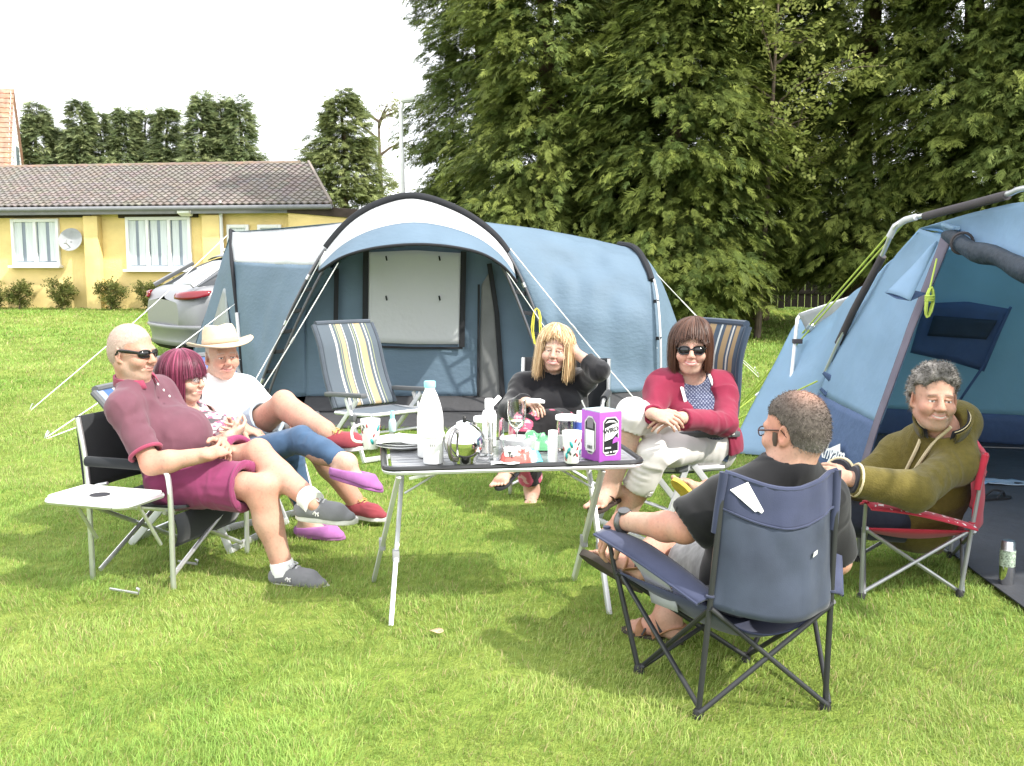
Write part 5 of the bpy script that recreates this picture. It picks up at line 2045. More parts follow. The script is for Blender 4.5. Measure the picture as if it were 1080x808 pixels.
# ================================================================== PEOPLE: modelling tools
class Sdf:
    """a solid as a list of smoothly blended primitives, meshed by surface nets"""
    def __init__(s):
        s.ops = []

    def _a(s, fn, lo, hi, k, mode):
        s.ops.append((fn, np.minimum(lo, hi), np.maximum(lo, hi), k, mode))

    def cone(s, a, b, ra, rb, k=.02, mode='u', cap=(0, 0), sq=None):
        a, b = V3(a), V3(b)
        ba = b - a
        L2 = max(float(ba @ ba), 1e-9)
        L = math.sqrt(L2)
        r = max(ra, rb)
        ax = V3(sq[0]) / np.linalg.norm(V3(sq[0])) if sq is not None else None
        fa = sq[1] if sq is not None else 1.0

        def fn(x, y, z):
            px, py, pz = x - a[0], y - a[1], z - a[2]
            tr = (px * ba[0] + py * ba[1] + pz * ba[2]) / L2
            t = np.clip(tr, 0, 1)
            qx, qy, qz = px - t * ba[0], py - t * ba[1], pz - t * ba[2]
            if ax is not None:
                c = (qx * ax[0] + qy * ax[1] + qz * ax[2]) * (1 / fa - 1)
                qx, qy, qz = qx + ax[0] * c, qy + ax[1] * c, qz + ax[2] * c
            d = np.sqrt(qx * qx + qy * qy + qz * qz) - (ra + (rb - ra) * t)
            if fa < 1:
                d = d * (.5 + .5 * fa)
            if cap[0]:
                d = np.maximum(d, -tr * L)
            if cap[1]:
                d = np.maximum(d, (tr - 1) * L)
            return d
        f = max(1, fa)
        s._a(fn, np.minimum(a, b) - r * f, np.maximum(a, b) + r * f, k, mode)
        return s

    def ell(s, c, r, M=None, k=.02, mode='u'):
        c, r = V3(c), V3(r)
        Rm = np.array(M) if M is not None else np.eye(3)

        def fn(x, y, z):
            px, py, pz = x - c[0], y - c[1], z - c[2]
            q = [(px * Rm[0, i] + py * Rm[1, i] + pz * Rm[2, i]) / r[i] for i in range(3)]
            k0 = np.sqrt(q[0] ** 2 + q[1] ** 2 + q[2] ** 2)
            k1 = np.sqrt((q[0] / r[0]) ** 2 + (q[1] / r[1]) ** 2 + (q[2] / r[2]) ** 2) + 1e-6
            return np.where(k0 < .02, -min(r), k0 * (k0 - 1) / k1)
        m = np.abs(Rm) @ r
        s._a(fn, c - m, c + m, k, mode)
        return s

    def box(s, c, h, M=None, rad=.01, k=.02, mode='u'):
        c, h = V3(c), V3(h)
        Rm = np.array(M) if M is not None else np.eye(3)

        def fn(x, y, z):
            px, py, pz = x - c[0], y - c[1], z - c[2]
            q = [np.abs(px * Rm[0, i] + py * Rm[1, i] + pz * Rm[2, i]) - (h[i] - rad) for i in range(3)]
            o = np.sqrt(np.maximum(q[0], 0) ** 2 + np.maximum(q[1], 0) ** 2 + np.maximum(q[2], 0) ** 2)
            return o + np.minimum(np.maximum(np.maximum(q[0], q[1]), q[2]), 0) - rad
        m = np.abs(Rm) @ h
        s._a(fn, c - m, c + m, k, mode)
        return s

    def plane(s, p, n, c=None, rad=9.0, k=.004):
        """cut away what lies on the side n of p (within rad of c)"""
        p, n = V3(p), V3(n) / np.linalg.norm(V3(n))
        cc = V3(c) if c is not None else p

        def fn(x, y, z):
            d = (x - p[0]) * n[0] + (y - p[1]) * n[1] + (z - p[2]) * n[2]
            e = np.sqrt((x - cc[0]) ** 2 + (y - cc[1]) ** 2 + (z - cc[2]) ** 2) - rad
            return np.maximum(-d, e)
        s._a(fn, cc - rad, cc + rad, k, 's')
        return s

    def bounds(s):
        lo = np.min([o[1] for o in s.ops if o[4] == 'u'], axis=0)
        hi = np.max([o[2] for o in s.ops if o[4] == 'u'], axis=0)
        return lo, hi

    def eval(s, xs, ys, zs):
        D = np.full((len(xs), len(ys), len(zs)), .06, np.float32)
        ax = (xs, ys, zs)
        for fn, lo, hi, k, mode in s.ops:
            sl = []
            for i in range(3):
                i0 = int(np.searchsorted(ax[i], lo[i] - .05))
                i1 = int(np.searchsorted(ax[i], hi[i] + .05))
                sl.append(slice(i0, i1))
            if any(q.stop - q.start < 1 for q in sl):
                continue
            x = xs[sl[0]][:, None, None]
            y = ys[sl[1]][None, :, None]
            z = zs[sl[2]][None, None, :]
            b = fn(x, y, z).astype(np.float32)
            a = D[tuple(sl)]
            if mode == 'u':
                h = np.clip(.5 + .5 * (b - a) / k, 0, 1)
                D[tuple(sl)] = b + (a - b) * h - k * h * (1 - h)
            else:
                b = -b
                h = np.clip(.5 - .5 * (b - a) / k, 0, 1)
                D[tuple(sl)] = b + (a - b) * h + k * h * (1 - h)
        return D

    def mesh(s, vox, lo=None, hi=None, relax=1):
        if lo is None:
            lo, hi = s.bounds()
            lo, hi = lo - .03, hi + .03
        xs, ys, zs = [np.arange(lo[i], hi[i] + vox, vox).astype(np.float32) for i in range(3)]
        return surface_nets(s.eval(xs, ys, zs), xs, ys, zs, relax)


def surface_nets(D, xs, ys, zs, relax=1):
    S = D < 0
    c = np.zeros(tuple(n - 1 for n in D.shape), np.int8)
    for i in (0, 1):
        for j in (0, 1):
            for k in (0, 1):
                c += S[i:D.shape[0] - 1 + i, j:D.shape[1] - 1 + j, k:D.shape[2] - 1 + k]
    I, J, K = np.nonzero((c > 0) & (c < 8))
    n = len(I)
    idx = np.full(c.shape, -1, np.int32)
    idx[I, J, K] = np.arange(n)
    A = np.zeros((n, 3))
    cnt = np.zeros(n)
    cs = [(i, j, k) for i in (0, 1) for j in (0, 1) for k in (0, 1)]
    for p in cs:
        for a in range(3):
            if p[a] == 1:
                continue
            q = list(p)
            q[a] = 1
            d0 = D[I + p[0], J + p[1], K + p[2]].astype(float)
            d1 = D[I + q[0], J + q[1], K + q[2]].astype(float)
            m = (d0 < 0) != (d1 < 0)
            t = np.where(m, d0 / np.where(m, d0 - d1, 1), 0)
            pos = np.tile(np.array(p, float), (n, 1))
            pos[:, a] += t
            A += pos * m[:, None]
            cnt += m
    A /= np.maximum(cnt, 1)[:, None]
    V = np.stack([xs[0] + (I + A[:, 0]) * (xs[1] - xs[0]), ys[0] + (J + A[:, 1]) * (ys[1] - ys[0]), zs[0] + (K + A[:, 2]) * (zs[1] - zs[0])], 1)
    Q = []
    for a in range(3):
        b_, c_ = (a + 1) % 3, (a + 2) % 3
        sl0, sl1 = [slice(None)] * 3, [slice(None)] * 3
        sl0[a], sl1[a] = slice(0, -1), slice(1, None)
        s0, s1 = S[tuple(sl0)], S[tuple(sl1)]
        E = np.stack(np.nonzero(s0 != s1), 1)
        flip = s0[tuple(E.T)]
        lim = np.array(c.shape)
        ok = (E[:, b_] > 0) & (E[:, c_] > 0) & (E[:, b_] < lim[b_]) & (E[:, c_] < lim[c_])
        E, flip = E[ok], flip[ok]
        def g(db, dc):
            e = E.copy()
            e[:, b_] += db
            e[:, c_] += dc
            return idx[e[:, 0], e[:, 1], e[:, 2]]
        q = np.stack([g(-1, -1), g(0, -1), g(0, 0), g(-1, 0)], 1)
        q[~flip] = q[~flip][:, ::-1]
        Q.append(q)
    F = np.concatenate(Q)
    F = F[(F >= 0).all(1)]
    for _ in range(relax):
        V = relax_once(V, F)
    return V, F


def relax_once(V, F, w=.5):
    n = len(V)
    acc = np.zeros((n, 3))
    cnt = np.zeros(n)
    for i in range(4):
        a, b = F[:, i], F[:, (i + 1) % 4]
        for k in range(3):
            acc[:, k] += np.bincount(a, V[b, k], n) + np.bincount(b, V[a, k], n)
        cnt += np.bincount(a, minlength=n) + np.bincount(b, minlength=n)
    m = cnt > 0
    V = V.copy()
    V[m] = V[m] * (1 - w) + w * acc[m] / cnt[m][:, None]
    return V


def vnormals(V, F):
    fn = np.cross(V[F[:, 2]] - V[F[:, 0]], V[F[:, 3]] - V[F[:, 1]])
    N = np.zeros_like(V)
    for i in range(4):
        for k in range(3):
            N[:, k] += np.bincount(F[:, i], fn[:, k], len(V))
    return N / np.maximum(np.linalg.norm(N, axis=1, keepdims=True), 1e-12)


def prune(V, F):
    u = np.unique(F)
    m = np.full(len(V), -1)
    m[u] = np.arange(len(u))
    return V[u], m[F]


def creases(V, F, amp, scale, seed, folds=(), stretch=(1, 1, 1)):
    """cloth relief: soft ridged creases plus fold fans around bends: folds = (centre, radius, direction, wavelength, amp)"""
    N = vnormals(V, F)
    Q = V * np.array(stretch)
    warp = np.stack([vnoise(Q, scale * .6, seed + i) for i in range(3)], 1)
    r = 1 - np.abs(vnoise(Q + warp * .05, scale, seed + 7)) * 2.2
    r2 = vnoise(Q, scale * .45, seed + 11)
    r3 = 1 - np.abs(vnoise(Q * np.array([1.4, 1.4, .7]) + warp * .08, scale * 1.9, seed + 17)) * 2.4
    h = amp * (1.15 * r * np.clip(.5 + r2, 0, 1) + .8 * r2 + .5 * np.clip(r3, 0, 1) * np.clip(.4 - r2, 0, 1))
    for c, rad, d, wl, fa in folds:
        c, d = V3(c), V3(d) / np.linalg.norm(V3(d))
        q = V - c
        g = np.exp(-(np.sum(q * q, 1) / rad ** 2))
        h += fa * .6 * g * np.sin(2 * np.pi * (q @ d) / wl + 5 * vnoise(V, 6, seed + 3) + 2 * vnoise(V, 15, seed + 4)) * np.clip(.35 + 1.3 * vnoise(V, 7, seed + 6), 0, 1)
    return V + N * h[:, None]


def merge(parts):
    Vs, Fs, o = [], [], 0
    for V, F in parts:
        Vs.append(V)
        Fs.append(F + o)
        o += len(V)
    return np.concatenate(Vs), np.concatenate(Fs)


def frame_from(f, up=(0, 0, 1)):
    """columns: side x, forward y, up z"""
    f = Vector(f).normalized()
    u = Vector(up)
    x = f.cross(u).normalized()
    u = x.cross(f)
    return np.array([[x.x, f.x, u.x], [x.y, f.y, u.y], [x.z, f.z, u.z]])


SKIN = dict(fair=(0.50, 0.315, 0.24), ruddy=(0.45, 0.255, 0.185), tan=(0.42, 0.245, 0.175))


class Person:
    def __init__(s, label, base, skin='fair', seed=1, female=False):
        s.t = thing('person', label, 'person', base)
        s.skin = np.array(SKIN[skin])
        s.B = Sdf()
        s.fine = []
        s.seed = seed
        s.female = female
        s.paint = []
        s.red = []

    # ---------------------------------------------------------------- body pieces
    def head(s, c, face, scale=1.0, up=(0, 0, 1), smile=0.0, open_mouth=0.0, jaw=1.0, nose=1.0, fat=0.0, neck=None, brows=(0.2, 0.15, 0.1), lip=(0.45, 0.17, 0.15),
             buzz=None, stubble=None, eyes=True, neck_r=.056, ears=True, teeth=False, squint=0.0):
        M = frame_from(face, up)
        s.hM, s.hC, s.hS = M, V3(c), scale
        B = s.B
        def w(x, y, z):
            return s.hC + M @ (np.array([x, y, z]) * scale)
        def E(p, r, k, mode='u', Q=None):
            B.ell(w(*p), np.array(r) * scale, M if Q is None else M @ Q, k * scale, mode)
        def C(p, q, ra, rb, k, mode='u'):
            B.cone(w(*p), w(*q), ra * scale, rb * scale, k * scale, mode)
        fw = 1 + .12 * fat
        E((0, -.014, .036), (.077, .099, .087), .02)
        E((0, .022, -.034), (.062 * fw, .070, .086), .03)
        C((-.046 * fw, .0, -.066), (-.016, .058, -.097), .021, .016 * jaw, .03)
        C((.046 * fw, .0, -.066), (.016, .058, -.097), .021, .016 * jaw, .03)
        E((0, .064, -.099), (.021 * jaw, .018, .016 * jaw), .018)
        if fat:
            E((0, .022, -.100), (.040, .042, .020 + .012 * fat), .03)
        C((-.036, .079, .016), (.036, .079, .016), .013, .013, .018)
        for sg in (-1, 1):
            E((sg * .031, .097, -.002), (.020, .017, .0125), .014, 's')
            E((sg * .041, .063, -.036), (.026, .026, .024), .026)
            E((sg * .031, .0775, -.004), (.0135, .0125, .0125), .003)
            C((sg * .019, .089, .0045), (sg * .043, .082, .0035), .0042, .0042, .004)
            C((sg * .020, .088, -.0135), (sg * .042, .082, -.0125), .0034, .0034, .005)
            E((sg * .0115, .102, -.036), (.0095 * nose, .012, .0085), .006)
            if ears:
                Q = np.array(Euler((.2, 0, -sg * .45)).to_matrix())
                E((sg * .080, -.012, -.008), (.0075, .019, .033), .006, Q=Q)
                E((sg * .087, -.008, -.006), (.007, .010, .019), .006, 's', Q=Q)
                C((sg * .081, -.003, -.036), (sg * .076, .002, -.04), .008, .006, .006)
        C((0, .091, .010), (0, .108 + .006 * (nose - 1), -.024), .0085, .0115 * nose, .010)
        E((0, .112, -.031), (.0125 * nose, .013 * nose, .011), .007)
        E((0, .081, -.066), (.034, .016, .022), .018)
        cz = .009 * smile
        mw = .021 + .009 * smile
        sl = .0014 + .0036 * open_mouth
        xs_ = np.linspace(-1, 1, 7)
        yy = [.0985 - .016 * q * q * (mw / .028) for q in xs_]
        for i in range(6):
            q0, q1 = xs_[i], xs_[i + 1]
            z0_, z1_ = -.0655 + cz * q0 * q0, -.0655 + cz * q1 * q1
            o0, o1 = sl * (1 - q0 * q0), sl * (1 - q1 * q1)
            C((mw * q0, yy[i] - .002, z0_ + .003 + o0), (mw * q1, yy[i + 1] - .002, z1_ + .003 + o1), .0042, .0042, .006)
            C((mw * q0, yy[i] - .003, z0_ - .0045 - o0 * 1.2), (mw * q1, yy[i + 1] - .003, z1_ - .0045 - o1 * 1.2), .0050, .0050, .007)
        for i in range(6):
            q0, q1 = xs_[i] * .94, xs_[i + 1] * .94
            C((mw * q0, yy[i] + .004, -.0665 + cz * q0 * q0), (mw * q1, yy[i + 1] + .004, -.0665 + cz * q1 * q1), max(.0012, sl * (1 - q0 * q0)), max(.0012, sl * (1 - q1 * q1)), .002, 's')
        if smile:
            for sg in (-1, 1):
                C((sg * .017, .098, -.040), (sg * (.030 + .004 * smile), .083, -.066), .0028, .0028, .009, 's')
                E((sg * .040, .073, -.034), (.019, .018, .016), .018)
        if neck is not None:
            nb = V3(neck)
            B.cone(w(0, -.024, -.05), nb, neck_r * scale, neck_r * 1.12, .035)
        lo = s.hC - .17 * scale
        hi = s.hC + .17 * scale
        s.fine.append((lo, hi, .0028))
        sk = s.skin
        rng_off = s.seed

        def paint(V, C_):
            L = (V - s.hC) @ M / scale
            x, y, z = L[:, 0], L[:, 1], L[:, 2]
            front = np.clip((y - .03) / .03, 0, 1)
            ax = np.abs(x)
            inhead = (np.abs(z) < .16) & (ax < .12) & (np.abs(y) < .16)
            def blend(wt, col):
                wt = (wt * inhead)[:, None]
                C_[:] = C_ * (1 - wt) + np.array(col) * wt
            g = lambda cx, cy, cz_, rx, ry, rz: np.exp(-(((ax - cx) / rx) ** 2 + ((y - cy) / ry) ** 2 + ((z - cz_) / rz) ** 2))
            blend(.45 * g(.04, .075, -.034, .025, .04, .02), sk * np.array([1.0, .72, .68]))
            blend(.4 * g(0, .11, -.03, .02, .03, .016), sk * np.array([1.0, .72, .68]))
            blend(.5 * g(.085, -.01, -.005, .02, .03, .04), sk * np.array([1.02, .75, .7]))
            if stubble is not None:
                st = np.clip((-.030 - z) / .02, 0, 1) * np.clip((.078 - ax) / .01, 0, 1) * np.clip((y + .005) / .02, 0, 1) * (1 - g(0, .1, -.068, .03, .03, .014))
                nn = .55 + .45 * vnoise(V, 420, rng_off)
                blend(np.clip(st * stubble[1] * nn, 0, 1), stubble[0])
            if buzz is not None:
                # hairline: behind the forehead line, above the ears, down to the nape
                line = np.where(y > .02, z - buzz[2] - .9 * np.clip(y - .035, 0, 1) - buzz[3] * np.exp(-(ax / .03) ** 2), np.where(y > -.035, z + .012, z + .052 - .3 * (y + .035) * 0))
                wt = np.clip(line / .012, 0, 1) * np.clip(1 - front * .0, 0, 1)
                top = np.clip((z - .085) / .03, 0, 1) * buzz[4]
                nn = .75 + .5 * vnoise(V, 300, rng_off + 3)
                blend(np.clip(wt * (1 - top) * buzz[1] * nn, 0, 1), buzz[0])
            # lips, brows, eyes
            zc = -.0665 + cz * np.clip(ax / mw, 0, 1.2) ** 2
            tt_ = np.clip(1 - (ax / mw) ** 2, 0, 1)
            half = .0088 + sl * tt_
            lipw = np.clip((half - np.abs(z - zc)) / .003, 0, 1) * (ax < mw + .001) * (y > .065)
            blend(np.clip(lipw, 0, .8), lip)
            slit = (np.abs(z - zc) < sl * tt_ * 1.15 + .0009) * (ax < mw * .95) * (y > .06)
            if teeth:
                blend(slit * .95, (0.50, 0.45, 0.40))
            else:
                blend(slit * .7, (0.12, 0.04, 0.035))
            bw = np.exp(-((z - .0215 + .9 * np.clip(ax - .033, 0, 1) ** 1.0 * .35) / .0036) ** 2) * (ax > .013) * (ax < .049) * (y > .05)
            blend(np.clip(bw * .75, 0, 1), brows)
            if eyes:
                ez = .0062 - .003 * squint
                ey = (np.abs(ax - .031) < .0125) * (np.abs(z + .0045) < ez * np.sqrt(np.clip(1 - ((ax - .031) / .0135) ** 2, 0, 1))) * (y > .06)
                blend(ey * .95, (0.62, 0.6, 0.58))
                d2 = (ax - .031) ** 2 + (z + .0045) ** 2
                blend((d2 < .0052 ** 2) * ey * 1.0, (0.06, 0.05, 0.045))
                lid = np.exp(-((z - .002 + .003 * squint) / .0022) ** 2) * (np.abs(ax - .031) < .0145) * (y > .06)
                blend(lid * .55, sk * .35)
        s.paint.append(paint)
        return s

    def hw(s, x, y, z):
        return s.hC + s.hM @ (np.array([x, y, z]) * s.hS)

    def limb(s, a, b, ra, rb, k=.03, **kw):
        s.B.cone(a, b, ra, rb, k, **kw)

    def torso(s, sd, hl, hr, sl, sr, neck, infl=0.0, belly=None, bust=None, hip_r=.115, waist_r=.13, chest_r=.125, front=None, sh_r=.06, depth=.8):
        """pelvis, waist and ribcage between the hip and shoulder joints"""
        hl, hr, sl, sr, neck = map(V3, (hl, hr, sl, sr, neck))
        hc, scn = (hl + hr) / 2, (sl + sr) / 2
        side = (sr - sl) / np.linalg.norm(sr - sl)
        up = (scn - hc) / np.linalg.norm(scn - hc)
        fr = np.cross(up, side)
        if front is not None and fr @ V3(front) < 0:
            fr = -fr
        w = np.linalg.norm(sr - sl)
        wr = waist_r + infl
        q = (fr, depth)
        sd.cone(hl * .85 + hc * .15, hr * .85 + hc * .15, hip_r + infl, hip_r + infl, .04)
        chest = scn - up * .15
        waist = hc * .6 + scn * .4
        for sg in (-1, 1):
            off = side * sg * w * .17
            sd.cone(hc + off * .9 + up * .02, waist + off * .8, hip_r * .95 + infl, wr, .05, sq=q)
            sd.cone(waist + off * .8, chest + off, wr, chest_r + infl, .05, sq=q)
            sd.cone(chest + off, scn + side * sg * w * .22 - up * .05, chest_r + infl, .09 + infl, .05, sq=q)
        sd.cone(sl - up * .01, sr - up * .01, sh_r + infl, sh_r + infl, .05)
        sd.cone(sl, neck, sh_r * .8 + infl, .062 + infl, .045)
        sd.cone(sr, neck, sh_r * .8 + infl, .062 + infl, .045)
        if belly:
            p = waist + fr * belly[0] + up * belly[2]
            sd.ell(p, V3((belly[1] * 1.08, belly[1], belly[1] * .95)) + infl, frame_from(Vector(fr), Vector(up)), .06)
        if bust:
            for sg in (-1, 1):
                sd.ell(chest + side * sg * .075 + fr * bust[0] - up * .01, np.full(3, bust[1] + infl), None, .04)
        return fr, up, side

    def arm(s, sh, el, wr, r=(.050, .043, .030), k=.03):
        sh, el, wr = map(V3, (sh, el, wr))
        s.B.cone(sh, el, r[0], r[1] * .92, k)
        m = el * .72 + wr * .28
        s.red.append((el, .05, .35))
        s.red.append((wr, .05, .15))
        s.B.cone(el, m, r[1] * .95, r[1], k)
        s.B.cone(m, wr, r[1], r[2], k)

    def leg(s, hip, kn, an, r=(.088, .058, .040), k=.03, calf=1.0, back=None):
        hip, kn, an = map(V3, (hip, kn, an))
        s.B.cone(hip, kn, r[0], r[1], k)
        sh = an - kn
        bk = V3(back) if back is not None else (hip - kn)
        ax = sh / np.linalg.norm(sh)
        bk = bk - ax * (bk @ ax)
        bk = bk / max(np.linalg.norm(bk), 1e-6)
        s.B.cone(kn, an, r[1] * .93, r[2], k)
        s.B.ell(kn - bk * .022, np.full(3, r[1] * .72), None, .03)
        s.B.cone(kn + sh * .12 - bk * .020, kn + sh * .7 - bk * .004, r[1] * .42, r[2] * .55, .03)
        s.red.append((kn, .07, .35))
        s.red.append((kn + sh * .95, .06, .25))
        s.B.cone(kn + sh * .18 + bk * .022, kn + sh * .45 + bk * .02, r[1] * .86 * calf, r[1] * .80 * calf, .05)
        s.B.cone(kn + sh * .45 + bk * .02, an, r[1] * .72 * calf, r[2] * .9, .05)

    def hand(s, wr, f, n, thumb, curl=(.35, .35, .4, .45), curl2=.5, spread=.05, size=1.0, thumb_in=.3, box=True, tcurl=.35):
        B = s.B
        wr, f, n = V3(wr), V3(f), V3(n)
        f /= np.linalg.norm(f)
        n = n - f * (n @ f)
        n /= np.linalg.norm(n)
        sd = np.cross(f, n)
        if sd @ V3(thumb) < 0:
            sd = -sd
        z = size
        kn = [.032, .0105, -.0105, -.031]
        B.ell(wr + f * .052 * z, np.array([.040, .052, .0165]) * z, np.stack([sd, f, n], 1), .012)
        B.cone(wr - f * .02, wr + f * .03 * z, .026, .024 * z, .02, sq=(n, .72))
        B.cone(wr + f * .02 * z + sd * .02 * z + n * .006, wr + f * .055 * z + sd * .028 * z + n * .008, .015 * z, .013 * z, .012)
        L = [.92, 1.04, .98, .78]
        for i in range(4):
            p = wr + f * ((.090 - .004 * abs(i - 1.2)) * z) + sd * kn[i] * z
            B.cone(wr + f * .045 * z + sd * kn[i] * .8 * z, p, .0125 * z, .0105 * z, .008, sq=(n, .9))
            a = curl[i]
            sp = spread * (1.5 - i)
            r0 = .0095 * (1 if i < 3 else .88) * z
            for j, l in enumerate((.043, .027, .021)):
                d = (f * math.cos(a) + n * math.sin(a)) + sd * sp
                d /= np.linalg.norm(d)
                q = p + d * l * L[i] * z
                B.cone(p, q, r0, r0 * .9, .0035)
                r0 *= .9
                p = q
                a += curl2 * (1.15 if j == 0 else .75)
        p = wr + f * .022 * z + sd * .024 * z + n * .006 * z
        d = f * .62 + sd * .72 + n * thumb_in
        r0 = .0135 * z
        for j, l in enumerate((.044, .032, .026)):
            d /= np.linalg.norm(d)
            q = p + d * l * z
            B.cone(p, q, r0, r0 * .88, .006)
            r0 *= .86
            p = q
            d = d - sd * tcurl * .9 + n * tcurl * .4 + f * .2
        if box:
            c = wr + f * .08 * z
            s.fine.append((c - .135, c + .135, .0032))

    def foot(s, an, toe, up, L=.245, w=1.0, toes=True):
        """bare foot: ankle joint, direction of the toes, up from the sole"""
        B = s.B
        an = V3(an)
        M = frame_from(toe, up)
        def P(x, y, z):
            return an + M @ np.array([x, y, z])
        k = L / .245
        B.cone(P(0, 0, .01), P(0, -.028, -.045), .038, .031, .03)
        B.cone(P(0, -.03, -.05), P(0, .06 * k, -.055), .028, .024, .03, sq=(M[:, 0], 1.1))
        B.cone(P(0, .01, -.015), P(0, .11 * k, -.058), .035, .02, .03)
        B.cone(P(-.022 * w, .115 * k, -.066), P(.026 * w, .125 * k, -.066), .018, .018, .025)
        B.cone(P(0, .04, -.05), P(-.018, .115 * k, -.064), .024, .019, .025)
        B.cone(P(0, .04, -.05), P(.02, .12 * k, -.064), .024, .019, .025)
        for i in range(5):
            x = (-.036 + .0185 * i) * w
            y0, l, r = .128 * k, (.03, .034, .036, .037, .043)[i], (.0075, .008, .0085, .009, .0125)[i]
            B.cone(P(x, y0 - .02, -.068), P(x * 1.05, y0 + l * .6 + (.004 * i), -.072), r * 1.1, r, .006)
        c = P(0, .05, -.04)
        s.fine.append((c - .15, c + .15, .0042))

    def finish(s, vox=.0075):
        parts = []
        V, F = s.B.mesh(vox, relax=1)
        c = V[F].mean(1)
        keep = np.ones(len(F), bool)
        for lo, hi, v in s.fine:
            m = vox * 1.3
            keep &= ~((c > lo + m) & (c < hi - m)).all(1)
        parts.append(prune(V, F[keep]))
        done = []
        for lo, hi, v in s.fine:
            V, F = s.B.mesh(v, lo, hi, relax=1)
            c = V[F].mean(1)
            keep = np.ones(len(F), bool)
            for lo2, hi2, v2 in done:
                keep &= ~((c > lo2 + v * 2) & (c < hi2 - v * 2)).all(1)
            done.append((lo, hi, v))
            parts.append(prune(V, F[keep]))
        V, F = merge(parts)
        n1, n2 = vnoise(V, 14, s.seed, 2), vnoise(V, 60, s.seed + 2, 2)
        C = np.tile(s.skin, (len(V), 1)) * (1 + .08 * n1 + .07 * n2)[:, None]
        C[:, 1:] *= (1 - .14 * np.clip(n1 * 1.6, -1, 1))[:, None]
        n3 = vnoise(V, 5, s.seed + 5, 2)
        C *= (1 + .10 * n3)[:, None]
        for c_, r_, a_ in s.red:
            w_ = (a_ * np.exp(-np.sum((V - c_) ** 2, 1) / r_ ** 2) * (1 + .6 * n2))[:, None]
            C[:] = C * (1 - w_) + s.skin * np.array([.95, .66, .60]) * w_
        fr_ = vnoise(V, 170, s.seed + 8)
        C *= (1 - .22 * np.clip(fr_ - .45, 0, 1) * 2)[:, None]
        for p in s.paint:
            p(V, C)
        m = mat('skin', (1, 1, 1), rough=.58, var=.07, scale=120, attr='tint', spec=.28, bump=.16, bscale=260, sss=.10)
        return np_mesh('body', V, F, m, s.t, col=C, smooth=True)

    def cloth(s, name, sd, m, vox=.0075, amp=.004, scale=9, folds=(), colour=None, relax=1, stretch=(1, 1, 1), label=None, lo=None, hi=None):
        V, F = sd.mesh(vox, lo, hi, relax=relax)
        if amp or folds:
            V = creases(V, F, amp, scale, s.seed + 40, folds, stretch)
        C = None
        if colour is not None:
            C = colour(V, vnormals(V, F)) if callable(colour) else np.tile(np.array(colour), (len(V), 1))
        o = np_mesh(name, V, F, m, s.t, col=C, smooth=True)
        if label:
            o['label'] = label
        return o

    # ---------------------------------------------------------------- hair
    def strands(s, name, m, n, length, col, colvar=.25, back=None, fringe=None, thick=.012, jitter=.006, width=.006, cover=(-.02), curl=.0, part=0.0, seed=0, spread=.0, tuck=0.0,
                face_half=1.05, base_mesh=True, crown=(0, -.02, .1), fringe_part=0.0):
        """hair hung strand by strand over the skull: ribbons from the crown over an inflated cranium, then down"""
        rng = np.random.default_rng(s.seed + seed + 100)
        Vs, Fs, Cs = [], [], []
        o = 0
        cz, ry, rx, rz = .034, .101, .080, .090
        for i in range(n):
            phi = rng.uniform(-math.pi, math.pi)          # 0 = straight ahead
            facing = abs(phi) < face_half
            if facing and fringe is None:
                continue
            th = thick * rng.uniform(.35, 1.05)
            end_z = (fringe if facing else (length if back is None else length + (back - length) * np.clip((abs(phi) - 1.6) / 1.2, 0, 1)))
            end_z = end_z + rng.normal(0, .009) + (fringe_part * abs(phi) if facing else 0)
            dirx, diry = math.sin(phi), math.cos(phi)
            pts = []
            K = 9
            zlow = -.02
            for j in range(K):
                t = (j + .3) / (K - .7) * 1.62
                st, ct = math.sin(min(t, math.pi / 2)), math.cos(min(t, math.pi / 2))
                px = dirx * (rx + th) * st + part * (1 - st)
                py = diry * (ry + th) * st - .012
                pz = cz + (rz + th) * ct
                if pz < end_z:
                    break
                pts.append([px, py, pz])
            if facing:
                if len(pts) < 3:
                    continue
                pts.append([pts[-1][0] * 1.02, pts[-1][1] + .004, end_z])
            elif pts:
                e = pts[-1]
                drop = e[2] - end_z
                nn = 5
                if drop > .01:
                    for j in range(1, nn + 1):
                        u = j / nn
                        rad = 1 + spread * u - tuck * u * u
                        pts.append([e[0] * rad, (e[1] + .012) * rad - .012 - .004 * u, e[2] - drop * u])
            if len(pts) < 3:
                continue
            Pn = np.array(pts) + rng.normal(0, jitter, 3) * np.linspace(.2, 1, len(pts))[:, None]
            if curl:
                Pn += curl * np.sin(np.linspace(0, 6, len(pts)) + rng.uniform(0, 6))[:, None] * rng.normal(0, 1, 3)
            Pw = s.hC + (Pn * s.hS) @ s.hM.T
            outw = Pn - np.array([0, -.01, .02])
            outw = outw @ s.hM.T
            T = np.gradient(Pw, axis=0)
            sdv = np.cross(T, outw)
            sdv /= np.maximum(np.linalg.norm(sdv, axis=1, keepdims=True), 1e-9)
            nw = np.cross(sdv, T)
            nw /= np.maximum(np.linalg.norm(nw, axis=1, keepdims=True), 1e-9)
            if (nw[0] @ outw[0]) < 0:
                nw = -nw
            wd = (width * rng.uniform(.6, 1.3) * np.linspace(1, .2, len(pts)))[:, None] * s.hS
            rows = np.stack([Pw - sdv * wd, Pw + nw * wd * .5, Pw + sdv * wd], 1)
            k = len(pts)
            Vs.append(rows.reshape(-1, 3))
            a = np.arange(k - 1)[:, None] * 3 + o
            Fs.append(np.concatenate([a + np.array([[0, 1, 4, 3]]), a + np.array([[1, 2, 5, 4]])]))
            o += 3 * k
            c = np.array(col(rng) if callable(col) else col) * rng.uniform(1 - colvar, 1 + colvar)
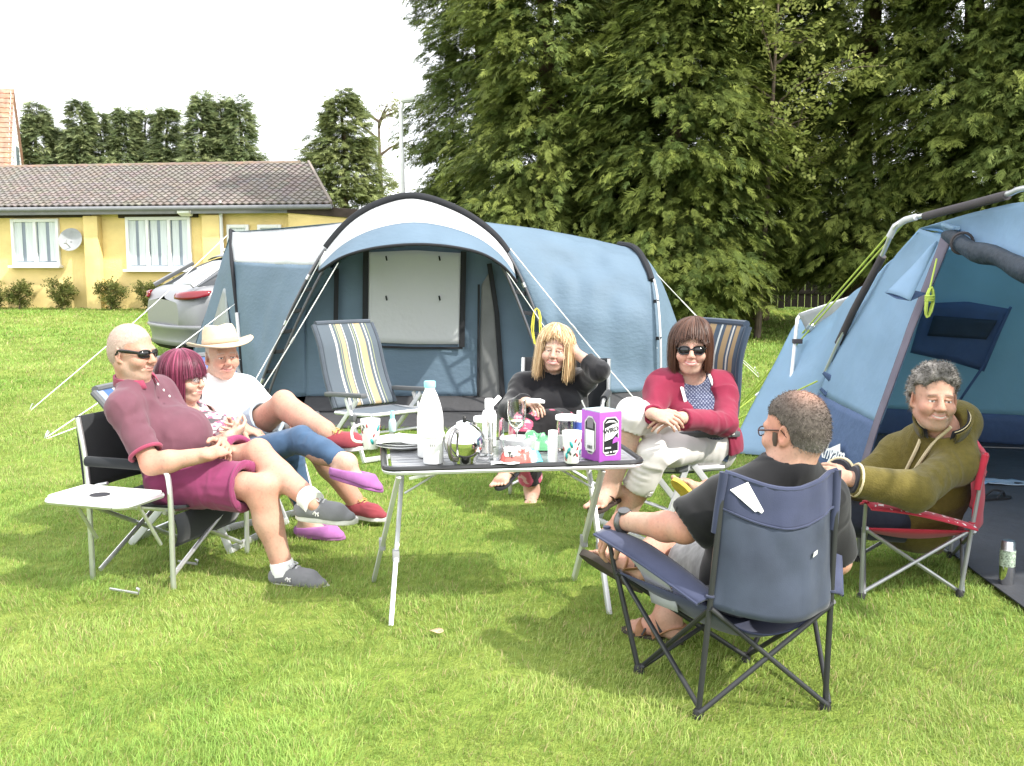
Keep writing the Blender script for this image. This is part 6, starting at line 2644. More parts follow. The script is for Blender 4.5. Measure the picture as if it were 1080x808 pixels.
            Cs.append(np.tile(c, (3 * k, 1)))
        return np_mesh(name, np.concatenate(Vs), np.concatenate(Fs), m, s.t, col=np.concatenate(Cs), smooth=True)

    def hair_cap(s, name, m, thick, line, colour, amp=.004, scale=60, nape=-.06, sides=-.02, top=None, stretch=(1, 1, 1), seed=0, temple=.0, fuzz=0, flen=.010, fwid=.0011, comb=(0, -.4, -.3), fcurl=.5):
        """short hair as a thickened scalp with clumps in relief; line = height of the front hairline"""
        sd = Sdf()
        M, c, k = s.hM, s.hC, s.hS
        sd.ell(s.hw(0, -.014, .036), np.array([.077, .099, .087]) * k + thick * .9, M, .02)
        sd.ell(s.hw(0, -.035, -.01), np.array([.070, .078, .075]) * k + thick * .7, M, .03)
        if top:
            sd.ell(s.hw(*top[0]), np.array(top[1]) * k, M, .03)
        # face opening, ears, below the nape
        fwd = M[:, 1]
        upv = M[:, 2]
        sd.plane(s.hw(0, .062, line), fwd * .80 - upv * .6, None, .6, .01)
        for sg in (-1, 1):
            sd.ell(s.hw(sg * .082, .055 - temple, line - .055), np.array([.045, .062, .062]) * k, M, .008, 's')
            sd.ell(s.hw(sg * .088, -.008, -.022), np.array([.03, .024, .045]) * k, M, .006, 's')
        sd.plane(s.hw(0, -.07, nape), -upv, None, .6, .01)
        sd.plane(s.hw(0, .0, sides - .02), -upv + fwd * .9, None, .6, .01)
        V, F = sd.mesh(.0034, relax=1)
        N = vnormals(V, F)
        L = (V - c) @ M
        Q = L * np.array(stretch)
        h = vnoise(Q, scale, s.seed + seed, 2)
        h2 = 1 - 2 * np.abs(vnoise(Q, scale * .5, s.seed + seed + 9))
        V = V + N * (amp * (h * .6 + h2 * .7))[:, None]
        nv = len(V)
        cv = np.asarray(colour(V, h) if callable(colour) else np.tile(np.array(colour), (len(V), 1)) * (1 + .28 * h + .15 * h2)[:, None])
        if fuzz:
            rng = np.random.default_rng(s.seed + 77)
            I = rng.integers(0, nv, fuzz)
            b0 = V[I] - N[I] * .002 + rng.normal(0, .0012, (fuzz, 3))
            d = N[I] * .75 + np.array(comb) @ M.T + rng.normal(0, fcurl, (fuzz, 3))
            d /= np.linalg.norm(d, axis=1, keepdims=True)
            d2 = d + np.array(comb) @ M.T * .8 + rng.normal(0, fcurl, (fuzz, 3))
            d2 /= np.linalg.norm(d2, axis=1, keepdims=True)
            l = (flen * rng.uniform(.5, 1.4, fuzz))[:, None]
            w = np.cross(d, rng.normal(0, 1, (fuzz, 3)))
            w /= np.linalg.norm(w, axis=1, keepdims=True)
            w = w * fwid
            mid = b0 + d * l * .6
            tip = mid + d2 * l * .5
            T = np.stack([b0 - w, b0 + w, mid + w * .7, mid - w * .7, tip], 1).reshape(-1, 3)
            k = np.arange(fuzz)[:, None] * 5 + nv
            tc = np.repeat(cv[I] * rng.uniform(.55, 1.5, (fuzz, 1)), 5, 0)
            return np_mesh(name, np.concatenate([V, T]), [F, k + np.array([[0, 1, 2, 3]]), k + np.array([[3, 2, 4]])], m, s.t, col=np.clip(np.concatenate([cv, tc]), .004, 1), smooth=True)
        return np_mesh(name, V, F, m, s.t, col=np.clip(cv, .004, 1), smooth=True)


def shoe_outline(L, w, n=28):
    out = []
    for i in range(n):
        a = 2 * math.pi * i / n
        y = L * (.5 - .5 * math.cos(a)) - .068
        t = (y + .068) / L
        hw_ = np.interp(t, [0, .08, .3, .5, .68, .85, .95, 1], [0, .027, .033, .034, .044, .038, .022, 0]) * w
        sx = math.sin(a)
        out.append((hw_ * (1 if sx >= 0 else -1) + .006 * math.sin(math.pi * t), y))
    return out


def shoe(p, an, toe, up, upper, sole, L=.285, w=1.0, low=False, collar=None, laces=None, mark=None, sole_h=.024, name='shoe', high=.0, bare_top=False):
    """a shoe on person p: upper with opening, sole, optional sock collar and laces; all one part with sub-parts"""
    an = V3(an)
    M = frame_from(toe, up)
    def P(x, y, z):
        return an + M @ np.array([x, y, z])
    sd = Sdf()
    zb = -.078
    k = L / .285
    sd.cone(P(0, -.032, zb + .036), P(0, .0, zb + .045), .036 * w, .04 * w, .03)
    sd.cone(P(0, -.03, zb + .02), P(.004, .12 * k, zb + .02), .037 * w, .046 * w, .03, sq=(M[:, 2], .9))
    sd.cone(P(.004, .12 * k, zb + .018), P(.008, .172 * k, zb + .012), .046 * w, .034 * w, .03, sq=(M[:, 2], .72))
    if not bare_top:
        sd.cone(P(0, .0, zb + .055), P(.004, .115 * k, zb + .03), .037 * w, .036 * w, .035)
    sd.plane(P(0, 0, zb + .006), -M[:, 2], None, .5, .004)
    top = .062 + high if not low else .044
    sd.plane(P(0, 0, zb + top + .006), M[:, 2] * .98 - M[:, 1] * (.22 if not low else .1), None, .5, .004)
    sd.cone(P(0, -.012, zb + .03), P(0, .0, zb + .14), .030 * w, .036 * w, .006, 's')
    if low:
        sd.ell(P(0, .025, zb + .062), (.031, .075, .03), M, .01, 's')
    V, F = sd.mesh(.0042, relax=1)
    V = creases(V, F, .0012, 26, p.seed)
    o = np_mesh(name, V, F, upper, p.t, smooth=True)
    b = MB()
    ol = shoe_outline(L, w)
    for z0, z1, g in ((zb - .016 + (.024 - sole_h), zb + .010, 1.06),):
        rows = [[P(x * g * s_, y * g2, z) for x, y in ol + [ol[0]]] for z, s_, g2 in ((z0, .93, .985), (z0 + .004, 1.0, 1.0), (z1 - .003, 1.0, 1.0), (z1, .96, .99))]
        rows = [[q for q in r] for r in rows]
        b.grid(rows)
        b.fan(rows[0][:-1])
        b.fan(rows[-1][:-1])
    b.obj('sole', sole, o)
    if collar:
        b = MB()
        cpts = [P(.034 * w * math.cos(a), -.008 + .044 * math.sin(a), zb + top + .004 + (.010 * math.sin(a))) for a in np.linspace(0, 2 * math.pi, 25)]
        b.tube(cpts, .0075, n=7, cap=False)
        b.obj('collar', collar, o)
    if laces:
        b = MB()
        for i in range(5):
            y = .045 + .018 * i
            z = zb + .088 - .0085 * i - .002
            b.tube(spline([P(-.026, y, z - .014), P(-.012, y + .006, z + .001), P(.014, y - .001, z + .001), P(.028, y, z - .014)], 3), .0036, n=5)
            b.tube(spline([P(.026, y - .004, z - .013), P(.012, y + .003, z + .002), P(-.014, y - .004, z + .002), P(-.028, y - .004, z - .013)], 3), .0034, n=5)
        for sg in (-1, 1):
            b.tube(spline([P(0, .046, zb + .086), P(sg * .02, .03, zb + .096), P(sg * .034, .05, zb + .084), P(sg * .008, .05, zb + .088)], 5), .0032, n=5)
        b.obj('lace', laces, o)
    if mark:
        b = MB()
        sx = mark[1]
        b.tube(spline([P(sx * .050, .028, zb + .030), P(sx * .0515, .036, zb + .040), P(sx * .052, .044, zb + .034), P(sx * .053, .054, zb + .040)], 4), .004, n=5)
        b.tube([P(sx * .052, .040, zb + .036), P(sx * .053, .040, zb + .024)], .003, n=5)
        b.tube([P(sx * .053, .050, zb + .036), P(sx * .0545, .052, zb + .024)], .003, n=5)
        b.obj('emblem', mark[0], o)
    return o
# ================================================================== PEOPLE
LIMB_LOG = []


def lerp(a, b, t):
    return V3(a) * (1 - t) + V3(b) * t


def ln(tag_, *pts):
    LIMB_LOG.append((tag_, [round(float(np.linalg.norm(V3(pts[i + 1]) - V3(pts[i]))), 2) for i in range(len(pts) - 1)]))


def ring(p, name, c, axis, r, t, m, squash=1.0, seed=0, n=28):
    """a hem or cuff round a limb"""
    q = Vector(axis).normalized()
    x = q.orthogonal().normalized()
    y = q.cross(x)
    b = MB()
    pts = [Vector(V3(c)) + x * math.cos(a) * r + y * math.sin(a) * r * squash for a in np.linspace(0, 2 * math.pi, n)]
    b.tube(pts, t, n=8, cap=False, flat=(1.0, q))
    return b.obj(name, m, p.t)


def collar(p, c, up, front, r0, r1, h, m, gap=.5, name='collar', fold=True):
    up, front = Vector(up).normalized(), Vector(front).normalized()
    front = (front - up * front.dot(up)).normalized()
    sd = up.cross(front)
    rows = []
    prof = [(r0, 0), (r1, h), (r1 + .008, h * 1.02), (r0 + .014, h * .25)] if fold else [(r0, 0), (r1, h)]
    for r, z in prof:
        row = []
        for a in np.linspace(gap, 2 * math.pi - gap, 30):
            f = math.cos(a)
            row.append(Vector(V3(c)) + front * (math.cos(a) * r * 1.08 + .01) + sd * math.sin(a) * r + up * (z - .018 * f - (0.012 * max(0, f) if r > r0 else 0)))
        rows.append(row)
    b = MB()
    b.grid(rows)
    return b.obj(name, m, p.t, solid=.003)


def fabric(name, col, **k):
    a = dict(rough=.85, var=.10, scale=14, bump=.25, bscale=420, spec=.15, sheen=.15)
    a.update(k)
    return mat(name, col, **a)


def glasses(p, frame_m, lens_m, w=.060, lens=(.024, .016), z=-.003, wrap=.35, rim=.0022, name='spectacles', tint_solid=False, temple_z=.006, y0=.103):
    """glasses worn on the head of p: two lenses, rims, bridge and temples"""
    t = MB()
    rimb, lensb = MB(), MB()
    for sg in (-1, 1):
        cpts = []
        for a in np.linspace(0, 2 * math.pi, 25):
            ca, sa = math.cos(a), math.sin(a)
            lx = .033 + lens[0] * (abs(ca) ** .8) * (1 if ca >= 0 else -1)
            lz = z + lens[1] * (abs(sa) ** .8) * (1 if sa >= 0 else -1) * (1 - .12 * (ca < 0) * (sa < 0))
            ly = y0 - wrap * max(0, lx - .012) ** 1.6 * 4.2
            cpts.append(p.hw(sg * lx, ly, lz))
        rimb.tube(cpts, rim * p.hS, n=6, cap=False)
        cen = np.mean(cpts[:-1], axis=0) + p.hM[:, 1] * .003
        n = len(cpts) - 1
        lensb.add(cpts[:-1] + [cen], [(i, (i + 1) % n, n) for i in range(n)])
        ox = .033 + lens[0]
        rimb.tube([p.hw(sg * ox, y0 - wrap * max(0, ox - .012) ** 1.6 * 4.2, z + temple_z), p.hw(sg * .079, .045, z + temple_z + .004), p.hw(sg * .083, -.005, z + temple_z + .004), p.hw(sg * .082, -.022, z - .012)],
                  [rim * 1.3, rim * 1.5, rim * 1.3, rim], n=6, flat=(1.8 if tint_solid else 1, Vector(p.hM[:, 2])))
    rimb.tube([p.hw(-.011, y0 + .001, z + .004), p.hw(0, y0 + .006, z + .007), p.hw(.011, y0 + .001, z + .004)], rim * 1.1, n=6)
    f = rimb.obj(name, frame_m, p.t)
    lensb.obj('lens', lens_m, f, solid=.0016)
    return f


def strip_laces():
    pass


def build_people():
    hairm = mat('hair', (1, 1, 1), rough=.42, var=.08, scale=60, attr='tint', spec=.4, bump=.2, bscale=500)
    shortm = mat('short_hair', (1, 1, 1), rough=.75, var=.15, scale=200, attr='tint', spec=.18, bump=.4, bscale=700)
    cloth_tint = fabric('dyed_cloth', (1, 1, 1), attr='tint')
    sole_w = mat('white_sole', (.62, .6, .57), rough=.7, var=.12, scale=30)
    sole_b = mat('dark_sole', (.06, .05, .045), rough=.8)
    black_pl = mat('black_gloss', (.012, .012, .013), rough=.12, spec=.6)
    metal = mat('spectacle_metal', (.25, .2, .18), rough=.3, metal=.8)
    clear = mat('clear_lens', (.8, .82, .84), rough=.02, alpha=.12, spec=.8)

    # ---------------------------------------------------------------- man in polo shirt and plum shorts
    neck = N(143, 407, 5.0)
    p = Person('person with shaved grey head in dark maroon polo shirt, plum shorts and black sunglasses', GP(185, 590), 'ruddy', 1)
    hr, hl, sr, sl = N(186, 508, 4.95), N(197, 500, 5.24), N(130, 430, 4.83), N(168, 414, 5.24)
    p.head(N(139.5, 371, 4.97), (.93, -.33, -.06), 1.02, smile=.45, fat=.45, jaw=1.25, nose=1.15, neck=neck, neck_r=.062, buzz=((.33, .29, .26), .62, .050, .0, .55),
           stubble=((.45, .38, .34), .35), lip=(.42, .19, .16), brows=(.4, .33, .28))
    T = dict(hl=hl, hr=hr, sl=sl, sr=sr, neck=neck, front=(1, -.2, 0), belly=(.085, .135, .02), waist_r=.116, chest_r=.113, depth=.84, sh_r=.054)
    fr, up, sd_ = p.torso(p.B, infl=-.012, **T)
    er, wr = N(160, 490, 4.72), N(221, 479, 4.74)
    el, wl = N(208, 470, 5.25), N(236, 468, 5.03)
    ln('P1 armR', sr, er, wr); ln('P1 armL', sl, el, wl)
    p.arm(sr, er, wr, (.050, .046, .031))
    p.arm(sl, el, wl, (.050, .046, .031))
    p.hand(wr, N(247, 470, 4.92) - wr, (.1, .8, -.5), (0, 0, 1), curl=(.5, .55, .6, .65), curl2=.55, thumb_in=.2)
    p.hand(wl, N(240, 474, 4.84) - wl, (-.75, .1, -.65), (.2, .1, 1), curl=(.35, .4, .45, .5), curl2=.5, thumb_in=.2)
    kr, ar = N(277, 514, 4.80), N(297, 594, 4.80)
    kl, al = N(272, 478, 5.0), N(324, 524, 4.74)
    ln('P1 legR', hr, kr, ar); ln('P1 legL', hl, kl, al)
    p.leg(hr, kr, ar, (.090, .059, .036), calf=1.05, back=(-1, .1, 0))
    p.leg(hl, kl, al, (.090, .059, .036), calf=1.05, back=(-.3, .2, -1))
    p.B.cone(ar, ar + Vector((.03, 0, -.05)), .036, .036, .02)
    p.B.cone(al, al + Vector((.03, -.02, -.03)), .036, .034, .02)
    p.finish()
    polo = fabric('maroon_pique', (.125, .052, .070), bscale=260)
    polo_trim = fabric('maroon_trim', (.26, .045, .085))
    s = Sdf()
    p.torso(s, infl=.012, **T)
    for a, b in ((sr, er), (sl, el)):
        s.cone(a, lerp(a, b, .80), .070, .068, .045, cap=(0, 1))
    s.cone(lerp(sr, er, .62), lerp(sr, er, .95), .050, .056, .004, 's', cap=(0, 0))
    s.cone(neck, V3(neck) + up * .1, .068, .075, .01, 's')
    s.plane(lerp(lerp(hl, hr, .5), lerp(sl, sr, .5), -.06), -up, None, .6)
    p.cloth('polo_shirt', s, polo, amp=.0065, scale=8.5, folds=((lerp(lerp(hl, hr, .5), lerp(sl, sr, .5), .15), .2, up + fr * .6, .075, .011), (lerp(sr, er, .3), .13, V3(er) - V3(sr) + V3((.2, 0, .1)), .065, .007), (lerp(sr, sl, .2) - up * .1, .16, up * .5 + fr + sd_, .08, .008)))
    ring(p, 'sleeve_band', lerp(sr, er, .79), V3(er) - V3(sr), .0685, .009, polo_trim)
    ring(p, 'sleeve_band', lerp(sl, el, .79), V3(el) - V3(sl), .0685, .009, polo_trim)
    collar(p, V3(neck) + up * .005, up + fr * .15, (.93, -.33, 0), .078, .074, .048, polo_trim, gap=.45)
    b = MB()
    for i in range(3):
        c = V3(neck) + fr * (.10 + .012 * i) - up * (.03 + .035 * i)
        b.lathe([(0, 0), (.006, 0), (.006, .003), (0, .004)], c, n=10, M=Vector(fr).to_track_quat('Z', 'Y').to_matrix())
    b.obj('button', sole_w, p.t)
    short = fabric('plum_cotton', (.20, .035, .095))
    s = Sdf()
    s.cone(lerp(hl, hr, .12), lerp(hl, hr, .88), .135, .135, .04)
    s.cone(lerp(hl, hr, .5), V3(lerp(hl, hr, .5)) + up * .1, .135, .14, .04)
    for a, b_ in ((hr, kr), (hl, kl)):
        s.cone(a, lerp(a, b_, .80), .128, .108, .03, cap=(0, 1))
    for a, b_ in ((hr, kr), (hl, kl)):
        s.cone(lerp(a, b_, .62), lerp(a, b_, 1.0), .079, .092, .004, 's')
    s.plane(V3(lerp(hl, hr, .5)) + up * .12, up, None, .4)
    p.cloth('shorts', s, short, amp=.010, scale=8, folds=((hr, .2, V3(kr) - V3(hr) + V3((0, 0, .3)), .085, .006), (lerp(hr, kr, .7), .13, (0, 0, 1), .05, .004)))
    ring(p, 'hem', lerp(hr, kr, .79), V3(kr) - V3(hr), .1085, .009, short)
    glasses(p, black_pl, black_pl, lens=(.029, .017), wrap=.55, rim=.003, name='sunglasses', tint_solid=True, z=.0)
    def sparse(V, h):
        return np.tile(np.array([.36, .32, .29]), (len(V), 1)) * (1 + .2 * h)[:, None] * .6 + p.skin * .4
    p.hair_cap('cropped_hair', shortm, .0012, .045, sparse, amp=.0005, scale=120, nape=-.085, sides=-.035, fuzz=5000, flen=.005, fwid=.0006, comb=(0, -.3, -.4), fcurl=.3, temple=-.012)
    grey = fabric('grey_canvas', (.16, .16, .165), bscale=300)
    lace = mat('grey_lace', (.42, .42, .42), rough=.9)
    sock = fabric('white_sock', (.72, .71, .69))
    for a, d, u in ((ar, (1, -.22, -.02), (0, 0, 1)), (al, (1, -.1, -.05), (-.02, -.12, 1))):
        shoe(p, V3(a) + V3((.012, 0, -.012)), d, u, grey, sole_w, L=.285, collar=sock, laces=lace, mark=(sole_w, 1), name='trainer')
        sh_ = V3(kr if a is ar else kl) - V3(a)
        sh_ /= np.linalg.norm(sh_)
        b = MB()
        b.tube([V3(a) - sh_ * .05, V3(a) + sh_ * .004, V3(a) + sh_ * .011], [.053, .0525, .0500], n=20)
        b.obj('sock', sock, p.t)

    # ---------------------------------------------------------------- woman with burgundy bob
    neck = N(191, 431, 5.55)
    p = Person('person with a burgundy bob and glasses in a patterned vest top and blue jeans', GP(235, 575), 'fair', 2, True)
    hr, hl, sr, sl = N(233, 489, 5.5), N(238, 484, 5.78), N(181, 440, 5.42), N(206, 434, 5.74)
    p.head(N(193, 399, 5.52), (.95, -.28, .0), 1.0, smile=.3, neck=neck, neck_r=.046, jaw=.9, nose=.95, lip=(.52, .17, .17), brows=(.2, .1, .09))
    T = dict(hl=hl, hr=hr, sl=sl, sr=sr, neck=neck, front=(1, -.2, 0), belly=(.05, .115, -.01), bust=(.085, .07), waist_r=.105, chest_r=.105, hip_r=.12, sh_r=.045)
    fr, up, sd_ = p.torso(p.B, infl=-.004, **T)
    er, wr = N(213, 477, 5.32), N(242, 460, 5.22)
    el, wl = N(232, 468, 5.85), N(243, 455, 5.48)
    ln('P2 armR', sr, er, wr); ln('P2 armL', sl, el, wl)
    p.arm(sr, er, wr, (.047, .041, .027)); p.arm(sl, el, wl, (.047, .041, .027))
    p.hand(wr, (.55, .75, .25), (-.5, .2, .4), (0, 0, 1), size=.9, curl=(.6, .6, .7, .7))
    p.hand(wl, (.35, -.75, .1), (-.6, -.4, .2), (0, 0, 1), size=.9, curl=(.5, .6, .7, .7))
    kr, ar = N(318, 463, 5.38), N(366, 489, 5.16)
    kl, al = N(307, 484, 5.62), N(325, 549, 5.62)
    ln('P2 legR', hr, kr, ar); ln('P2 legL', hl, kl, al)
    p.leg(hr, kr, ar, (.08, .052, .034), back=(-.4, 0, -1)); p.leg(hl, kl, al, (.08, .052, .034), back=(-1, 0, 0))
    p.foot(ar, (1, -.2, -.25), (.15, .1, 1), L=.20, w=.85); p.foot(al, (1, -.2, -.02), (0, 0, 1), L=.20, w=.85)
    p.finish()
    def vest_col(V, N_):
        q = vnoise(V, 70, 3, 1)
        q2 = np.sin(V[:, 2] * 190 + 3 * vnoise(V, 25, 8))
        C = np.tile([.62, .50, .52], (len(V), 1))
        C[q > .12] = [.42, .10, .17]
        C[q2 > .72] = [.09, .08, .09]
        return C
    s = Sdf()
    p.torso(s, infl=.007, **T)
    for a, b_ in ((sr, er), (sl, el)):
        s.ell(lerp(a, b_, .12), (.075, .06, .095), None, .01, 's')
    s.ell(V3(neck) + fr * .05 + up * .0, (.085, .075, .085), None, .01, 's')
    s.plane(lerp(lerp(hl, hr, .5), lerp(sl, sr, .5), -.1), -up, None, .6)
    p.cloth('vest_top', s, cloth_tint, vox=.006, amp=.003, colour=vest_col)
    b = MB()
    for a, sg in ((sr, -1), (sl, 1)):
        q = lerp(a, neck, .35)
        b.tube(spline([V3(q) + fr * .075 - up * .075, V3(q) + fr * .05 + up * .012, V3(q) + up * .034, V3(q) - fr * .06 - up * .01], 4), .008, n=6)
    b.obj('strap', cloth_tint if False else fabric('vest_strap', (.5, .38, .42)), p.t)
    jeans = fabric('blue_denim', (.045, .085, .15), var=.3, scale=10, bscale=500)
    s = Sdf()
    s.cone(lerp(hl, hr, .1), lerp(hl, hr, .9), .128, .128, .04)
    for a, k_, n_ in ((hr, kr, ar), (hl, kl, al)):
        s.cone(a, k_, .092, .063, .03)
        s.cone(k_, lerp(k_, n_, .86), .062, .049, .03, cap=(0, 1))
        bk = V3(a) - V3(k_)
        s.cone(lerp(k_, n_, .15) + bk * .03, lerp(k_, n_, .5) + bk * .025, .056, .048, .04)
        s.cone(lerp(k_, n_, .80), lerp(k_, n_, 1.0), .034, .034, .004, 's')
    p.cloth('jeans', s, jeans, amp=.0035, scale=13, folds=((kr, .12, V3(ar) - V3(kr), .04, .004), (kl, .12, V3(al) - V3(kl), .04, .004), (lerp(hr, kr, .15), .15, V3(kr) - V3(hr), .05, .004)))
    wine = lambda r: np.array([.105, .014, .035]) if r.uniform() < .7 else np.array([.18, .03, .065])
    p.strands('hair', hairm, 3200, -.118, wine, back=-.125, fringe=.024, thick=.024, jitter=.006, width=.0032, tuck=.10, spread=.04, face_half=.95, fringe_part=-.012, colvar=.4)
    p.hair_cap('hair_base', hairm, .012, .06, (.085, .012, .032), amp=.002, nape=-.11, sides=-.06)
    glasses(p, metal, clear, lens=(.022, .013), wrap=.12, rim=.0016)
    pur = fabric('purple_canvas', (.32, .12, .31))
    for a, d, u in ((ar, (1, -.2, -.25), (.15, .1, 1)), (al, (1, -.2, -.02), (0, 0, 1))):
        shoe(p, a, d, u, pur, pur, L=.275, w=1.08, low=True, name='slip_on_shoe', sole_h=.016)

    # ---------------------------------------------------------------- man in the sun hat
    neck = N(230, 399, 6.12)
    p = Person('person in a cream sun hat, white T-shirt, pale denim shorts and maroon shoes', GP(265, 552), 'ruddy', 3)
    hr, hl, sr, sl = N(250, 466, 5.98), N(278, 460, 6.25), N(207, 416, 5.95), N(259, 411, 6.28)
    p.head(N(234, 375, 6.03), (.55, -.83, -.02), 1.04, up=(-.06, .05, 1), smile=.9, neck=neck, neck_r=.06, jaw=1.15, nose=1.1, squint=.8, brows=(.35, .3, .26), stubble=((.5, .42, .38), .25), lip=(.42, .19, .17),
           buzz=((.5, .47, .44), .7, .06, 0, 0))
    T = dict(hl=hl, hr=hr, sl=sl, sr=sr, neck=neck, front=(.6, -.8, 0), belly=(.06, .13, .0), waist_r=.13, chest_r=.13, depth=.85)
    fr, up, sd_ = p.torso(p.B, infl=-.012, **T)
    er, wr = N(217, 449, 5.66), N(256, 452, 5.52)
    el, wl = N(290, 442, 6.3), N(312, 447, 6.0)
    ln('P3 armR', sr, er, wr); ln('P3 armL', sl, el, wl)
    p.arm(sr, er, wr, (.052, .048, .033)); p.arm(sl, el, wl, (.052, .048, .033))
    p.hand(wr, (.92, -.2, -.22), (-.1, 0, -1), (.2, -1, .3), curl=(.35, .45, .5, .55), curl2=.55)
    p.hand(wl, (.7, -.6, -.2), (0, 0, -1), (-.5, -.5, 0), curl=(.3, .3, .4, .4))
    kr, ar = N(299, 426, 5.66), N(343, 454, 5.36)
    kl, al = N(328, 462, 5.86), N(373, 526, 5.95)
    ln('P3 legR', hr, kr, ar); ln('P3 legL', hl, kl, al)
    p.leg(hr, kr, ar, (.09, .062, .040), back=(-.3, .3, -1)); p.leg(hl, kl, al, (.09, .062, .040), back=(-1, .5, 0))
    p.B.cone(ar, V3(ar) + V3((.03, 0, -.03)), .036, .036, .02)
    p.B.cone(al, V3(al) + V3((.02, 0, -.05)), .036, .036, .02)
    def tattoo(V, C):
        a, b_ = lerp(er, wr, .30), lerp(er, wr, .78)
        q = V - a
        ax = (b_ - a) / np.linalg.norm(b_ - a)
        t = q @ ax / np.linalg.norm(b_ - a)
        d = np.linalg.norm(q - np.outer(q @ ax, ax), axis=1)
        out = V[:, 1] < (lerp(er, wr, .5)[1] + .0)
        zrel = (V[:, 2] - (a[2] + (b_[2] - a[2]) * np.clip(t, 0, 1)))
        mk = (t > 0) & (t < 1) & (d < .07) & out & (np.abs(zrel - .004) < .012) & (vnoise(V, 130, 5) > -.1)
        C[mk] = C[mk] * .45 + np.array([.05, .06, .07]) * .4
    p.paint.append(tattoo)
    p.finish()
    tee = fabric('white_cotton', (.80, .80, .80), var=.03)
    s = Sdf()
    p.torso(s, infl=.012, **T)
    for a, b_ in ((sr, er), (sl, el)):
        s.cone(a, lerp(a, b_, .68), .075, .078, .045, cap=(0, 1))
        s.cone(lerp(a, b_, .45), lerp(a, b_, .9), .058, .068, .004, 's')
    s.ell(V3(neck) + up * .05, (.075, .075, .07), None, .01, 's')
    p.cloth('t_shirt', s, tee, amp=.010, scale=7, folds=((lerp(lerp(hl, hr, .5), lerp(sl, sr, .5), .3), .22, up + fr * .5, .075, .006), (lerp(sr, er, .2), .14, (.6, .3, .5), .06, .005)))
    den = fabric('pale_denim', (.30, .37, .43), var=.25, scale=9)
    s = Sdf()
    s.cone(lerp(hl, hr, .1), lerp(hl, hr, .9), .13, .13, .04)
    for a, k_ in ((hr, kr), (hl, kl)):
        s.cone(a, lerp(a, k_, .66), .118, .102, .03, cap=(0, 1))
        s.cone(lerp(a, k_, .5), lerp(a, k_, .9), .078, .092, .004, 's')
    p.cloth('denim_shorts', s, den, amp=.006, scale=8, folds=((hr, .2, V3(kr) - V3(hr), .07, .006),))
    # hat
    straw = mat('cream_felt', (.53, .43, .31), rough=.85, var=.1, scale=30, bump=.3, bscale=200)
    band = fabric('hat_band', (.38, .29, .20))
    M = Matrix([list(r) for r in p.hM]) @ Euler((.10, .06, 0)).to_matrix()
    c = p.hw(0, -.014, .063)
    hb = MB()
    n = 40
    prof = [(.095, .0), (.092, .035), (.086, .075), (.074, .100), (.05, .104), (.02, .094), (0, .092)]
    rows = []
    for r, z in [(.178, .0), (.172, -.006), (.14, -.010), (.108, -.004)] + prof:
        row = []
        for j in range(n + 1):
            a = 2 * math.pi * j / n
            x, y = math.cos(a), math.sin(a)
            dz = (.028 * x * x - .020 * y * (y > 0) - .010 * (y < 0) * abs(y)) * max(0, (r - .09) / .09) if r > .1 else -.014 * (z > .08) * (1 - abs(x)) * (1 if r > 0 else 0)
            rr = r * (1 + (.16 * abs(y) if True else 0))
            row.append(Vector(c) + M @ Vector((x * r * .98, y * r * 1.16, z + dz)))
        rows.append(row)
    hb.grid(rows)
    hat = hb.obj('sun_hat', straw, p.t, solid=.004)
    hb = MB()
    hb.grid([[Vector(c) + M @ Vector((math.cos(a) * r * .985, math.sin(a) * r * 1.165, z)) for a in np.linspace(0, 2 * math.pi, 41)] for r, z in ((.099, .002), (.0975, .012), (.0945, .028))])
    hb.obj('hat_band', band, hat, solid=.003)
    mar = fabric('maroon_suede', (.22, .04, .05))
    tanl = mat('tan_lace', (.45, .27, .1), rough=.9)
    shoe(p, V3(ar) + V3((.012, 0, -.012)), (1, -.12, .10), (-.1, -.1, 1), mar, sole_w, L=.28, laces=tanl, collar=sock, name='canvas_shoe')
    shoe(p, V3(al) + V3((.012, 0, -.012)), (.9, -.4, 0), (0, 0, 1), mar, sole_w, L=.28, laces=tanl, collar=sock, name='canvas_shoe')

    # ---------------------------------------------------------------- blonde woman
    neck = N(583, 395, 6.75)
    p = Person('person with long blonde hair in black jumper, one hand raised to her head', GP(575, 520), 'fair', 4, True)
    hr, hl, sr, sl = N(566, 447, 6.78), N(600, 446, 6.80), N(552, 405, 6.76), N(616, 401, 6.80)
    p.head(N(586, 369, 6.68), (-.16, -.97, .02), 1.07, up=(.10, 0, 1), smile=1.0, teeth=True, open_mouth=.15, neck=neck, neck_r=.050, jaw=.95, nose=.95, squint=.9, lip=(.5, .17, .17), brows=(.35, .24, .14), fat=.0)
    T = dict(hl=hl, hr=hr, sl=sl, sr=sr, neck=neck, front=(0, -1, 0), belly=(.06, .112, .02), bust=(.09, .08), waist_r=.112, chest_r=.11, hip_r=.125, sh_r=.048)
    fr, up, sd_ = p.torso(p.B, infl=-.012, **T)
    er, wr = N(538, 433, 6.58), N(556, 424, 6.36)
    el, wl = N(632, 391, 6.52), N(609, 373, 6.64)
    ln('P4 armR', sr, er, wr); ln('P4 armL', sl, el, wl)
    p.arm(sr, er, wr, (.05, .043, .028)); p.arm(sl, el, wl, (.05, .043, .028))
    p.hand(wl, (-.45, .05, .75), (-.7, .5, -.1), (-.6, -.6, .1), size=.9, curl=(.4, .45, .5, .55), curl2=.5)
    p.hand(wr, (.5, -.7, -.12), (0, 0, -1), (.6, .5, .2), size=.9, curl=(.35, .4, .45, .5), curl2=.45)
    kr, ar = N(552, 452, 6.32), N(561, 517, 6.56)
    kl, al = N(580, 447, 6.34), N(536, 487, 6.20)
    ln('P4 legR', hr, kr, ar); ln('P4 legL', hl, kl, al)
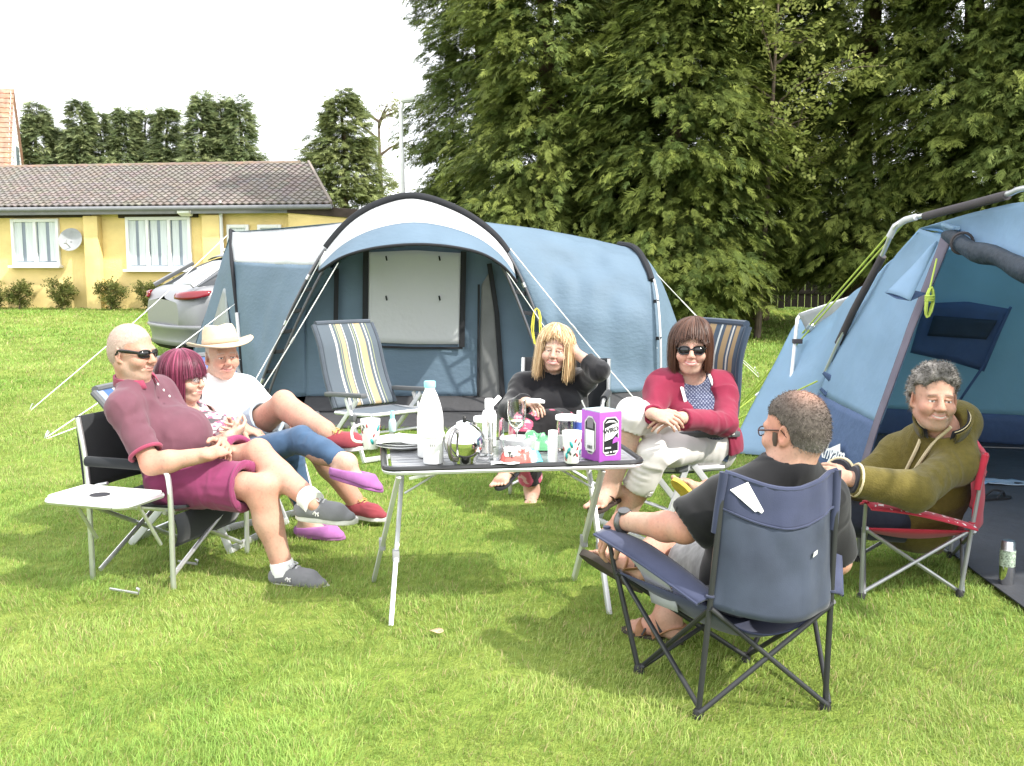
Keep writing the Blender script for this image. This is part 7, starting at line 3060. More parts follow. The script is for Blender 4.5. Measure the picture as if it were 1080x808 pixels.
    p.leg(hr, kr, ar, (.085, .055, .036), back=(0, 1, 0)); p.leg(hl, kl, al, (.085, .055, .036), back=(.5, .5, -1))
    p.foot(ar, (-.1, -1, -.03), (0, 0, 1), L=.23); p.foot(al, (-.5, -.9, -.3), (-.2, -.2, 1), L=.23)
    p.finish()
    jum = fabric('black_knit', (.012, .012, .014), bscale=240, bump=.5, sheen=.3)
    s = Sdf()
    p.torso(s, infl=.012, **T)
    for a, e_, w_ in ((sr, er, wr), (sl, el, wl)):
        s.cone(a, e_, .066, .062, .045)
        s.cone(e_, lerp(e_, w_, .85 if e_ is er else .60), .062, .056, .03, cap=(0, 1))
    s.ell(V3(neck) + fr * .03 + up * .045, (.065, .065, .06), None, .01, 's')
    s.plane(lerp(lerp(hl, hr, .5), lerp(sl, sr, .5), -.08), -up, None, .6)
    mid = lerp(lerp(hl, hr, .5), lerp(sl, sr, .5), .3)
    p.cloth('jumper', s, jum, amp=.009, scale=8, folds=((mid, .25, up, .08, .006), (el, .12, (.5, 0, 1), .05, .006), (lerp(sr, er, .6), .15, V3(er) - V3(sr), .05, .005)))
    def floral(V, N_):
        q = vnoise(V, 13, 3, 1)
        q2 = vnoise(V, 40, 6, 1)
        C = np.tile([.014, .013, .014], (len(V), 1))
        C[(q > .28)] = [.50, .09, .16]
        C[(q > .42) & (q2 > 0)] = [.62, .35, .38]
        return C
    s = Sdf()
    s.cone(lerp(hl, hr, .1), lerp(hl, hr, .9), .14, .14, .04)
    for a, k_, n_ in ((hr, kr, ar), (hl, kl, al)):
        s.cone(a, k_, .104, .082, .03)
        s.cone(k_, lerp(k_, n_, .82), .082, .074, .03, cap=(0, 1), )
        s.cone(lerp(k_, n_, .6), lerp(k_, n_, 1.0), .055, .066, .004, 's')
    p.cloth('floral_trousers', s, cloth_tint, vox=.006, amp=.006, scale=9, colour=floral, folds=((kr, .15, (1, 0, .3), .05, .005),))
    gold = lambda r: np.array([.46, .29, .14]) if r.uniform() < .6 else np.array([.66, .49, .29])
    p.strands('hair', hairm, 3600, -.150, gold, back=-.2, fringe=.094, thick=.022, jitter=.009, width=.0032, spread=.14, tuck=.06, face_half=.80, part=.014, curl=.003, fringe_part=-.055, colvar=.35)
    p.hair_cap('hair_base', hairm, .010, .062, (.45, .28, .11), amp=.002, nape=-.12, sides=-.06)
    b = MB()
    q = V3(wr) + V3((.05, -.10, .02))
    b.box(q, (.09, .055, .02), Euler((.1, .1, .5)), bev=.008)
    tis = b.obj('folded_tissue', mat('white_paper', (.8, .8, .79), rough=.9, var=.04), None)
    tag(tis, 'small folded white tissue in the hand of the blonde woman', 'tissue')
    flip_flop(p, ar, (-.1, -1, -.03), (0, 0, 1), (.03, .03, .035), (.04, .035, .03), .235)
    flip_flop(p, al, (-.5, -.9, -.3), (-.2, -.2, 1), (.03, .03, .035), (.04, .035, .03), .235)

    # ---------------------------------------------------------------- woman in the burgundy hoodie
    neck = N(727, 397, 5.62)
    p = Person('person with brown bob and dark sunglasses in burgundy hoodie, navy top and white cropped trousers', GP(730, 525), 'fair', 5, True)
    hr, hl, sr, sl = N(718, 466, 5.62), N(754, 468, 5.70), N(697, 407, 5.58), N(763, 407, 5.68)
    p.head(N(728.5, 366, 5.56), (-.14, -.98, -.05), 1.05, smile=.9, teeth=True, open_mouth=.15, neck=neck, neck_r=.052, jaw=1.0, lip=(.5, .17, .17), brows=(.14, .08, .05), fat=.15)
    T = dict(hl=hl, hr=hr, sl=sl, sr=sr, neck=neck, front=(-.15, -1, 0), belly=(.065, .115, .02), bust=(.092, .082), waist_r=.112, chest_r=.11, hip_r=.125, sh_r=.047)
    fr, up, sd_ = p.torso(p.B, infl=-.010, **T)
    er, wr = N(686, 440, 5.42), N(690, 437, 5.10)
    el, wl = N(765, 447, 5.42), N(716, 441, 5.14)
    ln('P5 armR', sr, er, wr); ln('P5 armL', sl, el, wl)
    p.arm(sr, er, wr, (.05, .043, .028)); p.arm(sl, el, wl, (.05, .043, .028))
    p.hand(wr, (.75, -.55, -.1), (.1, .55, -.6), (.1, -.2, 1), size=.92, curl=(.5, .55, .6, .6), curl2=.5)
    p.hand(wl, (-.85, -.35, -.06), (.15, .6, -.6), (-.1, -.2, 1), size=.92, curl=(.35, .4, .45, .5), curl2=.45)
    kr, ar = N(668, 438, 5.20), N(644, 510, 5.26)
    kl, al = N(688, 478, 5.22), N(650, 564, 5.36)
    ln('P5 legR', hr, kr, ar); ln('P5 legL', hl, kl, al)
    p.leg(hr, kr, ar, (.09, .06, .038), back=(.3, 1, 0)); p.leg(hl, kl, al, (.09, .06, .038), back=(.3, 1, 0))
    p.foot(ar, (-.62, -.75, -.12), (-.15, -.15, 1), L=.235); p.foot(al, (-.45, -.9, -.02), (0, 0, 1), L=.235)
    p.finish()
    def dots(V, N_):
        a = p.hM[:, 0]
        u, v = (V @ a) * 2 * math.pi / .017, V[:, 2] * 2 * math.pi / .017
        C = np.tile([.035, .042, .085], (len(V), 1))
        d = np.sin(u) * np.sin(v)
        C[d > .35] = [.24, .26, .33]
        return C
    s = Sdf()
    p.torso(s, infl=.006, **T)
    s.ell(V3(neck) + fr * .045 + up * .035, (.085, .07, .075), None, .01, 's')
    s.plane(lerp(lerp(hl, hr, .5), lerp(sl, sr, .5), .0), -up, None, .6)
    p.cloth('spotted_top', s, cloth_tint, vox=.0045, amp=.003, scale=9, colour=dots)
    hood = fabric('burgundy_fleece', (.20, .020, .046), bscale=260, bump=.4)
    s = Sdf()
    p.torso(s, infl=.018, **T)
    s.cone(lerp(neck, sr, .35) - fr * .07, lerp(neck, sl, .35) - fr * .07, .055, .055, .04)
    s.cone(lerp(hl, hr, .1), lerp(hl, hr, .9), .156, .156, .05)
    s.plane(lerp(lerp(hl, hr, .5), lerp(sl, sr, .5), -.22), -up, None, .6)
    hc, scn = lerp(hl, hr, .5), lerp(sl, sr, .5)
    for t0, t1, w0, w1 in ((.95, .3, .080, .105), (.3, -.3, .105, .12)):
        s.box((lerp(hc, scn, (t0 + t1) / 2)) + fr * .20, (w0, .16, abs(t0 - t1) * .5 * .56 + .05), frame_from(Vector(fr), Vector(up)), .03, .012, 's')
    s.ell(V3(neck) + fr * .03 + up * .04, (.085, .085, .09), None, .01, 's')
    for a, e_, w_ in ((sr, er, wr), (sl, el, wl)):
        s.cone(a, e_, .066, .060, .03)
        s.cone(e_, lerp(e_, w_, .92), .060, .049, .03, cap=(0, 1))
        s.cone(lerp(e_, w_, .80), lerp(e_, w_, 1.02), .034, .036, .004, 's')
    p.cloth('hoodie', s, hood, vox=.0065, amp=.010, scale=8, folds=((er, .14, V3(wr) - V3(er) + V3((0, 0, .1)), .055, .006), (el, .16, V3(wl) - V3(el), .055, .006), (lerp(sl, el, .5), .14, V3(el) - V3(sl), .06, .005)))
    b = MB()
    for sg in (-1, 1):
        pts = [V3(neck) + sd_ * sg * .085 + fr * .055 + up * .02, scn + sd_ * sg * .100 + fr * .135 - up * .1, lerp(hc, scn, .55) + sd_ * sg * .122 + fr * .165, lerp(hc, scn, .25) + sd_ * sg * .128 + fr * .16]
        b.tube(spline(pts, 5), .009, n=6, flat=(.5, Vector(fr)))
    b.obj('zip_tape', mat('white_tape', (.7, .68, .66), rough=.8), p.t)
    wt = fabric('white_linen', (.60, .575, .55), var=.05)
    s = Sdf()
    s.cone(lerp(hl, hr, .1), lerp(hl, hr, .9), .142, .142, .04)
    for a, k_, n_, e0 in ((hr, kr, ar, .14), (hl, kl, al, .36)):
        s.cone(a, k_, .100, .072, .03)
        s.cone(k_, lerp(k_, n_, e0 + .06), .072, .074, .03, cap=(0, 1))
        s.cone(lerp(k_, n_, e0 - .08), lerp(k_, n_, e0 + .3), .06, .075, .004, 's')
    p.cloth('cropped_trousers', s, wt, amp=.010, scale=9, folds=((kr, .16, V3(kr) - V3(hr), .06, .006), (kl, .16, V3(al) - V3(kl), .05, .006), (lerp(hl, kl, .3), .16, V3(kl) - V3(hl), .07, .005)))
    brown = lambda r: np.array([.060, .026, .015]) * r.uniform(.7, 1.6)
    p.strands('hair', hairm, 3400, -.110, brown, back=-.125, fringe=.068, thick=.021, jitter=.007, width=.0032, tuck=.10, spread=.08, face_half=.86, part=-.02, fringe_part=-.045, colvar=.4)
    p.hair_cap('hair_base', hairm, .010, .064, (.06, .025, .014), amp=.002, nape=-.11, sides=-.06)
    glasses(p, black_pl, black_pl, lens=(.027, .020), wrap=.25, rim=.0032, name='sunglasses', z=-.004)
    flip_flop(p, ar, (-.62, -.75, -.12), (-.15, -.15, 1), (.05, .035, .03), (.08, .05, .04), .25)
    flip_flop(p, al, (-.45, -.9, -.02), (0, 0, 1), (.05, .035, .03), (.08, .05, .04), .25)

    # ---------------------------------------------------------------- man in the olive hooded jacket
    neck = N(993, 453, 4.74)
    p = Person('person with curly grey hair in olive green hooded jacket, turning to smile at the camera', GP(955, 600), 'tan', 6)
    hr, hl, sr, sl = N(962, 541, 5.22), N(968, 549, 4.92), N(948, 479, 4.98), N(1010, 487, 4.66)
    p.head(N(985, 419, 4.66), (-.12, -.98, -.02), 1.06, up=(.04, 0, 1), smile=.8, teeth=True, open_mouth=.15, neck=neck, neck_r=.064, jaw=1.25, nose=1.25, squint=.8, fat=.3, brows=(.10, .08, .065), lip=(.42, .19, .16), stubble=((.32, .26, .22), .3))
    T = dict(hl=hl, hr=hr, sl=sl, sr=sr, neck=neck, front=(-1, -.4, .1), belly=(.06, .13, .0), waist_r=.13, chest_r=.128, depth=.85)
    fr, up, sd_ = p.torso(p.B, infl=-.012, **T)
    er, wr = N(908, 512, 4.88), N(882, 497, 4.66)
    el, wl = N(965, 517, 4.42), N(896, 505, 4.40)
    ln('P6 armR', sr, er, wr); ln('P6 armL', sl, el, wl)
    p.arm(sr, er, wr); p.arm(sl, el, wl)
    p.hand(wr, (-.9, -.2, .05), (-.2, .3, -1), (0, -1, .3), curl=(.4, .5, .5, .5))
    p.hand(wl, (-.9, .1, .15), (.1, .7, -.6), (0, .3, 1), curl=(.4, .5, .5, .5))
    kr, ar = N(845, 530, 5.05), N(748, 518, 4.9)
    kl, al = N(872, 546, 4.78), N(862, 612, 4.70)
    ln('P6 legR', hr, kr, ar); ln('P6 legL', hl, kl, al)
    p.leg(hr, kr, ar, (.09, .062, .04), back=(0, 0, -1)); p.leg(hl, kl, al, (.09, .062, .04), back=(1, 0, 0))
    p.foot(ar, (-.62, -.32, .72), (.62, .45, .62), L=.26); p.foot(al, (-.9, -.4, -.02), (0, 0, 1), L=.26)
    p.finish()
    oliv = fabric('olive_fleece', (.100, .080, .018), bscale=140, bump=.8, sheen=.12, var=.18, scale=40)
    s = Sdf()
    p.torso(s, infl=.024, **T)
    for a, e_, w_ in ((sr, er, wr), (sl, el, wl)):
        s.cone(a, e_, .082, .076, .05)
        s.cone(e_, lerp(e_, w_, .92), .076, .064, .03, cap=(0, 1))
    hc, scn = lerp(hl, hr, .5), lerp(sl, sr, .5)
    s.cone(lerp(neck, sr, .5) - fr * .06, V3(neck) - fr * .13 - up * .05, .07, .085, .05)
    s.cone(lerp(neck, sl, .5) - fr * .06, V3(neck) - fr * .13 - up * .05, .07, .085, .05)
    s.cone(V3(neck) - fr * .12 - up * .02, V3(neck) - fr * .10 - up * .13, .09, .07, .05)
    s.cone(lerp(hl, hr, .15), lerp(hl, hr, .85), .158, .158, .05)
    s.cone(hc - up * .02, hc + up * .12, .155, .155, .05)
    s.ell(V3(neck) + fr * .02 + up * .06, (.085, .085, .075), None, .012, 's')
    s.plane(hc - V3((0, 0, .125)), (0, 0, -1), None, .6)
    p.cloth('hooded_jacket', s, oliv, amp=.009, scale=7, folds=((er, .15, V3(wr) - V3(er), .06, .008), (el, .17, V3(wl) - V3(el) + V3((0, 0, .1)), .065, .009), (lerp(hc, scn, .3), .25, up + fr * .5, .10, .010)))
    lin = fabric('dark_lining', (.018, .018, .024))
    trim = mat('cream_piping', (.55, .47, .30), rough=.9)
    upc = Vector(up).lerp(Vector((0, 0, 1)), .5)
    fo = V3((-.45, -.85, 0))
    collar(p, V3(neck) + V3(upc) * .006, upc, fo, .098, .114, .058, oliv, gap=.62, name='hood_edge')
    collar(p, V3(neck) + V3(upc) * .010, upc, fo, .088, .105, .068, lin, gap=.50, name='hood_lining', fold=False)
    collar(p, V3(neck) + V3(upc) * .066, upc, fo, .107, .110, .009, trim, gap=.58, name='hood_piping', fold=False)
    b = MB()
    zp = spline([V3(neck) + fr * .045 + sd_ * -.07 + up * .05, V3(neck) + fr * .12 + sd_ * -.03 - up * .03, scn + fr * .165 - up * .10, lerp(hc, scn, .5) + fr * .18], 6)
    b.tube(zp, .008, n=6)
    zp2 = spline([V3(neck) + fr * .045 + sd_ * .07 + up * .05, V3(neck) + fr * .125 + sd_ * .035 - up * .03, scn + fr * .17 + sd_ * .03 - up * .10, lerp(hc, scn, .5) + fr * .185 + sd_ * .02], 6)
    b.tube(zp2, .008, n=6)
    b.obj('zip_piping', trim, p.t)
    for w_, e_ in ((wr, er), (wl, el)):
        b = MB()
        d_ = V3(w_) - V3(e_)
        b.tube([lerp(e_, w_, .86), lerp(e_, w_, .965)], [.0675, .054], n=18)
        b.obj('cuff', lin, p.t)
        ring(p, 'cuff_piping', lerp(e_, w_, .90), d_, .0655, .006, trim)
    b = MB()
    q = lerp(hc, scn, .62) + fr * .16 + sd_ * .11
    b.tube([q, q + fr * .015 - up * .03], .006, n=6)
    b.obj('toggle', lin, p.t)
    djean = fabric('dark_denim', (.022, .028, .042), var=.25)
    s = Sdf()
    s.cone(lerp(hl, hr, .1), lerp(hl, hr, .9), .13, .13, .04)
    for a, k_, n_ in ((hr, kr, ar), (hl, kl, al)):
        s.cone(a, k_, .105, .078, .03)
        s.cone(k_, lerp(k_, n_, .84), .076, .062, .03, cap=(0, 1))
        s.cone(lerp(k_, n_, .7), lerp(k_, n_, 1.0), .05, .055, .004, 's')
    p.cloth('jeans', s, djean, amp=.005, scale=9)
    def curls(V, h):
        g = np.array([.20, .185, .17]) * (1 + .9 * h)[:, None]
        Lz = (V - p.hC) @ p.hM
        dk = np.clip(.5 + 6 * (Lz[:, 1] - .0), 0, 1) * .35
        return g * (1 - dk)[:, None]
    p.hair_cap('curly_hair', shortm, .015, .060, curls, amp=.010, scale=52, nape=-.075, sides=-.03, top=((0, .02, .098), (.058, .055, .036)), fuzz=5200, flen=.017, fwid=.0014, comb=(0, .1, .0), fcurl=.8)
    flip_flop(p, ar, (-.62, -.32, .72), (.62, .45, .62), (.62, .45, .08), (.6, .45, .05), .27)
    flip_flop(p, al, (-.9, -.4, -.02), (0, 0, 1), (.62, .45, .08), (.6, .45, .05), .27)

    # ---------------------------------------------------------------- man from behind in the front chair
    neck = N(833, 492, 3.56)
    p = Person('person seen from behind with cropped greying hair, glasses, black T-shirt and brown sandals', GP(800, 690), 'ruddy', 7)
    hl, hr, sl, sr = N(776, 608, 3.72), N(836, 605, 3.82), N(768, 528, 3.50), N(868, 524, 3.66)
    p.head(N(838, 453, 3.56), (-.66, .74, -.10), 1.01, up=(.02, -.05, 1), smile=.2, neck=neck, neck_r=.064, jaw=1.15, fat=.4, brows=(.15, .1, .08), stubble=((.3, .24, .2), .3))
    T = dict(hl=hl, hr=hr, sl=sl, sr=sr, neck=neck, front=(-.42, .9, 0), belly=(.06, .13, .0), waist_r=.135, chest_r=.132, depth=.85)
    fr, up, sd_ = p.torso(p.B, infl=-.012, **T)
    el, wl = N(722, 558, 3.52), N(654, 549, 3.80)
    er, wr = N(880, 592, 3.80), N(889, 590, 4.08)
    ln('P7 armL', sl, el, wl); ln('P7 armR', sr, er, wr)
    p.arm(sl, el, wl, (.050, .047, .031)); p.arm(sr, er, wr, (.050, .047, .031))
    p.hand(wl, (-.62, .18, -.74), (.55, .25, -.45), (.35, -.75, .1), curl=(.35, .4, .45, .5), curl2=.5, thumb_in=.3)
    p.hand(wr, (-.2, .85, -.55), (-.3, -.2, -1), (-.9, 0, 0), curl=(.5, .55, .6, .6), curl2=.5)
    kr, ar = N(734, 543, 4.42), N(676, 590, 4.05)
    kl, al = N(716, 590, 4.24), N(704, 650, 4.02)
    ln('P7 legR', hr, kr, ar); ln('P7 legL', hl, kl, al)
    p.leg(hr, kr, ar, (.092, .066, .041), back=(.2, -.2, -1)); p.leg(hl, kl, al, (.092, .064, .041), back=(.4, -.6, 0))
    d1, u1 = (-.78, .28, .42), (.55, .35, .62)
    p.foot(ar, d1, u1, L=.26); p.foot(al, (-.75, .6, -.02), (0, 0, 1), L=.26)
    p.finish()
    blk = fabric('black_cotton', (.013, .013, .014), var=.15)
    s = Sdf()
    p.torso(s, infl=.014, **T)
    for a, b_ in ((sr, er), (sl, el)):
        s.cone(a, lerp(a, b_, .86), .074, .080, .045, cap=(0, 1))
        s.cone(lerp(a, b_, .62), lerp(a, b_, 1.05), .056, .070, .004, 's')
    s.ell(V3(neck) + up * .05 + fr * .02, (.075, .075, .055), None, .01, 's')
    p.cloth('t_shirt', s, blk, amp=.010, scale=7, folds=((lerp(sl, el, .5), .15, V3(el) - V3(sl), .06, .006),))
    collar(p, V3(neck) + up * .008, up, fr, .072, .07, .018, blk, gap=.2, name='neckband', fold=False)
    gsh = fabric('grey_check', (.20, .20, .20), var=.3, scale=30)
    s = Sdf()
    s.cone(lerp(hl, hr, .1), lerp(hl, hr, .9), .135, .135, .04)
    for a, k_ in ((hr, kr), (hl, kl)):
        s.cone(a, lerp(a, k_, .72), .12, .105, .03, cap=(0, 1))
        s.cone(lerp(a, k_, .55), lerp(a, k_, .95), .08, .095, .004, 's')
    p.cloth('shorts', s, gsh, amp=.006, scale=8)
    def crop(V, h):
        L = (V - p.hC) @ p.hM
        bald = np.exp(-(((L[:, 0]) / .05) ** 2 + ((L[:, 1] + .055) / .05) ** 2 + ((L[:, 2] - .105) / .045) ** 2))
        g = np.array([.098, .082, .072]) * (1 + .5 * h)[:, None]
        gr = np.clip((-.02 - L[:, 2]) / .05, 0, 1)[:, None] * .75
        g = g * (1 - gr) + np.array([.24, .22, .205]) * gr
        b_ = np.clip(bald * .75, 0, 1)[:, None]
        return g * (1 - b_) + p.skin * .8 * b_
    p.hair_cap('cropped_hair', shortm, .004, .055, crop, amp=.0008, scale=120, nape=-.088, sides=-.04, fuzz=9000, flen=.009, fwid=.0008, comb=(0, -.25, -.5), fcurl=.35)
    b = MB()
    for sg in (-1,):
        b.tube(spline([p.hw(sg * .079, .022, .0), p.hw(sg * .0765, .026, -.025), p.hw(sg * .072, .03, -.045)], 4), [.008, .010, .006], n=8, flat=(.4, Vector(p.hM[:, 0])))
    b.obj('sideburn', mat('sideburn_hair', (.09, .066, .052), rough=.8, bump=.5, bscale=300), p.t)
    glasses(p, mat('brown_frame', (.07, .03, .025), rough=.3), clear, lens=(.023, .015), wrap=.12, rim=.002)
    # watch
    ax = (V3(wl) - V3(el))
    c = lerp(el, wl, .93)
    o = ring(p, 'watch_strap', c, ax, .037, .0115, mat('watch_steel', (.12, .12, .12), rough=.35, metal=.7), squash=.9)
    b = MB()
    q = Vector((-.1, -.3, 1)).to_track_quat('Z', 'Y').to_matrix()
    b.lathe([(0, .0), (.019, .0), (.021, .004), (.021, .010), (.017, .012), (0, .012)], V3(c) + V3((-.003, -.012, .034)), M=q, n=20)
    b.obj('watch_case', _MATS['watch_steel'], o)
    sandal(p, ar, d1, u1)
    sandal(p, al, (-.75, .6, -.02), (0, 0, 1))


def foot_sole(p, an, toe, up, L, m, z=-.084, t=.02, name='sole', w=1.12, parent=None):
    an = V3(an)
    M = frame_from(toe, up)
    P = lambda x, y, zz: an + M @ np.array([x, y, zz])
    ol = shoe_outline(L, w)
    b = MB()
    rows = [[P(x * s_, y, zz) for x, y in ol + [ol[0]]] for zz, s_ in ((z - t, .94), (z - t + .004, 1), (z - .003, 1), (z, .97))]
    b.grid(rows)
    b.fan(rows[0][:-1])
    b.fan(rows[-1][:-1])
    return b.obj(name, m, parent or p.t), P


def flip_flop(p, an, toe, up, sole_c, strap_c, L):
    key = '%d%d%d' % tuple(int(c * 100) for c in sole_c)
    m = mat('flip_flop_sole_' + key, sole_c, rough=.8, var=.2, scale=40)
    ms = mat('flip_flop_strap_' + key, strap_c, rough=.7)
    o, P = foot_sole(p, an, toe, up, L, m, name='flip_flop', t=.018)
    b = MB()
    k = L / .245
    for sg in (-1, 1):
        b.tube(spline([P(sg * .040, .03, -.078), P(sg * .038, .055, -.045), P(sg * .012 + .012, .10 * k, -.037), P(.016, .128 * k, -.060), P(.016, .135 * k, -.084)], 5), .006, n=6, flat=(.5, Vector((0, 0, 1))))
    b.obj('strap', ms, o)


def sandal(p, an, toe, up):
    m = mat('sandal_rubber', (.06, .05, .042), rough=.85, var=.2)
    ml = mat('sandal_leather', (.30, .16, .085), rough=.7, var=.2, scale=30)
    md = mat('sandal_webbing', (.05, .05, .05), rough=.9)
    o, P = foot_sole(p, an, toe, up, .275, m, name='sandal', t=.026)
    b = MB()
    def band(y0, y1, h, wid, x=.044):
        b.tube(spline([P(-x, y0, -.080), P(-x * .9, y0 + (y1 - y0) * .3, -.080 + h * .7), P(0, y1, -.080 + h), P(x * .95, y0 + (y1 - y0) * .3, -.080 + h * .7), P(x * 1.02, y0, -.080)], 5), wid, n=8, flat=(.28, M_(P)))
    def M_(P_):
        return Vector(P_(0, 0, 1) - P_(0, 0, 0))
    band(.09, .098, .040, .019, .050)
    band(.03, .06, .062, .015, .044)
    b.tube(spline([P(-.042, .03, -.076), P(-.040, -.03, -.035), P(0, -.066, -.03), P(.040, -.03, -.035), P(.042, .03, -.076)], 5), .014, n=8, flat=(.3, M_(P)))
    b.obj('leather_strap', ml, o)
    b = MB()
    b.tube(spline([P(-.044, .0, -.05), P(-.038, .022, -.005), P(0, .042, .012), P(.038, .022, -.005), P(.044, .0, -.05)], 5), .012, n=8, flat=(.3, M_(P)))
    b.tube(spline([P(-.05, .085, -.076), P(-.02, .07, -.036), P(.02, .075, -.036), P(.05, .06, -.076)], 5), .007, n=6, flat=(.4, M_(P)))
    b.obj('webbing_strap', md, o)
# ================================================================== THINGS ON THE TABLE AND LAWN
def build_items():
    white_pl = mat('white_plastic', (.78, .78, .77), rough=.4, var=.03)
    milk = mat('milk_bottle', (.80, .80, .79), rough=.35, var=.02, translucent=.15)
    china = mat('white_china', (.76, .76, .75), rough=.2, var=.03, spec=.5)
    teal = mat('teal_cap', (.28, .66, .66), rough=.4)
    steel = mat('polished_steel', (.72, .72, .72), rough=.07, metal=1.0, var=.02)
    gls = glass('clear_glass', (.97, .98, .98))
    black = mat('black_handle', (.02, .02, .02), rough=.35)
    paper = mat('white_paper_sheet', (.80, .80, .79), rough=.9, var=.03)

    def leaf_marks(b, c, r0, h0, h1, n, seed, size=.016):
        """small leaf shapes wrapped on a cup wall"""
        rng = random.Random(seed)
        for i in range(n):
            a, z = rng.uniform(0, 6.28), rng.uniform(h0, h1)
            tilt = rng.uniform(-.8, .8)
            pts = []
            for k in range(10):
                q = 2 * math.pi * k / 10
                u, v = size * math.cos(q), size * .42 * math.sin(q)
                uu, vv = u * math.sin(tilt) + v * math.cos(tilt), u * math.cos(tilt) - v * math.sin(tilt)
                r = r0(z + vv) + .0012
                pts.append((c[0] + r * math.cos(a + uu / r), c[1] + r * math.sin(a + uu / r), c[2] + z + vv))
            b.fan(pts)

    def mug(label, u, v, h, r0, r1, handle, seed, group):
        c = on_table(u, v)
        t = thing('mug', label, 'mug', c, group=group)
        b = MB()
        b.lathe([(r0 * .9, 0), (r0, .004), (r1, h), (r1 - .004, h), (r0 - .005, .008), (0, .008)], c, n=32)
        b.obj('cup', china, t)
        if handle:
            d = Vector(handle).normalized()
            b = MB()
            b.tube(spline([c + d * (r0 * .97) + Vector((0, 0, h * .22)), c + d * (r1 + .030) + Vector((0, 0, h * .32)), c + d * (r1 + .034) + Vector((0, 0, h * .70)), c + d * r1 * .98 + Vector((0, 0, h * .84))], 6), .0058, n=8)
            b.obj('handle', china, t)
        rf = lambda z: r0 + (r1 - r0) * max(0, min(1, z / h))
        for nm, col, n, sd in (('red_leaf_print', (.42, .05, .06), 11, seed), ('teal_leaf_print', (.03, .30, .30), 7, seed + 1), ('dark_leaf_print', (.06, .07, .06), 7, seed + 2)):
            b = MB()
            leaf_marks(b, c, rf, h * .14, h * .86, n, sd, .014 if 'teal' in nm else .009)
            b.obj(nm, mat(nm, col, rough=.4), t, solid=.0006)
        return t
    mug('leaf patterned white mug with its handle, at the left end of the table', 391, 473, .125, .032, .042, (-1, -.35, 0), 3, 'leaf patterned mugs')
    mug('leaf patterned white beaker without a handle in front of the purple box', 603, 488, .125, .029, .039, None, 13, 'leaf patterned mugs')
    # plates
    c = on_table(424, 473)
    for i, (dx, dy, r, lab) in enumerate(((0, .02, .115, 'white plate at the bottom of the pile beside the milk bottle'), (.012, .015, .108, 'white plate in the middle of the pile beside the milk bottle'), (-.012, .022, .10, 'topmost white plate of the pile beside the milk bottle'))):
        b = MB()
        b.lathe([(0, 0), (r * .6, 0), (r * .72, .006), (r, .017), (r, .020), (r * .72, .010), (r * .58, .005), (0, .005)], (0, 0, 0), n=36)
        o = b.obj('plate', china)
        o.location = c + Vector((dx, dy, .011 * i))
        tag(o, lab, 'plate', 'pile of white plates')
    b = MB()
    rows = []
    for j in range(10):
        rows.append([c + Vector((-.10 + .021 * i + .004 * math.sin(j * 2.1), -.085 + .019 * j, .040 + .012 * vnoise(np.array([[i * .5, j * .5, 3.3]]), 1, 7, 2)[0] + .016 * math.exp(-((i - 5) ** 2 + (j - 5) ** 2) / 9))) for i in range(10)])
    b.grid(rows)
    tag(b.obj('crumpled_napkin', paper, None, solid=.002), 'crumpled white paper napkin lying on the pile of plates', 'napkin')
    # milk
    c = on_table(454, 481)
    t = thing('milk_bottle', 'tall white milk bottle with a turquoise cap', 'bottle', c)
    H = .30
    b = MB()
    prof = [(.0, 0), (.048, 0), (.052, .006), (.053, .06), (.053, .15), (.050, .18), (.042, .215), (.030, .25), (.021, .268), (.019, .282), (0, .282)]
    vs = []
    b.lathe(prof, c, n=32)
    b.obj('bottle', milk, t)
    b = MB()
    b.lathe([(0, .279), (.0225, .279), (.0235, .283), (.0235, .300), (.0215, .304), (0, .304)], c, n=28)
    b.obj('cap', teal, t)
    b = MB()
    for i in range(4):
        a = -1.9 + .13 * i
        b.box(c + Vector((.0537 * math.cos(a), .0537 * math.sin(a), .085)), (.008, .001, .010 if i % 2 else .007), Euler((0, 0, a + math.pi / 2)))
    b.obj('printed_mark', teal, t, smooth=False)
    # tub in front of the milk
    c = on_table(457, 488)
    t = thing('white_tub', 'small white lidded tub in front of the milk bottle', 'tub', c)
    b = MB()
    b.lathe([(0, 0), (.037, 0), (.039, .004), (.041, .105), (0, .105)], c, n=30)
    b.obj('pot', white_pl, t)
    b = MB()
    b.lathe([(0, .103), (.0435, .103), (.0445, .106), (.0445, .119), (.042, .122), (0, .122)], c, n=30)
    b.obj('lid', white_pl, t)
    b = MB()
    gm = mat('grey_print', (.3, .3, .3))
    for i in range(3):
        a = -1.75 + .2 * i
        b.box(c + Vector((.0405 * math.cos(a), .0405 * math.sin(a), .075)), (.006, .0012, .010), Euler((0, 0, a + math.pi / 2)))
    b.obj('printed_mark', gm, t, smooth=False)
    # teapot
    c = on_table(490, 488)
    t = thing('teapot', 'round polished steel teapot with a loop handle towards the camera', 'teapot', c)
    r = .080
    b = MB()
    b.lathe([(0, .003), (.035, .003), (.04, 0), (.045, .002)] + [(r * math.cos(a), r + r * .96 * math.sin(a)) for a in np.linspace(-.85, 1.15, 16)] + [(.030, .157), (0, .160)], c, n=36)
    b.obj('pot', steel, t)
    b = MB()
    b.lathe([(0, .153), (.032, .153), (.031, .160), (.012, .167), (0, .168)], c, n=28)
    lid = b.obj('lid', steel, t)
    b = MB()
    b.lathe([(0, .165), (.006, .167), (.010, .177), (.006, .185), (0, .186)], c, n=16)
    b.obj('knob', black, lid)
    b = MB()
    d = Vector((-.42, -.9, 0)).normalized()
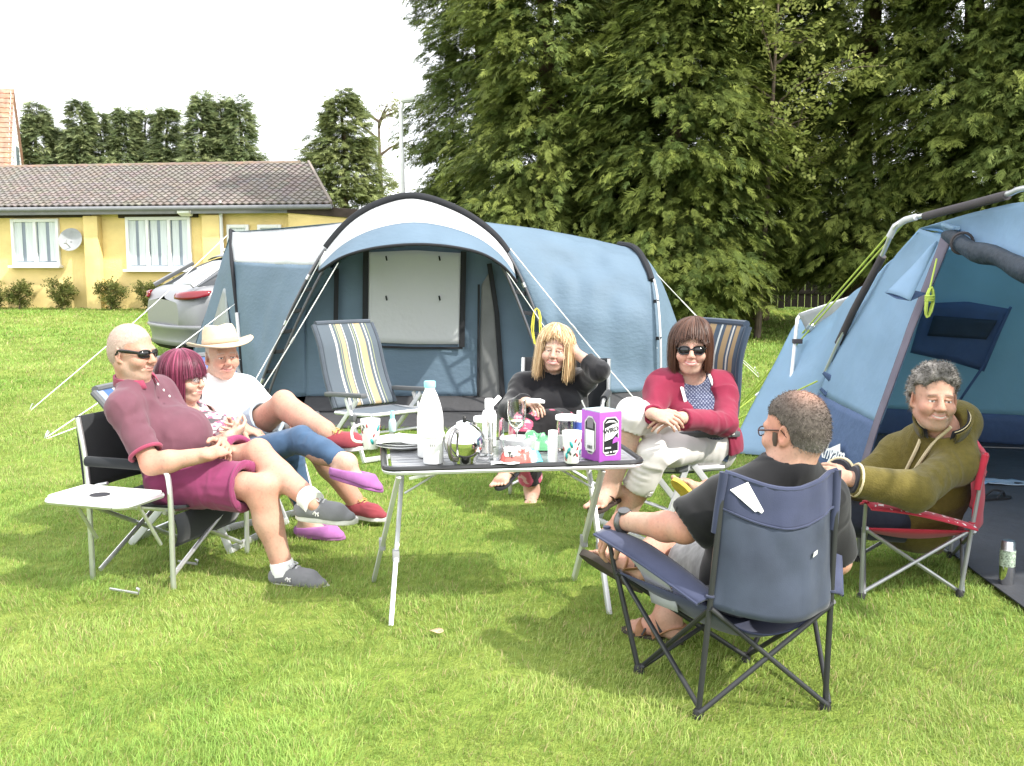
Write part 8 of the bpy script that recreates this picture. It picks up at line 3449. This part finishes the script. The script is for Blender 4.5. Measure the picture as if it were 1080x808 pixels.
    b.tube(spline([c + d * .045 + Vector((0, 0, .128)), c + d * .090 + Vector((0, 0, .138)), c + d * .122 + Vector((0, 0, .095)), c + d * .11 + Vector((0, 0, .04)), c + d * .062 + Vector((0, 0, .022))], 6), .0085, n=10, flat=(1.2, d))
    b.obj('handle', mat('steel_handle', (.28, .27, .26), rough=.25, metal=.9), t)
    b = MB()
    b.tube(spline([c - d * .055 + Vector((0, 0, .06)), c - d * .095 + Vector((0, 0, .09)), c - d * .115 + Vector((0, 0, .12))], 5), [.016, .011, .008], n=12)
    b.obj('spout', steel, t)

    # jars and glasses
    def tumbler(name, label, u, v, h, r0, r1, cat='glass', m=None, group=None, th=.0028):
        c = on_table(u, v)
        b = MB()
        b.lathe([(0, 0), (r0, 0), (r1, h), (r1 - th, h), (r0 - th, .010), (0, .010)], (0, 0, 0), n=28)
        o = b.obj(name, m or gls)
        o.location = c
        tag(o, label, cat, group)
        return c, o

    def lidded_jar(label, u, v, h, r, group):
        c = on_table(u, v)
        t = thing('glass_jar', label, 'jar', c, group=group)
        b = MB()
        b.lathe([(0, 0), (r * .95, 0), (r, .004), (r, h * .8), (r * .92, h * .86), (r * .92, h * .9), (r * .92 - .003, h * .9), (r - .003, h * .78), (r - .003, .008), (0, .008)], c, n=28)
        b.obj('jar', gls, t)
        b = MB()
        b.lathe([(0, .010), (r - .005, .010), (r - .005, h * .42), (0, h * .44)], c, n=24)
        b.obj('contents', mat('white_sugar', (.72, .70, .67), rough=.9), t)
        b = MB()
        b.lathe([(0, h * .87), (r * 1.12, h * .87), (r * 1.14, h * .89), (r * 1.14, h * .98), (r * 1.08, h), (0, h)], c, n=28)
        b.obj('lid', white_pl, t)
    lidded_jar('glass storage jar with a white lid beside the teapot', 510, 479, .155, .036, 'lidded glass jars')
    lidded_jar('glass storage jar with a white lid beside the purple box', 597, 474, .145, .040, 'lidded glass jars')
    c, o = tumbler('tall_glass', 'tall clear drinking glass right of the steel teapot', 523, 487, .17, .029, .034)
    # spray bottle
    c = on_table(516, 470)
    t = thing('spray_bottle', 'white flip top bottle standing behind the glass jar', 'bottle', c)
    b = MB()
    b.lathe([(0, 0), (.03, 0), (.032, .005), (.032, .13), (.026, .15), (.014, .158), (.013, .165), (0, .165)], c, n=26)
    b.obj('bottle', white_pl, t)
    b = MB()
    b.lathe([(0, .160), (.019, .160), (.019, .198), (.016, .203), (0, .203)], c, n=22)
    b.bar(c + Vector((.012, 0, .175)), c + Vector((.046, 0, .212)), .020, .010)
    b.obj('nozzle', white_pl, t)
    # wine glass
    c = on_table(545, 478)
    t = thing('wine_glass', 'stemmed wine glass with a little white wine, beside the bowl', 'wine glass', c)
    b = MB()
    b.lathe([(0, 0), (.034, 0), (.034, .002), (.010, .006), (.004, .012), (.0035, .085), (.008, .095), (.026, .112), (.036, .140), (.0385, .170), (.0365, .218), (.035, .218), (.0365, .170), (.034, .141), (.024, .115), (.006, .101), (0, .100)], c, n=32)
    b.obj('glass', gls, t)
    b = MB()
    b.lathe([(0, .1025), (.006, .103), (.0232, .1165), (.031, .135), (0, .135)], c, n=28)
    wine = glass('white_wine', (.93, .90, .68), ior=1.33)
    b.obj('wine', wine, t)
    # bowl
    c = on_table(547, 480)
    b = MB()
    b.lathe([(0, 0), (.036, 0), (.04, .004), (.072, .058), (.070, .060), (.038, .010), (0, .008)], (0, 0, 0), n=32)
    o = b.obj('bowl', china)
    o.location = c + Vector((.0, .07, 0))
    tag(o, 'white china bowl behind the red and blue packet', 'bowl')
    c2 = on_table(539, 488)
    t = thing('small_cup', 'small white cup with a dark printed mark near the table front', 'cup', c2)
    b = MB()
    b.lathe([(0, 0), (.024, 0), (.030, .058), (.0275, .058), (.022, .006), (0, .006)], c2, n=26)
    b.obj('cup', china, t)
    b = MB()
    for a, w_, z in ((-1.75, .014, .045), (-1.75, .004, .035), (-1.45, .006, .030)):
        b.box(c2 + Vector((.0292 * math.cos(a), .0292 * math.sin(a), z)), (w_, .002, .005 if w_ > .01 else .014), Euler((.08, 0, a + math.pi / 2)))
    b.obj('printed_mark', mat('dark_print', (.04, .04, .04)), t, smooth=False)

    # soft packets
    def packet(name, label, c, size, rz, m, seed, cat, ends=True, colfn=None):
        rng = np.random.default_rng(seed)
        b = MB()
        top, bot = [], []
        n = 18
        for j in range(n):
            v = j / (n - 1) * 2 - 1
            rt, rb = [], []
            for i in range(n):
                u = i / (n - 1) * 2 - 1
                e = max(0.0, (1 - u ** 4) * (1 - v ** 4)) ** .6
                w = vnoise(np.array([[u * 2 + seed, v * 2, .5]]), 1.6, seed, 3)[0]
                x, y = u * size[0] / 2 * (1 - .10 * abs(v) ** 3), v * size[1] / 2 * (1 - .12 * abs(u) ** 3)
                rt.append((x, y, size[2] * e * (.75 + .55 * w) + .003))
                rb.append((x, y, .002))
            top.append(rt)
            bot.append(rb)
        b.grid(top)
        b.grid(bot)
        for k in (0, n - 1):
            b.grid([top[k], bot[k]])
            b.grid([[r_[k] for r_ in top], [r_[k] for r_ in bot]])
        o = b.obj(name, m)
        o.location = c
        o.rotation_euler = (0, 0, rz)
        if colfn:
            a = o.data.attributes.new('tint', 'FLOAT_COLOR', 'POINT')
            for i_, v_ in enumerate(o.data.vertices):
                a.data[i_].color = (*colfn(v_.co), 1)
        tag(o, label, cat)
        return o
    shiny = mat('printed_film', (1, 1, 1), rough=.25, var=.05, spec=.6, attr='tint', bump=.3, bscale=40)
    c = on_table(549, 487)
    packet('snack_packet', 'crumpled red, white and blue snack packet lying on the table', c + Vector((.0, .01, 0)), (.17, .10, .055), .35, shiny, 5, 'packet',
           colfn=lambda p: (.72, .10, .08) if p.x < .03 and p.y < .012 else ((.12, .52, .66) if p.x > .045 else (.78, .74, .72)))
    c = on_table(565, 474)
    packet('salad_bag', 'green and white crumpled bag behind the red packet', c + Vector((0, .02, .0)), (.15, .11, .075), -.2, shiny, 9, 'bag',
           colfn=lambda p: (.10, .33, .15) if vnoise(np.array([[p.x, p.y, p.z]]), 38, 3)[0] > -.12 else (.45, .58, .45))
    b = MB()
    c = on_table(533, 490)
    b.grid([[c + Vector((-.055 + .022 * i, -.022 + .022 * j, .002 + .008 * abs(math.sin(i * .9 + j)))) for i in range(6)] for j in range(4)])
    tag(b.obj('paper_slip', paper, None, solid=.0008), 'small folded slip of white paper at the front edge of the table', 'paper')
    # small bottles
    c = on_table(583, 487)
    t = thing('pill_bottle', 'small straight white bottle standing left of the leaf patterned beaker', 'bottle', c)
    b = MB()
    b.lathe([(0, 0), (.019, 0), (.020, .003), (.020, .095), (.018, .098), (0, .098)], c, n=22)
    b.obj('bottle', white_pl, t)
    b = MB()
    b.lathe([(0, .097), (.0185, .097), (.0185, .122), (.017, .124), (0, .124)], c, n=22)
    b.obj('cap', white_pl, t)
    c = on_table(611, 473)
    t = thing('lotion_bottle', 'white bottle with a blue label half hidden behind the purple box', 'bottle', c)
    b = MB()
    b.lathe([(0, 0), (.024, 0), (.025, .003), (.025, .12), (.018, .135), (.012, .14), (.012, .16), (0, .16)], c, n=22)
    b.obj('bottle', white_pl, t)
    b = MB()
    b.lathe([(.0255, .05), (.0255, .115)], c, n=22, cap=False)
    b.obj('bottle_label', mat('blue_label', (.08, .13, .45)), t)
    # purple box: near vertical edge seen at (632, 488)
    z = TABLE['z'] + .004
    e = on_table(632, 488)
    lft, rgt = on_table(613, 482.5), on_table(652, 482)
    dl, dr = (lft - e), (rgt - e)
    dl.z = dr.z = 0
    wl_, wr_ = .10, .13
    dl.normalize()
    dr = Vector((-dl.y, dl.x, 0)) if Vector((-dl.y, dl.x, 0)).dot(dr) > 0 else Vector((dl.y, -dl.x, 0))
    wl_ = (lft - e).length
    wr_ = max(.09, min(.105, (rgt - e).length))
    H = .195
    t = thing('wine_box', 'purple drinks carton with black and white printed panels', 'carton', e)
    pur = mat('purple_card', (.35, .085, .42), rough=.45, var=.05)
    b = MB()
    cen = e + dl * wl_ / 2 + dr * wr_ / 2 + Vector((0, 0, H / 2))
    M = Matrix((dl, dr, Vector((0, 0, 1)))).transposed()
    b.box(cen, (wl_, wr_, H), M, bev=.002)
    b.obj('carton', pur, t)
    b = MB()
    b.box(cen + Vector((0, 0, H / 2 + .002)), (wl_ * .96, wr_ * .96, .004), M)
    b.obj('top_flap', mat('grey_card', (.33, .40, .42), rough=.6), t)
    def face(d, w, name, out):
        def P(u, v, k=0):
            return e + d * (w * u) + Vector((0, 0, H * v)) + out * (.0015 + .0012 * k)
        return P
    outr, outl = -dl, -dr
    blk, silver, wht = mat('black_print', (.018, .018, .02), rough=.4), mat('silver_print', (.50, .50, .49), rough=.5), mat('white_print_ink', (.75, .75, .74), rough=.6)
    def shape(P, pts, k):
        b = MB()
        b.fan([P(u, v, k) for u, v in pts])
        return b
    oct_ = lambda x0, x1, y0, y1, c: [(x0 + c, y0), (x1 - c, y0), (x1, y0 + c * .6), (x1, y1 - c * .6), (x1 - c, y1), (x0 + c, y1), (x0, y1 - c * .6), (x0, y0 + c * .6)]
    P = face(dr, wr_, 'r', outr)
    shape(P, oct_(.15, .86, .12, .90, .14), 0).obj('silver_border', silver, t, smooth=False)
    shape(P, oct_(.19, .82, .145, .875, .13), 1).obj('black_panel', blk, t, smooth=False)
    M4 = frame4(P(.5, .64, 2), dr, outr)
    shape(P, [(.21, .42), (.56, .47), (.80, .58), (.80, .77), (.58, .75), (.23, .68)], 2).obj('white_banner', wht, t, smooth=False)
    tx = text('printed_title', 'WIRD', .026, frame4(P(.50, .635, 3), dr + Vector((0, 0, .16)), outr), blk, t, bold=True)
    shape(P, [(.56, .36), (.84, .40), (.84, .46), (.70, .50), (.58, .44)], 3).obj('purple_splash', pur, t, smooth=False)
    shape(P, [(.22, .78), (.40, .84), (.62, .83), (.78, .78), (.62, .795), (.4, .80)], 2).obj('white_scroll', wht, t, smooth=False)
    for u0, u1, v in ((.23, .50, .28), (.22, .40, .185), (.46, .54, .19), (.60, .78, .195)):
        shape(P, [(u0, v - .016), (u1, v - .012), (u1, v + .018), (u0, v + .014)], 2).obj('white_caption', wht, t, smooth=False)
    P = face(dl, wl_, 'l', outl)
    shape(P, oct_(.18, .80, .13, .90, .2), 0).obj('silver_border', silver, t, smooth=False)
    shape(P, oct_(.23, .75, .16, .87, .18), 1).obj('black_panel', blk, t, smooth=False)
    shape(P, [(.24, .19), (.72, .19), (.72, .62), (.24, .62)], 2).obj('white_panel', wht, t, smooth=False)
    shape(P, [(.30, .66), (.64, .66), (.64, .84), (.55, .87), (.39, .87), (.30, .84)], 2).obj('grey_panel', mat('grey_ink', (.16, .15, .16)), t, smooth=False)
    b = MB()
    for i in range(9):
        u = .34 + .03 * i
        b.fan([P(u, .24, 3), P(u + (.018 if i % 3 else .010), .24, 3), P(u + (.018 if i % 3 else .010), .31, 3), P(u, .31, 3)])
    b.obj('barcode', blk, t, smooth=False)
    for d_, w_, o_, u0, u1, hh in ((dl, wl_, outl, .75, 1.0, .035), (dr, wr_, outr, .95, 1.08, .03)):
        b = MB()
        b.tube([e + d_ * w_ * u0 + Vector((0, 0, H)), e + d_ * w_ * u1 + Vector((0, 0, H + hh))], .004, n=6, flat=(.3, o_))
        b.obj('card_tab', silver, t)

    # bottle on the recliner seat behind the table
    c = W(414, 455, 6.20)
    t = thing('squeeze_bottle', 'small bottle with a turquoise top standing on the striped recliner seat', 'bottle', c)
    b = MB()
    b.lathe([(0, 0), (.022, 0), (.024, .005), (.024, .06), (.017, .078), (.012, .085), (0, .085)], c, n=20)
    b.obj('bottle', mat('clear_blue_plastic', (.45, .6, .62), rough=.2), t)
    b = MB()
    b.lathe([(0, .083), (.014, .083), (.014, .125), (.010, .13), (0, .13)], c, n=18)
    b.obj('cap', teal, t)

    # flask, flip-flop and litter by the frame tent
    c = GP(1061, 617, .018)
    t = thing('vacuum_flask', 'slim steel vacuum flask with a leafy printed band, standing by the tent mouth', 'flask', c)
    b = MB()
    b.lathe([(0, 0), (.030, 0), (.032, .004), (.032, .088), (0, .088)], c, n=28)
    b.obj('base', steel, t)
    b = MB()
    b.lathe([(.0322, .088), (.0322, .160)], c, n=28, cap=False)
    def leafy(nm):
        m = mat(nm, (.30, .36, .28), rough=.4, var=.9, scale=120)
        return m
    b.obj('printed_band', leafy('leafy_print'), t)
    b = MB()
    b.lathe([(.032, .160), (.029, .166), (.028, .195), (.024, .200), (0, .201)], c, n=28)
    b.obj('cap', mat('brushed_steel', (.5, .5, .5), rough=.3, metal=.9), t)
    dk = mat('black_rubber', (.02, .02, .022), rough=.7)
    c = GP(1045, 528, .03)
    t = thing('flip_flop', 'black flip flop lying on the groundsheet inside the right hand tent', 'flip flop', c)
    d, s = Vector((.95, .3, 0)).normalized(), Vector((-.3, .95, 0)).normalized()
    b = MB()
    ol = [c + s * x + d * (y - .04) for x, y in shoe_outline(.25, 1.1)]
    b.poly(ol, (0, 0, .02))
    b.obj('sole', dk, t)
    b = MB()
    for sg in (-1, 1):
        b.tube(spline([c + s * .045 * sg - d * .0 + Vector((0, 0, .02)), c + s * .03 * sg + d * .05 + Vector((0, 0, .055)), c + d * .085 + Vector((0, 0, .045)), c + d * .10 + Vector((0, 0, .02))], 5), .007, n=6)
    b.obj('strap', dk, t)
    for u, v, w_, h_, rz, lab, col in ((1025, 509, .26, .20, .5, 'pale blue folded sheet on the groundsheet nearest the olive jacket', (.22, .34, .46)), (1068, 511, .32, .18, -.2, 'grey blue crumpled cloth at the right edge on the groundsheet', (.30, .36, .42))):
        c = GP(u, v, .03)
        M3 = Matrix.Rotation(rz, 3, 'Z')
        b = MB()
        b.grid([[c + M3 @ Vector((-w_ / 2 + w_ * i / 9, -h_ / 2 + h_ * j / 7, .012 + .014 * vnoise(np.array([[i * .6, j * .6, u]]), 1, 3, 2)[0])) for i in range(10)] for j in range(8)])
        tag(b.obj('folded_cloth', mat('cloth_%d' % u, col, rough=.9), None, solid=.004), lab, 'cloth')
    # tent pegs dropped on the lawn by the left chair, fallen leaf
    for u0, v0, u1, v1, lab in ((116, 621, 146, 626, 'loose silver tent peg on the grass nearest the side table'), (188, 592, 208, 595, 'loose silver tent peg on the grass under the polo shirt man')):
        a, c = GP(u0, v0, .02), GP(u1, v1, .02)
        b = MB()
        b.tube([a, c, c + Vector((.0, .012, .014)), c + Vector((-.012, .012, .02))], .006, n=6)
        tag(b.obj('tent_peg', _MATS['steel_pole'], None), lab, 'tent peg', 'loose tent pegs')
    c = GP(459, 665, .028)
    b = MB()
    b.fan([c + Vector((.028 * math.cos(a) * (1 + .2 * math.cos(3 * a)), .018 * math.sin(a), .006 * math.sin(2 * a))) for a in np.linspace(0, 6.0, 14)])
    tag(b.obj('fallen_leaf', mat('dry_leaf', (.50, .36, .22), rough=.8), None, solid=.001), 'pale dry leaf lying on the grass in front of the table', 'leaf')
# ================================================================== BUILD
build_ground()
build_house()
build_tiled_house()
build_lamp_post()
build_fence()
build_car()
build_trees()
build_tunnel_tent()
build_frame_tent()
build_furniture()
build_people()
build_items()
build_grass()
